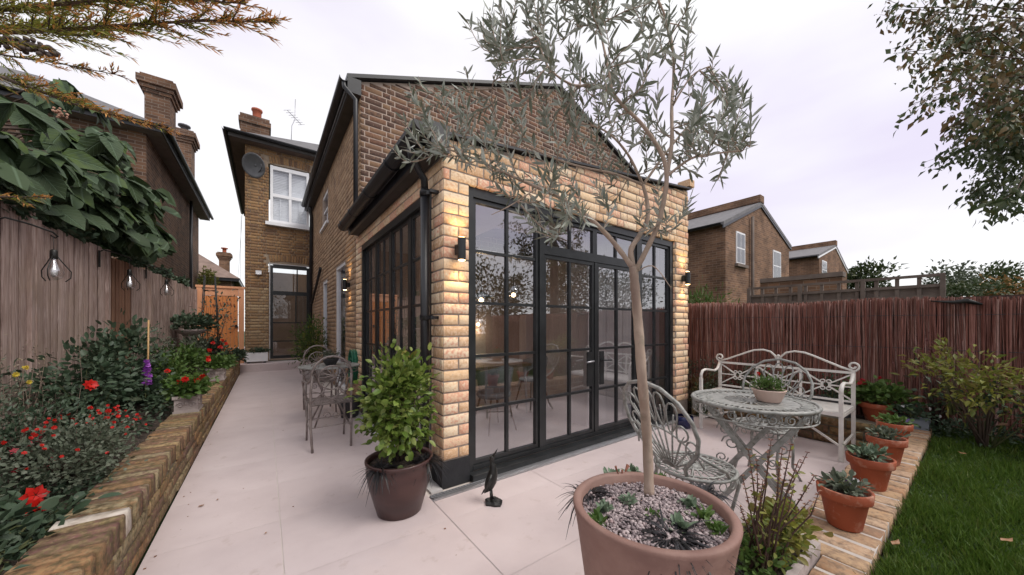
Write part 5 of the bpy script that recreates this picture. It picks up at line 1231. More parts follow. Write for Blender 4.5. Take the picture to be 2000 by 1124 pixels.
# ================================================================== planting
def cloud(c, rad_, n, k=14, spread=.33, r_=None):
    c = np.array(c, float); rd_ = np.array(rad_, float)
    cc = NR.normal(0, 1, (k, 3)); cc /= np.linalg.norm(cc, axis=1, keepdims=True); cc *= NR.uniform(.35, .85, (k, 1)); cc *= rd_
    w = NR.randint(0, k, n); P = cc[w] + NR.normal(0, spread, (n, 3)) * rd_
    return P + c, P / rd_, cc + c
def bush(name, lab, cat, c, rad_, n, L, Wd, mat, kind='kite', parts=0, base=None, stems=6, k=14, spread=.3, upw=.5, grp=None, smat=None, root=None, fold=.25, bend=.15, tw=.6, gen='foliage'):
    b = base if base is not None else (c[0], c[1], c[2] - rad_[2])
    t = root or thing(name, lab, cat, b, 0, grp)
    P, D, cc = cloud(c, rad_, n, k, spread)
    P[:, 2] = np.maximum(P[:, 2], b[2] + .01)
    D = D + NR.normal(0, .5, D.shape) + np.array([0, 0, upw])
    Ms = leaf_mats(P, D, L * NR.uniform(.6, 1.2, n), Wd * NR.uniform(.7, 1.2, n), tw=tw)
    tp = [leaf_tpl(kind, fold, bend), leaf_tpl(kind, fold * 1.5, bend + .15)]
    scatter(t, 'leaf', tp, Ms, mat, parts, gen)
    if stems:
        m = MB(); j = 0
        for q in cc[:stems * 2]:
            q = Vector(q); bb = Vector(b) + Vector((R.uniform(-.02, .02), R.uniform(-.02, .02), 0)); mdl = bb.lerp(q, .5) + Vector((R.uniform(-.03, .03), R.uniform(-.03, .03), .03)); m.tube([bb, mdl, q], [.007, .005, .002], 5)
        m.build('stem', smat or M['stem'], t)
    return t
def flower_tpl(n=8, layers=2, cup=.3):
    V = []; F = []
    for l in range(layers):
        for i in range(n):
            a = 2 * PI * (i + .5 * l) / n; ca, sa = math.cos(a), math.sin(a); r = 1 - .3 * l; z = .05 + .28 * l; b = len(V)
            for rr, w, zz in ((.08, 0, z), (.6, .32, z + cup * .5), (1, 0, z + cup * (.4 + .5 * l)), (.6, -.32, z + cup * .5)):
                V.append((rr * r * ca - w * r * sa, rr * r * sa + w * r * ca, zz))
            F += [(b, b + 1, b + 2), (b, b + 2, b + 3)]
    return (V, F)
FT = [flower_tpl(8, 2), flower_tpl(7, 3, .5), flower_tpl(6, 2, .2)]
def flowers(root, P, r, mat, parts=300, up=(.5, -.6, .6), jit=.5):
    P = np.asarray(P, float); n = len(P); N = np.array(up)[None] + NR.normal(0, jit, (n, 3)); N /= np.linalg.norm(N, axis=1, keepdims=True)
    A = np.cross(N, NR.normal(0, 1, (n, 3))); A /= np.linalg.norm(A, axis=1, keepdims=True); B = np.cross(N, A); s = np.broadcast_to(np.asarray(r, float), (n,))[:, None] * NR.uniform(.8, 1.2, (n, 1))
    Ms = np.zeros((n, 4, 4)); Ms[:, 3, 3] = 1; Ms[:, :3, 0] = A * s; Ms[:, :3, 1] = B * s; Ms[:, :3, 2] = N * s; Ms[:, :3, 3] = P
    scatter(root, 'flower', FT, Ms, mat, parts, 'flower_mass')
def blades(name, lab, cat, c, n, L, wd, spread, mat, parts=40, root=None, droop=1.5, rbase=.03, grp=None):
    t = root or thing(name, lab, cat, c, 0, grp)
    T = []
    for q in range(4):
        V = []; F = []; dr = droop * (.6 + .25 * q)
        for j in range(6):
            s = j / 5; w = .5 * (1 - s) ** .6 if j < 5 else .05; V += [(s * (1 - .25 * s * dr), w, -dr * s * s * .8), (s * (1 - .25 * s * dr), -w, -dr * s * s * .8)]
        F = [(2 * j, 2 * j + 1, 2 * j + 3, 2 * j + 2) for j in range(5)]; T.append((V, F))
    a = NR.uniform(0, 2 * PI, n); e = NR.uniform(.15, 1.25, n); rbase = rbase * 1.6; P = np.stack([c[0] + rbase * np.cos(a) * NR.rand(n), c[1] + rbase * np.sin(a) * NR.rand(n), np.full(n, c[2])], 1)
    D = np.stack([np.cos(a) * spread, np.sin(a) * spread, np.sin(e) * 1.1], 1) + NR.normal(0, .22, (n, 3)); Ln = L * NR.uniform(.4, 1.25, n)
    Ms = leaf_mats(P, D, Ln, Ln, tw=.05); s = wd / Ln; Ms[:, :3, 1] *= s[:, None]
    scatter(t, 'blade', T, Ms, mat, parts, 'blade_mass'); return t
def pot(name, lab, cat, c, prof, mat, soil_r, soil_z, n=36, grp=None):
    t = thing(name, lab, cat, c, 0, grp); MB().lathe(prof, n=n).build('body', mat, t, True)
    m = MB(); nn = 20; V = [(0, 0, soil_z + .012)] + [(soil_r * math.cos(2 * PI * i / nn), soil_r * math.sin(2 * PI * i / nn), soil_z) for i in range(nn)]; m.add(V, [(0, 1 + i, 1 + (i + 1) % nn) for i in range(nn)]); m.build('soil', M['soil'], t, True)
    return t
def terra_prof(r, h): return [(r * .62, 0), (r * .64, .004), (r * .86, h * .72), (r * .88, h * .735), (r * .985, h * .74), (r * 1.0, h * .76), (r * 1.03, h * .985), (r * 1.0, h), (r * .93, h), (r * .88, h * .93), (r * .80, h * .8)]

# big olive pot and tree
OC = Vector((1.150, .712, 0)); OH = .64
pp = [(.20, 0), (.205, .01), (.285, OH - .09), (.292, OH - .05), (.300, OH - .018), (.302, OH - .006), (.296, OH), (.276, OH), (.268, OH - .008), (.262, OH - .06), (.255, OH - .10)]
pp = [(r_ * .935, z_) for r_, z_ in pp]
OP = pot('olive_pot', 'very large pinkish terracotta pot in the foreground holding the olive tree', 'plant pot', OC, pp, M['pinkpot'], .246, OH - .045, 72)
peb = []
for i in range(5):
    b = MB().ball((0, 0, 0), .5, 6, 4, (1, NR.uniform(.6, .9), .55)); V = np.array(b.v) + NR.uniform(-.08, .08, (len(b.v), 3)); F = [f for f in b.f]; F3 = []
    for f in F: F3 += [f] if len(f) == 3 else [(f[0], f[1], f[2]), (f[0], f[2], f[3])]
    peb.append((V, F3))
n = 3600; a = NR.uniform(0, 2 * PI, n); rr = .244 * np.sqrt(NR.rand(n)); s = NR.uniform(.007, .019, n)
Ms = leaf_mats(np.stack([OC.x + rr * np.cos(a), OC.y + rr * np.sin(a), OH - .04 + .012 * (1 - rr / .26) + NR.uniform(-.002, .007, n)], 1), NR.normal(0, 1, (n, 3)) * (1, 1, .3), s, s, tw=.6)
scatter(OP, 'pebble', peb, Ms, M['pebble'], 300, 'pebble_mass')
sz = OH - .035
def op(px, py, z=sz): return on_z(px, py, z)
for (px, py, nn, L_, lab) in ((1312, 1050, 120, .14, 'black mondo grass hanging over the front rim of the olive pot'), (1150, 965, 80, .10, 'black mondo grass at the left rim of the olive pot'), (1375, 960, 60, .09, 'black mondo grass behind right of the olive trunk'), (1250, 1022, 30, .08, 'small tuft of black grass in the middle of the pebbles')):
    p = op(px, py); blades('mondo_grass', lab, 'grass', p, int(nn * 2.0), L_ * .9, .009, 1.0, M['blackgrass'], 60)
for i, (px, py, rr_, mt_, lab) in enumerate(((1225, 985, .03, 'succ', 'low grey green rosette in front of the trunk base'), (1165, 1022, .032, 'midleaf', 'fresh green rosette near the front left of the pebbles'), (1330, 1035, .036, 'succ', 'pale rosette behind the front black grass'), (1400, 1040, .03, 'midleaf', 'green creeping tuft by the right rim of the olive pot'), (1235, 925, .03, 'succ', 'grey rosette beside the dry seed stems'), (1180, 1000, .032, 'succ', 'grey green succulent rosette left of the olive trunk'), (1345, 990, .034, 'succ', 'tall grey green succulent right of the olive trunk'), (1375, 1015, .035, 'midleaf', 'fresh green creeping plant on the right of the pebbles'), (1195, 935, .035, 'succ', 'grey succulent clump at the back left rim of the olive pot'), (1292, 938, .03, 'midleaf', 'green clump right behind the olive trunk'), (1275, 1010, .022, 'midleaf', 'small yellow green seedling in the centre of the pebbles'))):
    p = op(px, py); t = thing('rosette_plant', lab, 'plant', p); nn = 26; a = NR.uniform(0, 2 * PI, nn); e = NR.uniform(.1, 1.3, nn)
    Ms = leaf_mats(np.tile(np.array(p), (nn, 1)) + NR.normal(0, .010, (nn, 3)) * (1, 1, .2), np.stack([np.cos(a) * np.cos(e), np.sin(a) * np.cos(e), np.sin(e)], 1), rr_ * 1.25 * NR.uniform(.7, 1.3, nn), rr_ * .55, tw=.2); scatter(t, 'leaf', [leaf_tpl('oval', .3, .2)], Ms, M[mt_], 30, 'foliage')
p = op(1215, 940); t = thing('dried_flower', 'dry reddish brown seed stems standing left behind the olive trunk', 'plant', p)
for dx, dy, hh in ((-.02, .01, .07), (0, 0, .05), (.025, .0, .065), (.04, .01, .05)):
    m = MB(); m.tube([p, p + Vector((dx, dy, hh * .6)), p + Vector((dx * 1.6, dy, hh))], [.002, .003, .0055], 5); m.build('stem', mk('rusty_stem', [(.16, .05, .03), (.24, .09, .05)]), t)

OT = thing('olive_tree', 'young olive tree with slim pale trunk and grey green leaves in the big pot', 'tree', (OC.x, OC.y, OH - .05))
def dd(*pts): return [at_d(px, py, d) for px, py, d in pts]
limbs = []
def limb(pts, r0, r1, name='branch', n=8):
    P = [Vector(p) for p in pts]; Q = []
    for i in range(len(P) - 1):           # catmull-rom
        p0 = P[max(i - 1, 0)]; p1 = P[i]; p2 = P[i + 1]; p3 = P[min(i + 2, len(P) - 1)]
        for s in range(5):
            t = s / 5; Q.append(.5 * ((2 * p1) + (p2 - p0) * t + (2 * p0 - 5 * p1 + 4 * p2 - p3) * t * t + (3 * p1 - p0 - 3 * p2 + p3) * t ** 3))
    Q.append(P[-1]); k = len(Q); rr = [r0 + (r1 - r0) * i / (k - 1) for i in range(k)]
    rr = [r * (1 + .06 * math.sin(i * 2.3)) for i, r in enumerate(rr)]
    MB().tube(Q, rr, n).build(name, M['olivebark'], OT); limbs.append((Q, rr)); return Q
base = op(1268, 968); dB = base.x * FX + base.y * FY
limb(dd((1268, 972, dB), (1264, 860, dB), (1254, 740, 1.27), (1247, 640, 1.26), (1240, 560, 1.25), (1237, 522, 1.25)), .0200, .0150, 'trunk', 12)
limb(dd((1237, 525, 1.25), (1195, 470, 1.24), (1150, 425, 1.22), (1100, 390, 1.2), (1050, 367, 1.2), (990, 340, 1.22), (930, 312, 1.26), (870, 290, 1.3)), .0100, .003)
limb(dd((1238, 528, 1.25), (1232, 490, 1.26), (1248, 462, 1.28), (1264, 430, 1.3), (1264, 395, 1.32), (1256, 362, 1.34)), .0110, .0065)
limb(dd((1241, 530, 1.25), (1262, 490, 1.22), (1285, 440, 1.2), (1297, 390, 1.18), (1302, 345, 1.16), (1292, 300, 1.15), (1255, 245, 1.14), (1215, 205, 1.13), (1195, 178, 1.13)), .0100, .005)
limb(dd((1302, 345, 1.16), (1312, 280, 1.2), (1312, 210, 1.24), (1316, 140, 1.28), (1310, 70, 1.3), (1290, 10, 1.3), (1262, -40, 1.3)), .0075, .003)
limb(dd((1195, 178, 1.13), (1160, 168, 1.1), (1115, 165, 1.08), (1070, 130, 1.07), (1050, 70, 1.06)), .005, .002)
limb(dd((1195, 178, 1.13), (1185, 120, 1.15), (1170, 50, 1.18), (1160, -20, 1.2)), .005, .002)
limb(dd((1256, 362, 1.34), (1225, 300, 1.38), (1180, 255, 1.42), (1120, 240, 1.45), (1050, 240, 1.46)), .006, .002)
limb(dd((1256, 362, 1.34), (1200, 340, 1.36), (1130, 325, 1.38), (1060, 300, 1.4), (985, 255, 1.4), (960, 190, 1.38), (975, 120, 1.36)), .0055, .002)
limb(dd((1256, 362, 1.34), (1300, 300, 1.4), (1350, 240, 1.44), (1400, 190, 1.46), (1440, 160, 1.46)), .006, .002)
limb(dd((1302, 345, 1.16), (1350, 310, 1.14), (1400, 300, 1.12), (1450, 295, 1.1)), .005, .002)
limb(dd((1312, 210, 1.24), (1350, 150, 1.22), (1385, 130, 1.22)), .004, .0015)
limb(dd((1050, 367, 1.2), (1000, 400, 1.16), (960, 420, 1.14)), .003, .001)
limb(dd((1238, 535, 1.25), (1275, 520, 1.2), (1310, 562, 1.18)), .003, .001, 'twig', 5)
allp = [(q, r) for Q, rr in limbs[1:] for q, r in zip(Q, rr)]
aq = np.array([list(q) for q, r in allp])
targets = []
def blob(px, py, sx, sy, n, d0, d1):
    for _ in range(int(n * (.68 if (py > 220 and px < 1200) else .85) + .5)): targets.append(at_d(px + R.gauss(0, sx), py + R.gauss(0, sy), R.uniform(d0, d1)))
blob(1000, 110, 38, 50, 15, 1.05, 1.45); blob(1085, 60, 35, 50, 14, 1.0, 1.4); blob(1180, 40, 45, 55, 19, 1.0, 1.45); blob(1275, 60, 42, 60, 17, 1.05, 1.5)
blob(1120, 180, 55, 50, 16, .98, 1.5); blob(1230, 170, 45, 50, 14, 1.05, 1.5); blob(1350, 230, 38, 65, 18, 1.05, 1.5); blob(1420, 190, 28, 40, 10, 1.05, 1.5)
blob(1445, 285, 18, 22, 7, 1.0, 1.4); blob(1100, 290, 65, 40, 22, 1.05, 1.55); blob(950, 250, 45, 45, 14, 1.1, 1.5); blob(870, 230, 35, 50, 12, 1.15, 1.5); blob(835, 290, 26, 28, 6, 1.2, 1.45)
blob(1000, 330, 60, 38, 13, 1.1, 1.4); blob(1050, 430, 50, 32, 10, 1.05, 1.3); blob(1160, 400, 50, 45, 12, 1.1, 1.5); blob(1270, 430, 30, 40, 6, 1.1, 1.4); blob(1330, 330, 35, 30, 8, 1.05, 1.4)
LP, LD, LL = [], [], []
tw_ = MB()
for T_ in targets:
    tv = np.array(list(T_)); j = int(np.argmin(np.linalg.norm(aq - tv, axis=1) + np.abs(NR.normal(0, .02, len(aq))))); q = Vector(aq[j]); d = T_ - q
    if d.length < .03: continue
    if d.length > .45: T_ = q + d * (.45 / d.length); d = T_ - q
    outd = (T_ - Vector((1.15, .72, 1.6))).normalized()
    end = T_ + (Vector((0, 0, .07)) * R.uniform(.3, 1.3) + outd * .04 + Vector((R.uniform(-.03, .03), R.uniform(-.03, .03), 0)))
    pts = [q, q.lerp(T_, .5) + Vector((R.uniform(-.02, .02), R.uniform(-.02, .02), R.uniform(-.025, .01))), T_, end]
    QQ = []
    for i in range(3):
        p0 = pts[max(i - 1, 0)]; p1 = pts[i]; p2 = pts[i + 1]; p3 = pts[min(i + 2, 3)]
        for s in range(4): t = s / 4; QQ.append(.5 * ((2 * p1) + (p2 - p0) * t + (2 * p0 - 5 * p1 + 4 * p2 - p3) * t * t + (3 * p1 - p0 - 3 * p2 + p3) * t ** 3))
    QQ.append(pts[-1]); k = len(QQ); tw_.tube(QQ, [.0026 + (.0009 - .0026) * i / (k - 1) for i in range(k)], 5, caps=False)
    tot = sum((QQ[i + 1] - QQ[i]).length for i in range(k - 1)); npair = int(min(tot, .26) / .0145); s0 = max(0, tot - .26)
    acc = 0; nxt = s0; side = R.uniform(0, PI)
    for i in range(k - 1):
        seg = QQ[i + 1] - QQ[i]; L_ = seg.length; tt = seg.normalized()
        while nxt <= acc + L_ and L_ > 0:
            p = QQ[i] + seg * ((nxt - acc) / L_); side += PI / 2 + R.uniform(-.3, .3); u = tt.cross(Vector((.2, .3, 1))).normalized(); w = tt.cross(u)
            for sg in (0, PI):
                if R.random() < .14: continue
                dv = u * math.cos(side + sg) + w * math.sin(side + sg); LP.append(p); LD.append(tt * R.uniform(.5, 1.0) + dv * R.uniform(.45, .85) + Vector((0, 0, R.uniform(-.15, .2)))); LL.append(R.uniform(.036, .060) * (.75 + .25 * math.sin(PI * min(1, (nxt - s0) / .26))))
            nxt += R.uniform(.012, .019)
        acc += L_
tw_.build('twig_mass', M['olivebark'], OT)['kind'] = 'stuff'
LL = np.array(LL); Ms = leaf_mats([list(p) for p in LP], [list(p) for p in LD], LL, LL * .21, up=(0, 0, 1), tw=.8)
print('olive leaves', len(LP))
scatter(OT, 'leaf', [leaf_tpl('lance', .3, .1), leaf_tpl('lance', .2, -.08), leaf_tpl('lance', .45, .2)], Ms, M['oliveleaf'], 300, 'leaf_mass')

# glossy bush in oxblood pot at the corner
BC = Vector((.765, 2.40, 0))
pot('glazed_pot', 'dark oxblood glazed pot at the brick corner pier', 'plant pot', BC, [(.14, 0), (.15, .004), (.205, .20), (.222, .30), (.216, .345), (.226, .352), (.228, .372), (.215, .375), (.205, .36), (.205, .33)], M['glaze'], .207, .335)
t = bush('glossy_bush', 'round bright green glossy leaved bush in the oxblood pot', 'shrub', (BC.x, BC.y, .76), (.225, .225, .31), 1900, .056, .034, M['bayleaf'], 'oval', 300, (BC.x, BC.y, .34), 6, k=30, spread=.24, upw=.3, smat=M['bark'])
nn = 12; c = np.array([BC.x + .07, BC.y, 1.06]); a = NR.uniform(0, 2 * PI, nn); scatter(t, 'leaf', [leaf_tpl('lance', .3, .2)], leaf_mats(np.tile(c, (nn, 1)), np.stack([np.cos(a), np.sin(a), NR.uniform(.1, 1.2, nn)], 1), .10, .03), M['yelleaf'], 12)
for i, (dx, dy, lab) in enumerate(((-.15, -.08, 'black mondo grass spilling over the left rim of the oxblood pot'), (.14, -.10, 'black mondo grass at the right rim of the oxblood pot'), (.05, .1, 'black mondo grass at the back of the oxblood pot'))):
    blades('mondo_grass', lab, 'grass', (BC.x + dx, BC.y + dy, .35), 190, .11, .010, 1.0, M['blackgrass'], 30)

# four terracotta pots on the edging wall
PL = [((2.36, .40), 'nearest terracotta pot on the edging wall, with a white and violet pansy', 'green leaved pansy in the nearest terracotta pot'),
      ((3.05, .40), 'second terracotta pot on the edging wall counting from the camera', 'silvery leaved succulent in the second terracotta pot'),
      ((3.68, .40), 'third terracotta pot on the edging wall counting from the camera', 'grey green low plant in the third terracotta pot'),
      ((4.28, .42), 'furthest of the four small terracotta pots on the edging wall', 'leafy low plant in the furthest small terracotta pot')]
for i, ((x, y), l1, l2) in enumerate(PL):
    pot('terracotta_pot', l1, 'plant pot', (x, y, .291), terra_prof(.104 + .004 * (i == 1), .19), M['terra'], .09, .165, grp='small terracotta pots on the edging wall')
    t = bush('potted_plant', l2, 'plant', (x, y, .50), (.075, .075, .025), (170, 120, 130, 130)[i], (.035, .045, .04, .045)[i], (.018, .022, .018, .02)[i], M[('midleaf', 'succ', 'greyleaf', 'midleaf')[i]] if i else M['greyleaf'], 'oval', 120, (x, y, .46), 4, k=10, spread=.35, upw=.7)
    if i in (0, 3):
        q = (x + .065, y - .03, .505) if i == 0 else (x + .05, y - .08, .5); flowers(t, [q, (q[0] + .015, q[1] + .01, q[2] - .02)], .020, M['whitepetal'] if i == 0 else M['violet'], 3, up=(-.6, -.4, .4), jit=.15); flowers(t, [(q[0] - .02, q[1] + .02, q[2] - .005)], .022, M['violet'], 3, up=(-.6, -.4, .4), jit=.15)
    if i in (1, 2): blades('', '', '', (x, y, .47), 14, .07, .006, .8, M['succ'], 14, root=t)

# pots on the bed at the back
def back_pot(x, y, r, h, mat, lab): return pot('bed_pot', lab, 'plant pot', (x, y, .263), terra_prof(r, h), mat, r * .85, h * .85)
back_pot(5.28, .63, .15, .21, M['terra'], 'wide terracotta pot against the brushwood screen right of the bench')
t = bush('pelargonium', 'leafy pelargonium with dark red blooms in the wide terracotta pot', 'plant', (5.27, .62, .56), (.20, .24, .12), 420, .05, .045, M['midleaf'], 'round', 200, (5.28, .63, .45), 6, k=16)
flowers(t, [(5.2, .74, .70), (5.19, .76, .68), (5.2, .72, .66), (5.24, .62, .72)], .03, M['crimson'], 6)
m = MB(); m.box((5.08, .28, .27), (5.28, .50, .38)); t = thing('trough_planter', 'blue grey rectangular planter at the end of the edging wall', 'planter', (5.18, .4, .27)); m.build('body', M['bluepot'], t)
t = bush('white_viola', 'low green plant with small white blooms in the blue grey planter', 'plant', (5.17, .38, .44), (.13, .15, .05), 240, .035, .028, M['dkleaf'], 'oval', 120, (5.18, .39, .37), 4, k=12); flowers(t, [(5.12, .28, .50), (5.1, .45, .49), (5.13, .22, .44)], .017, M['whitepetal'], 4)
t = thing('dark_trough', 'charcoal box planter just behind the right end of the bench', 'planter', (5.25, .98, .27)); MB().box((5.14, .84, .263), (5.38, 1.14, .44)).build('body', M['darkpot'], t); MB().box((5.13, .83, .44), (5.39, 1.15, .455)).build('rim', M['darkpot'], t)
for i, (y, hh, mt_, lab) in enumerate(((1.0, .2, 'dkleaf', 'dark green plant in the charcoal box planter behind the bench'), (1.45, .22, 'midleaf', 'green plant behind the middle of the bench'), (1.9, .24, 'dkleaf', 'dark leafy plant behind the left end of the bench'), (2.35, .26, 'greyleaf', 'grey green plant left of the bench by the extension corner'), (2.75, .26, 'dkleaf', 'dark shrub in the corner between extension and brushwood screen'))):
    bush('bed_plant', lab, 'plant', (5.32, y, .42 + hh * .5), (.17, .22, hh), 380, .045, .02, M[mt_], 'kite', 60, (5.33, y, .26), 6, k=16)
bush('bed_plant', 'spiky plant with rusty leaves at the foot of the extension right pier', 'plant', (5.10, 2.36, .30), (.13, .12, .26), 260, .07, .014, M['autleaf'], 'kite', 40, (5.1, 2.36, .02), 6, k=12)
bush('bed_plant', 'dark evergreen plant left of the bench behind its arm', 'plant', (5.0, 2.28, .26), (.14, .12, .24), 300, .05, .018, M['dkleaf'], 'kite', 60, (5.0, 2.28, .02), 6, k=14)
t = pot('blue_pot', 'small dark blue pot on the patio beneath the garden table', 'plant pot', (4.3, 2.2, 0), [(.07, 0), (.11, .09), (.10, .15), (.09, .15)], mk('cobalt_glaze', [(.006, .009, .05), (.012, .018, .09)], rough=.2), .09, .12)
# bowl of flowers on the table
t = pot('table_bowl', 'shallow pale terracotta bowl standing on the round garden table', 'plant pot', (2.83, .86, .772), [(.065, 0), (.07, .003), (.098, .075), (.102, .08), (.094, .082), (.088, .07)], mk('pale_terracotta', [(.52, .34, .27), (.60, .46, .40), (.44, .25, .18)], nscale=4, rough=.8, coord='World', bump=.1), .088, .07)
t = bush('table_plant', 'low bushy plant with one orange bloom in the bowl on the table', 'plant', (2.83, .86, .875), (.09, .09, .042), 480, .028, .010, M['midleaf'], 'kite', 80, (2.83, .86, .84), 5, k=12, upw=.8)
m = MB(); m.tube([(2.80, .90, .85), (2.79, .91, .91), (2.785, .912, .95)], .002, 4); m.build('stem', M['stem'], t); flowers(t, [(2.785, .912, .95), (2.79, .91, .958)], .015, M['red'], 2); flowers(t, [(2.86, .87, .985)], .012, M['crimson'], 2)

# stone trough with straggly salvia in the right foreground
t = thing('stone_planter', 'square pale stone planter at the near end of the edging wall', 'planter', (1.72, .54, 0))
m = MB(); a_, b_, c_, d_ = 1.40, 2.0, .415, .70
m.box((a_, c_, 0), (b_, c_ + .03, .33)); m.box((a_, d_ - .03, 0), (b_, d_, .33)); m.box((a_, c_ + .03, 0), (a_ + .03, d_ - .03, .33)); m.box((b_ - .03, c_ + .03, 0), (b_, d_ - .03, .33)); m.build('body', M['stonepot'], t)
MB().box((a_ + .03, c_ + .03, .2), (b_ - .03, d_ - .03, .295)).build('soil', M['soil'], t)
SV = thing('straggly_salvia', 'straggly shrub with dark red stems and yellowing leaves in the right foreground', 'shrub', (1.62, .53, .3))
stips = [(1450, 930), (1462, 880), (1478, 900), (1500, 885), (1506, 860), (1520, 905), (1528, 878), (1545, 870), (1560, 900), (1577, 885), (1590, 930), (1600, 960), (1470, 960), (1490, 940), (1530, 940), (1550, 950), (1580, 980), (1445, 990)]
LPs, LDs, BDs = [], [], []
for i, (px, py) in enumerate(stips):
    d = R.uniform(1.22, 1.42); tip = at_d(px, py, d); b0 = Vector((1.60 + R.uniform(-.05, .08), .53 + R.uniform(-.05, .05), .29)); md = b0.lerp(tip, .45) + Vector((R.uniform(-.02, .02), R.uniform(-.02, .02), .02)); m2 = b0.lerp(tip, .75) + Vector((R.uniform(-.012, .012), R.uniform(-.012, .012), 0))
    m = MB(); m.tube([b0, b0.lerp(md, .5) + Vector((R.uniform(-.012, .012), 0, 0)), md, m2, tip], [.0045, .004, .0032, .0024, .0014], 6); m.build('stem', M['darkstem'], SV)
    for k in range(9):
        s = R.uniform(.25, 1); p = (b0.lerp(md, s * 2) if s < .5 else md.lerp(tip, s * 2 - 1)); 
        if R.random() < .75: LPs.append(p); LDs.append((R.uniform(-1, 1), R.uniform(-1, 1), R.uniform(-.2, .9)))
    for k in range(7):
        p = m2.lerp(tip, k / 6); 
        for _ in range(3): BDs.append((p, (R.uniform(-1, 1), R.uniform(-1, 1), .2)))
Ms = leaf_mats([list(p) for p in LPs], LDs, NR.uniform(.018, .036, len(LPs)), NR.uniform(.008, .014, len(LPs))); scatter(SV, 'leaf', [leaf_tpl('oval', .3, .2)], Ms, M['yelleaf'], 200, 'foliage')
Ms = leaf_mats([list(p) for p, d in BDs], [d for p, d in BDs], .012, .007); scatter(SV, 'seed_calyx', [leaf_tpl('kite', .5, .2)], Ms, mk('dry_calyx', [(.14, .05, .04), (.25, .10, .07), (.32, .2, .08)], piece=True, blend=.2, coord='World'), 100, 'calyx_mass')
bush('', '', '', (1.80, .50, .42), (.17, .10, .11), 330, .034, .02, M['yelleaf'], 'oval', 80, (1.78, .52, .3), 5, k=14, root=SV, gen='foliage')
bush('', '', '', (1.62, .54, .36), (.16, .10, .07), 260, .03, .018, M['midleaf'], 'oval', 80, (1.62, .54, .3), 4, k=14, root=SV, gen='foliage')
q = on_z(1575, 1060, .4); t = bush('lobed_plant', 'fresh yellow green lobed plant at the end of the edging bricks', 'plant', (1.93, .53, .40), (.10, .08, .08), 170, .04, .034, M['yelleaf'], 'round', 90, (1.92, .53, .3), 4, k=10)

# yellow green acer-like shrub and neighbours on the lawn edge
t = bush('golden_shrub', 'yellow green shrub with tiers of pointed leaves in front of the brushwood screen', 'shrub', (4.95, .02, .80), (.30, .40, .32), 620, .075, .028, M['yelleaf'], 'kite', 250, (4.98, -.02, .24), 9, k=26, spread=.20, upw=.1, smat=M['bark'])
bush('', '', '', (5.05, -.05, .62), (.30, .45, .22), 300, .06, .028, M['dkleaf'], 'kite', 0, (5.0, -.05, .24), 5, k=20, root=t)
bush('', '', '', at_x(1850, 690, 5.0), (.05, .05, .12), 60, .05, .02, M['yelleaf'], 'kite', 40, (4.95, .15, .5), 3, k=5, root=t)
bush('bed_plant', 'pinkish autumn leaved shrub at the right edge by the brushwood screen', 'shrub', (4.85, -.55, .72), (.25, .28, .36), 500, .06, .026, leafmat('pinkish_leaf', [(.34, .17, .13), (.24, .14, .08), (.14, .15, .05), (.40, .24, .16)]), 'kite', 100, (4.85, -.55, .24), 6, k=16)
bush('bed_plant', 'dark red twiggy shrub against the brushwood screen behind the pots', 'shrub', (5.40, .25, .86), (.08, .26, .34), 420, .022, .012, mk('purple_leaf', [(.10, .03, .035), (.18, .06, .06), (.07, .025, .03)], piece=True), 'kite', 60, (5.42, .25, .25), 10, k=22, smat=M['darkstem'])
n_ = 0
for (x, y, l) in ((5.2, .05, 'dark ground cover at the foot of the brushwood screen behind the furthest pot'), (5.15, -.45, 'dark ground cover at the foot of the brushwood screen under the golden shrub'), (5.1, -1.0, 'dark ground cover at the far right of the lawn')):
    bush('ground_cover', l, 'plant', (x, y, .32), (.22, .3, .08), 420, .045, .02, M['dkleaf'], 'kite', 40, (x, y, .24), 0, k=18)

# shrub in a pot and trough at the far end of the path
pot('white_pot', 'large pale round pot by the far side wall', 'plant pot', (.93, 9.0, 0), [(.2, 0), (.27, .30), (.29, .36), (.27, .37), (.24, .33)], M['whitepot'], .25, .32)
bush('potted_shrub', 'airy green shrub with golden flecks in the far pale pot', 'shrub', (.86, 9.0, .92), (.40, .34, .46), 1500, .09, .026, M['midleaf'], 'kite', 60, (.93, 9.0, .32), 10, k=26, spread=.24, smat=M['bark'])
bush('', '', '', (.86, 8.9, .9), (.38, .3, .42), 300, .08, .026, M['yelleaf'], 'kite', 0, (.93, 9.0, .32), 0, k=14, root=bpy.data.objects['potted_shrub'])
t = thing('white_trough', 'long white trough planter against the far brick wall beside the gate', 'planter', (-.2, 12.3, .2)); m = MB(); m.box((-.46, 12.15, .25), (.06, 12.45, .50)); m.build('body', M['white'], t); m = MB(); m.box((-.42, 12.18, .2), (-.36, 12.42, .25)); m.box((-.04, 12.18, .2), (.02, 12.42, .25)); m.build('foot', M['darkpot'], t)
bush('trough_plant', 'trailing dark green plants in the white trough planter', 'plant', (-.2, 12.28, .54), (.28, .14, .07), 350, .06, .035, M['dkleaf'], 'oval', 0, (-.2, 12.3, .48), 0, k=14)
t = thing('table_planter', 'dark bowl with dried plants standing on the small cafe table', 'plant pot', (.72, 5.2, .755)); MB().lathe([(.06, 0), (.11, .08), (.12, .09), (.1, .09)], n=16).build('body', M['darkpot'], t, True)
bush('dried_plant', 'dried olive brown plant in the bowl on the cafe table', 'plant', (.72, 5.2, .89), (.12, .12, .06), 300, .035, .014, M['greyleaf'], 'kite', 60, (.72, 5.2, .82), 4, k=10)

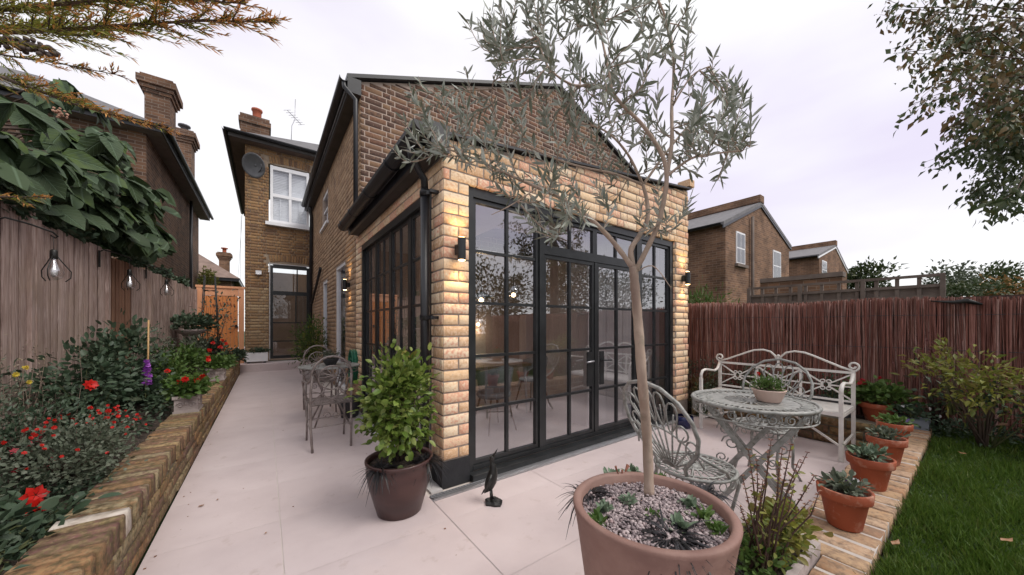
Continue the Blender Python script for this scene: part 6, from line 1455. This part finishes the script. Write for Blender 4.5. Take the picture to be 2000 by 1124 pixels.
# ---- left raised bed
def troughp(x, y, s, lab, lab2, zb=.388):
    t = thing('stone_trough', lab, 'planter', (x, y, zb), 0, 'stone troughs on the bed wall'); m = MB(); w, l, h_ = .095 * s, .15 * s, .175 * s
    for z0, z1, e in ((0, .02, .006), (.02, h_ - .03, -.004), (h_ - .03, h_, .010)): m.box((-w - e, -l - e, z0), (w + e, l + e, z1 - .0005))
    m.build('body', M['stonepot'], t, True)
    m = MB()      # carved scrolls on the faces towards the path and the camera
    for s_ in (-1, 1):
        f = lambda u, z: (u * s_, -l + .001, .085 * s + z); m.tube(spiral((.045 * s, 0), .03 * s, .008 * s, 0, 1.3, 12, f), .005 * s, 5); f = lambda u, z: (w - .001, u * s_, .085 * s + z); m.tube(spiral((.07 * s, 0), .03 * s, .008 * s, 0, 1.3, 12, f), .005 * s, 5)
    m.ball((0, -l + .002, .10 * s), .016 * s, 8, 5, (1, .5, 1.4)); m.build('carving', M['stonepot'], t, True)
    m = MB(); m.box((-w + .012, -l + .012, h_ - .02), (w - .012, l - .012, h_ + .002)); m.build('soil', M['soil'], t, True)
    t2 = bush('geranium', lab2, 'plant', (x, y + .02, zb + h_ + .07), (.17 * s, .24 * s, .10 * s), 520, .045, .042, M['midleaf'], 'round', 160, (x, y, zb + h_), 8, k=20)
    return t2
g1_ = troughp(-.665, 4.98, 1.0, 'carved stone trough nearer the camera on the left bed wall', 'scarlet geranium in the nearer carved stone trough')
flowers(g1_, [(-.67, 4.80, .74), (-.60, 4.85, .72), (-.72, 4.9, .70), (-.55, 5.0, .73), (-.78, 4.7, .84), (-.5, 4.9, .92), (-.52, 4.92, .94)], .034, M['red'], 10)
g2_ = troughp(-.66, 7.5, 1.15, 'carved stone trough further along the left bed wall', 'red flowered geranium in the further stone trough')
flowers(g2_, [(-.6, 7.3, .92), (-.55, 7.6, .98), (-.75, 7.4, .88), (-.68, 7.2, 1.0), (-.62, 7.8, 1.02)], .04, M['red'], 8)
def flowp(pts, x): return [list(at_x(px, py, x)) for px, py in pts]
# dark dahlia in the front corner
t = bush('dahlia', 'dark leaved dahlia with two scarlet blooms at the near left corner of the bed', 'plant', (-1.1, 2.55, .36), (.28, .42, .14), 620, .075, .04, M['dkleaf'], 'oval', 220, (-1.05, 2.6, .30), 8, k=24, upw=.2)
c1 = at_x(66, 968, -.93); c2 = at_x(66, 990, -.91)
m = MB(); m.tube([(-1.02, 2.75, .3), list(c1 + Vector((-.03, .03, -.03)))], .004, 5); m.build('stem', M['stem'], t); flowers(t, [list(c1), list(c2 + Vector((0, 0, -.005)))], .048, M['red'], 2, up=(.7, -.8, .3), jit=.1)
t = bush('pink_salvia', 'mixed plant with pink and coral blooms near the left edge of the photo', 'plant', (-1.35, 2.85, .50), (.28, .4, .17), 620, .05, .022, M['greyleaf'], 'kite', 120, (-1.3, 2.85, .3), 8, k=20)
flowers(t, flowp([(78, 858), (115, 850), (88, 900), (100, 897), (80, 905), (95, 908), (28, 882), (55, 868)], -1.22), .022, M['pink'], 10)
RS = bush('red_salvia', 'small leaved shrub covered in red flowers behind the near bed wall', 'shrub', (-.94, 3.35, .50), (.27, .60, .20), 3000, .026, .016, M['greyleaf'], 'oval', 260, (-1.0, 3.35, .3), 12, k=46, spread=.2, upw=.5, smat=M['bark'])
fl = []
for _ in range(60):
    a = R.uniform(0, 2 * PI); rr_ = R.random() ** .4; fl.append([-.94 + .27 * rr_ * math.cos(a), 3.35 + .60 * rr_ * math.sin(a), .50 + .22 * math.sqrt(max(0, 1 - rr_ ** 2)) + R.uniform(-.03, .06)])
flowers(RS, fl, .0115, M['red'], 80); flowers(RS, flowp([(370, 858), (362, 868), (355, 860), (335, 880)], -.66), .013, M['red'], 8)
t = bush('crimson_salvia', 'taller dark stemmed plant with crimson flowers behind the red salvia', 'plant', (-1.25, 3.7, .60), (.25, .5, .22), 800, .04, .018, M['dkleaf'], 'kite', 120, (-1.25, 3.7, .3), 12, k=24, smat=M['darkstem'])
flowers(t, flowp([(142, 820), (150, 830), (172, 828), (185, 830), (178, 818), (212, 826), (205, 818), (176, 798), (212, 804), (232, 808), (238, 822), (250, 835), (300, 798)], -1.1), .020, M['red'], 14); flowers(t, [list(at_x(176, 753, -1.15))], .045, M['red'], 1, up=(.6, -.7, .5), jit=.1); flowers(t, flowp([(30, 920), (48, 935)], -1.3), .02, M['crimson'], 3)
specs = [
 ('grey green leafy plant beside the near left fence', (-1.62, 3.2, .62), (.22, .5, .3), 900, .055, .02, 'greyleaf', 'kite'),
 ('tall weedy plant with pale seed heads against the near fence', (-1.66, 4.2, .70), (.16, .5, .38), 800, .045, .014, 'greyleaf', 'kite'),
 ('silvery foliage clump under the first bulb lantern', (-1.5, 3.9, .52), (.25, .4, .22), 900, .05, .016, 'greyleaf', 'kite'),
 ('dark broad leaved bush in the middle of the left bed', (-1.45, 5.35, .78), (.32, .6, .36), 1300, .07, .036, 'dkleaf', 'oval'),
 ('dark bush behind the foxglove near the ginger fence panel', (-1.45, 6.4, .84), (.30, .6, .42), 1100, .08, .045, 'dkleaf', 'oval'),
 ('low dark foliage behind the nearer stone trough', (-1.2, 6.05, .50), (.30, .35, .20), 700, .06, .035, 'dkleaf', 'oval'),
 ('low dark foliage between the two stone troughs', (-1.05, 6.7, .60), (.26, .6, .3), 900, .06, .03, 'midleaf', 'kite'),
 ('dry brown green foliage below the furthest bulb lantern', (-1.45, 7.8, .84), (.22, .6, .42), 900, .06, .024, 'greyleaf', 'kite'),
 ('green foliage behind the further stone trough', (-1.1, 8.3, .66), (.28, .6, .30), 700, .08, .04, 'midleaf', 'oval'),
 ('mixed foliage at the foot of the bird bath', (-1.2, 9.6, .7), (.26, .6, .34), 650, .09, .04, 'greyleaf', 'oval'),
 ('leafy plants at the far end of the bed before the gate', (-1.05, 11.0, .62), (.3, .6, .30), 600, .10, .05, 'dkleaf', 'oval'),
 ('low green plants spilling over the far end of the bed wall', (-.68, 9.6, .50), (.14, .7, .12), 420, .07, .045, 'midleaf', 'round'),
 ('trailing green plant by the far corner of the bed wall', (-.6, 11.3, .50), (.18, .45, .16), 320, .09, .05, 'dkleaf', 'oval'),
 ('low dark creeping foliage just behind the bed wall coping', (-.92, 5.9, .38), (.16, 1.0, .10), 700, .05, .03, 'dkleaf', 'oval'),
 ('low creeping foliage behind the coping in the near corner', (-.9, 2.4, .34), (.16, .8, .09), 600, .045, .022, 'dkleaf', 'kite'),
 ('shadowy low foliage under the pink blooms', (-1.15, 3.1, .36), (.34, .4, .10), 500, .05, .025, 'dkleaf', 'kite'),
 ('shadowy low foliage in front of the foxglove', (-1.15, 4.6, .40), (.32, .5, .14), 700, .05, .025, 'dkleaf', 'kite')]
for lab, c, r_, n, L_, w_, mt_, kd in specs:
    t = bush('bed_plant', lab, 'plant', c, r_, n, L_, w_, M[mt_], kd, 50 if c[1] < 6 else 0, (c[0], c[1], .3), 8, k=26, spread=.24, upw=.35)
    if 'weedy' in lab: flowers(t, flowp([(48, 720), (56, 747), (30, 732)], -1.5), .02, M['yellowpetal'], 4)
t = thing('dried_grass', 'thin pale dry seed stems standing against the near left fence', 'plant', (-1.6, 4.3, .3)); m = MB(); sp_, sd_ = [], []
for i in range(46):
    y = R.uniform(2.9, 5.1); x = fx(y) + R.uniform(.06, .35); h_ = R.uniform(.55, 1.05); q0 = Vector((x, y, .3)); q1 = Vector((x + R.gauss(0, .07), y + R.gauss(0, .07), .3 + h_)); m.tube([q0, q0.lerp(q1, .5) + Vector((R.gauss(0, .02), R.gauss(0, .02), 0)), q1], [.003, .0022, .0012], 4, caps=False)
    for k in range(12): p = q0.lerp(q1, R.uniform(.5, 1)) + Vector((R.gauss(0, .02), R.gauss(0, .02), R.gauss(0, .01))); sp_.append(list(p)); sd_.append((R.uniform(-1, 1), R.uniform(-1, 1), R.uniform(0, 1)))
o = m.build('stem_mass', mk('straw_stem', [(.20, .15, .11), (.28, .21, .17)]), t); o['kind'] = 'stuff'
scatter(t, 'seed_head', [leaf_tpl('kite', .4, .2)], leaf_mats(sp_, sd_, .022, .010), mk('pale_seed', [(.30, .22, .18), (.20, .17, .10), (.38, .29, .25)], piece=True), 60, 'seed_mass')
# foxglove
p = at_x(284, 735, -1.12); t = thing('foxglove', 'purple foxglove spire in the middle of the left bed', 'flower', (p.x, p.y, .3))
m = MB(); m.tube([(p.x, p.y, .3), (p.x, p.y, .55), (p.x + .012, p.y, .92)], [.006, .005, .003], 5); m.build('stem', M['stem'], t)
fp = []
for k in range(15):
    for j in range(3): a = R.uniform(0, 2 * PI); fp.append([p.x + .012 + .032 * (1 - k / 20) * math.cos(a), p.y + .032 * (1 - k / 20) * math.sin(a), .62 + k * .019])
flowers(t, fp, .023, M['purple'], 45, up=(.3, -.4, -.6), jit=.6)
nn = 16; a = NR.uniform(0, 2 * PI, nn); scatter(t, 'leaf', [leaf_tpl('oval', .3, .5)], leaf_mats(np.tile([p.x, p.y, .4], (nn, 1)), np.stack([np.cos(a), np.sin(a), NR.uniform(.2, .8, nn)], 1), .15, .07), M['dkleaf'], 16)
p = at_x(288, 690, -1.2); t = MB().tube([(p.x, p.y, .3), (p.x + .01, p.y, 1.36)], .009, 6).build('bamboo_cane', M['timber']); tag(t, 'thin bamboo cane standing upright behind the foxglove', 'cane')
# bird bath with ivy, obelisk
p = at_x(373, 660, -1.3); t = thing('bird_bath', 'pale stone bird bath pedestal at the far end of the left bed', 'bird bath', (p.x, p.y, .3)); q_ = p.y
MB().lathe([(.14, 0), (.14, .06), (.09, .10), (.06, .3), (.07, .6), (.10, .72), (.09, .76)], (p.x, q_, .3), 16).build('pedestal', M['stonepot'], t)
MB().lathe([(.08, .76), (.2, .82), (.25, .88), (.26, .90), (.23, .90), (.1, .84)], (p.x, q_, .3), 20).build('bowl', M['stonepot'], t)
bush('ivy_plant', 'dark leafy plant growing in the bird bath bowl', 'plant', (p.x, q_, 1.32), (.42, .32, .16), 420, .10, .06, M['dkleaf'], 'oval', 60, (p.x, q_, 1.18), 5, k=16)
p = at_x(410, 620, -1.05); q_ = p.y; t = thing('plant_obelisk', 'thin dark metal plant obelisk in front of the orange gate', 'plant support', (p.x, q_, .3)); m = MB()
for s1, s2 in ((-1, -1), (-1, 1), (1, 1), (1, -1)): m.tube([(p.x + .18 * s1, q_ + .18 * s2, .3), (p.x + .09 * s1, q_ + .09 * s2, 2.45)], .011, 5)
m.build('upright', M['iron'], t); m = MB()
for zz, w_ in ((.9, .15), (1.5, .125), (2.1, .10)): m.tube([(p.x - w_, q_ - w_, zz), (p.x + w_, q_ - w_, zz), (p.x + w_, q_ + w_, zz), (p.x - w_, q_ + w_, zz)], .009, 4, closed=True)
m.build('hoop', M['iron'], t)
bush('climbing_rose', 'sparse climbing rose on the metal obelisk', 'plant', (p.x + .1, q_, 1.3), (.4, .3, .7), 260, .07, .035, M['greyleaf'], 'oval', 0, (p.x, q_, .3), 10, k=16, smat=M['darkstem'])
# ivy spilling over the fence tops
for i, (y, lab) in enumerate(((4.9, 'ivy tufts on top of the near fence panel under the big leaves'), (6.0, 'ivy spilling over the fence top by the second post'), (8.1, 'dark ivy hanging over the ginger fence panel'), (9.6, 'ivy along the top of the far fence panels'), (11.2, 'ivy at the end of the fence near the gate'))):
    bush('ivy_clump', lab, 'ivy', (fx(y) - .05, y, 2.36 - .03 * (i > 1)), (.10, .5, .06), 300, .065, .04, M['dkleaf'], 'round', 60, (fx(y) - .1, y, 2.2), 4, k=16)

# ================================================================== trees
# big leaved tree hanging over the left fence
BT_ = thing('big_leaved_tree', 'tree with very large drooping dark green leaves hanging over the left fence', 'tree', (-3.1, 6.2, 0))
m = MB(); m.tube([(-3.1, 6.2, 0), (-3.05, 6.2, 1.5), (-2.9, 6.3, 2.6), (-2.6, 6.6, 3.3)], [.12, .10, .08, .05], 10); m.build('trunk', M['bark'], BT_)
cl = []
def vol(n, y0, y1, z0, z1, x0, x1):
    for _ in range(n): 
        y = R.uniform(y0, y1); cl.append((R.uniform(x0, x1), y, R.uniform(z0, z1)))
vol(60, 4.3, 6.2, 2.5, 3.15, -2.35, -1.65); vol(40, 6.0, 9.2, 3.2, 4.1, -2.3, -1.7); vol(40, 6.2, 8.8, 2.5, 3.3, -2.0, -1.5); vol(44, 6.0, 7.8, 2.62, 3.75, -2.4, -1.5); vol(24, 7.6, 9.0, 2.75, 3.75, -2.3, -1.45); vol(9, 8.8, 10.0, 2.7, 3.2, -2.1, -1.5); vol(30, 4.6, 7.6, 2.4, 3.2, -2.9, -2.1)
m = MB()
for c in cl: m.tube([(-2.7, 6.5, 3.0), (-2.4, (c[1] + 6.5) / 2, (c[2] + 3.1) / 2 + .15), c], [.02, .012, .006], 5, caps=False)
m.build('branch_mass', M['bark'], BT_)['kind'] = 'stuff'
P_, D_ = [], []
for c in cl:
    for k in range(6):
        a = R.uniform(0, 2 * PI); P_.append(c); D_.append((math.cos(a) + .35, math.sin(a) * .9 + .25, R.uniform(-1.3, -.15)))
n = len(P_); L_ = NR.uniform(.17, .34, n)
scatter(BT_, 'leaf', [leaf_tpl('oval', .22, .35), leaf_tpl('oval', .4, .6), leaf_tpl('heart', .3, .4)], leaf_mats(P_, D_, L_, L_ * .62, up=(.45, -.5, .8), tw=.35), M['bigleaf'], 300, 'leaf_mass')
fc = [at_x(120, 222, -1.75), at_x(184, 268, -1.75)]
for c in fc:
    m = MB()
    for _ in range(26): m.ball(c + Vector((R.gauss(0, .022), R.gauss(0, .03), R.gauss(0, .022))), R.uniform(.009, .015), 5, 3)
    m.build('flower_head', mk('dull_peach_blossom', [(.35, .18, .12), (.48, .28, .2)], piece=True), BT_)
# conifer branch at the upper left, close to the camera
CF = thing('conifer_tree', 'conifer with feathery orange tipped branches reaching in at the upper left', 'tree', (-2.2, .9, 0))
m = MB(); m.tube([(-2.2, .9, 0), (-2.2, .9, 2), (-2.15, .95, 4)], [.15, .12, .07], 10); m.build('trunk', M['bark'], CF)
needs = {'conifer': ([], [], []), 'conifer_tip': ([], [], [])}
def spray(pts, depth=0, r=.008, k=26, L0=.22, tipf=.45, sub=True, spreadv=1.0):
    Q = []; P = [Vector(p) for p in pts]
    for i in range(len(P) - 1):
        for s in range(10): Q.append(P[i].lerp(P[i + 1], s / 10))
    Q.append(P[-1]); nq = len(Q)
    m = MB(); m.tube(Q, [r * (1 - .8 * i / (nq - 1)) for i in range(nq)], 6); m.build('branch', M['bark'], CF)
    main = (P[-1] - P[0]).normalized(); tm = MB()
    for j in range(k):
        s = (j + R.random()) / k; q = Q[min(nq - 1, int(s * (nq - 1)))]; ln = L0 * (1.05 - .75 * s) * R.uniform(.6, 1.2)
        d = (main * R.uniform(.8, 1.2) + Vector((R.uniform(-1, 1), R.uniform(-1, 1), R.uniform(-.45, .55))) * .55 * spreadv).normalized()
        e = q + d * ln; tm.tube([q, e], [.0022, .0008], 4, caps=False); nn = int(ln / .0042)
        for a in range(nn):
            f = a / max(1, nn); key = 'conifer_tip' if (f > 1 - tipf and s > .35) or (s > .75 and R.random() < .7) or (f > .8 and R.random() < .5) else 'conifer'
            sd = Vector((R.gauss(0, 1), R.gauss(0, 1), R.gauss(0, 1))).normalized(); nd = (d * 1.2 + sd * .75); l = R.uniform(.012, .026)
            needs[key][0].append(q + d * ln * f); needs[key][1].append(nd); needs[key][2].append(l)
    tm.build('twig_mass', M['bark'], CF)['kind'] = 'stuff'
spray(dd((-260, 70, 1.25), (60, 62, 1.2), (240, 50, 1.15), (400, 40, 1.12), (535, 44, 1.1)), k=84, L0=.26, tipf=.35)
spray(dd((-200, 20, 1.1), (0, 20, 1.1), (180, 2, 1.08), (330, -5, 1.06), (480, 8, 1.05)), k=76, L0=.24, tipf=.4)
spray(dd((-200, 90, 1.35), (20, 50, 1.3), (150, 70, 1.28), (260, 55, 1.25)), k=60, L0=.26, tipf=.2)
spray(dd((-120, 85, 1.5), (20, 110, 1.45), (120, 125, 1.4), (245, 150, 1.35)), r=.005, k=34, L0=.15, tipf=.6)
spray(dd((-200, 130, 1.6), (0, 150, 1.6), (150, 205, 1.6), (330, 255, 1.6)), r=.012, k=80, L0=.2, tipf=.45)
spray(dd((-200, 375, 1.5), (0, 385, 1.5), (90, 385, 1.45)), r=.006, k=14, L0=.14, tipf=.3)
for key, (a_, b_, c_) in needs.items():
    L_ = np.array(c_) * 1.3; Ms = leaf_mats([list(v) for v in a_], [list(v) for v in b_], L_, L_ * .17, tw=1.0); scatter(CF, 'needle', [leaf_tpl('kite', .2, .1)], Ms, M[key], 0, 'needle_mass')
m = MB()
pc = dd((-30, 80, 1.5), (20, 84, 1.5), (60, 92, 1.5), (110, 105, 1.5))
for i in range(3):
    for k in range(30): c = pc[i].lerp(pc[i + 1], k / 30); m.ball(c + Vector((R.gauss(0, .009), R.gauss(0, .009), R.gauss(0, .011))), R.uniform(.009, .014), 5, 3)
m.build('cone_cluster', mk('dark_cone', [(.03, .018, .015), (.07, .045, .035)], piece=True), CF)

# tree with small copper leaves at the upper right
CT_ = thing('copper_tree', 'tree with small dark copper and green leaves reaching in at the upper right', 'tree', (6.3, -1.6, 0))
m = MB(); m.tube([(6.3, -1.6, 0), (6.2, -1.5, 2), (6.0, -1.3, 3.4), (5.7, -1.1, 4.5)], [.14, .12, .09, .05], 10); m.build('trunk', M['bark'], CT_)
bl = dict(cop=([], []), grn=([], []))
brs = [((2050, 40), (1900, 30), (1800, 20), (1745, 18)), ((2050, 90), (1920, 90), (1830, 60), (1790, 25)), ((2060, 120), (1930, 110), (1830, 95), (1745, 105)), ((2060, 150), (1940, 150), (1850, 125), (1782, 145)), ((2060, 190), (1960, 170), (1880, 165), (1780, 205)),
       ((2060, 190), (1970, 190), (1900, 215), (1865, 262)), ((2060, 250), (1980, 250), (1910, 270), (1838, 325)), ((2060, 300), (1990, 300), (1940, 350), (1890, 385)), ((2060, 330), (2000, 340), (1970, 370), (1940, 412)), ((2060, 20), (1960, -10), (1880, -20), (1850, -40)), ((2060, 60), (1980, 60), (1900, 70), (1850, 80)), ((2060, 280), (2010, 270), (1960, 290), (1900, 300)), ((2060, 230), (2000, 230), (1960, 240), (1930, 250)), ((2080, 130), (2020, 140), (1980, 150), (1930, 160))]
def px_ok(q):
    d = q.x * FX + q.y * FY; return (q.x * FY - q.y * FX) / d > 1.30
bm2 = MB()
for bi, br in enumerate(brs):
    for rep in range(3):
        d0 = R.uniform(2.2, 3.4); pts = [at_d(px + R.gauss(0, 9) * rep, py + R.gauss(0, 12) * rep, d0 + .25 * i * R.uniform(-.3, .3)) for i, (px, py) in enumerate(br)]
        st = Vector((6.0, -1.3, 3.6)); full = [st, pts[0]] + pts[1:]; bm2.tube(full, [.02, .006, .004, .0025, .001][:len(full)], 5)
        Q = [pts[i].lerp(pts[i + 1], s / 8) for i in range(3) for s in range(8)]
        for q in Q[2:]:
            for _ in range(7 if px_ok(q) else 4):
                p = q + Vector((R.gauss(0, .05), R.gauss(0, .05), R.gauss(-.02, .05))); key = 'grn' if bi in (6, 7, 8, 11) or R.random() < .3 else 'cop'
                bl[key][0].append(p); bl[key][1].append((R.uniform(-1, .4), R.uniform(-.6, .8), R.uniform(-1.3, -.1)))
bm2.build('branch_mass', M['bark'], CT_)['kind'] = 'stuff'
for key, mt_ in (('cop', 'autleaf'), ('grn', 'dkgreen')):
    P2, D2 = bl[key]; n = len(P2); L_ = NR.uniform(.045, .075, n); scatter(CT_, 'leaf', [leaf_tpl('kite', .25, .15), leaf_tpl('kite', .1, .3)], leaf_mats([list(v) for v in P2], D2, L_, L_ * .45, tw=.9), M[mt_], 150, 'leaf_mass')

# shrubs and trees beyond the right fence
def fartree(name, lab, c, r_, n, L_, mat, k=24, grp=None): return bush(name, lab, 'tree', c, r_, n, L_, L_ * .5, mat, 'kite', 0, (c[0], c[1], 0), 8, k=k, spread=.2, upw=.2, smat=M['bark'], gen='crown', grp=grp)
p = at_x(1372, 575, 6.2); bush('bamboo_shrub', 'fresh green spiky shrub behind the screen beside the extension', 'shrub', (6.3, 2.85, 1.55), (.3, .6, .33), 900, .14, .02, M['midleaf'], 'kite', 60, (6.3, 2.9, 0), 8, k=22)
fartree('far_bush', 'rounded green bush beyond the trellis between the houses and the right trees', at_d(1702, 545, 26), (2.0, 2.0, 1.1), 1500, .35, M['dkgreen'])
fartree('far_tree', 'bare topped olive green tree beyond the right end of the trellis', at_d(1850, 555, 24), (1.5, 1.5, 1.4), 1100, .3, M['greyleaf'])
fartree('far_tree', 'dark tree on the skyline at the far right', at_d(1930, 548, 30), (2.6, 2.6, 1.5), 1500, .35, M['dkgreen'])
fartree('far_tree', 'orange green autumn tree low at the right edge beyond the screen', at_d(1975, 575, 18), (1.6, 1.6, .9), 1400, .25, mk('autumn_mix', [(.10, .12, .03), (.28, .13, .04), (.14, .15, .04)], piece=True))
fartree('far_bush', 'yellow green bush just above the screen at the right', at_d(1890, 570, 15), (1.3, 1.3, .6), 1000, .2, M['dkgreen'])
fartree('far_tree', 'bright yellow green bush above the gate beside the far cottage', at_d(403, 545, 16), (.35, .6, .45), 500, .14, M['yelleaf'])
# trees at the bottom of the garden behind the camera, seen mirrored in the glass
for i, (c, r_, mt_, lab) in enumerate((((-1.5, -9, 3.6), (2.2, 1.8, 2.6), 'dkgreen', 'large dark tree at the bottom of the garden, left'), ((9.5, -10, 2.6), (2.6, 2.0, 2.0), 'dkgreen', 'large dark tree in the next garden, behind the viewer'), ((13.5, -8, 3.2), (2.2, 1.8, 2.0), 'autleaf', 'copper tree in the next garden, behind the viewer'), ((19, -9, 3.2), (3.0, 2.2, 2.2), 'dkgreen', 'furthest dark tree in the next garden, behind the viewer'))):
    t = fartree('garden_tree', lab, c, r_, 3200, .22, M[mt_], 40); MB().tube([(c[0], c[1], 0), (c[0], c[1], c[2] - .5)], [.2, .12], 10).build('trunk', M['bark'], t)
t = thing('end_fence', 'board fence across the bottom of the garden behind the viewer', 'fence', (2, -12, 0)); 
scatter(t, 'board', BO, [place_m((-2.5 + .15 * i, -12, 1.05), (-.155, 0, 0), (0, .0, 0.0) if 0 else (0, -.02, 0), (0, 0, 1.7)) for i in range(75)], M['fence'], 75)
print('objects', len(bpy.data.objects), 'tris', sum(len(o.data.polygons) for o in bpy.data.objects if o.type == 'MESH'))
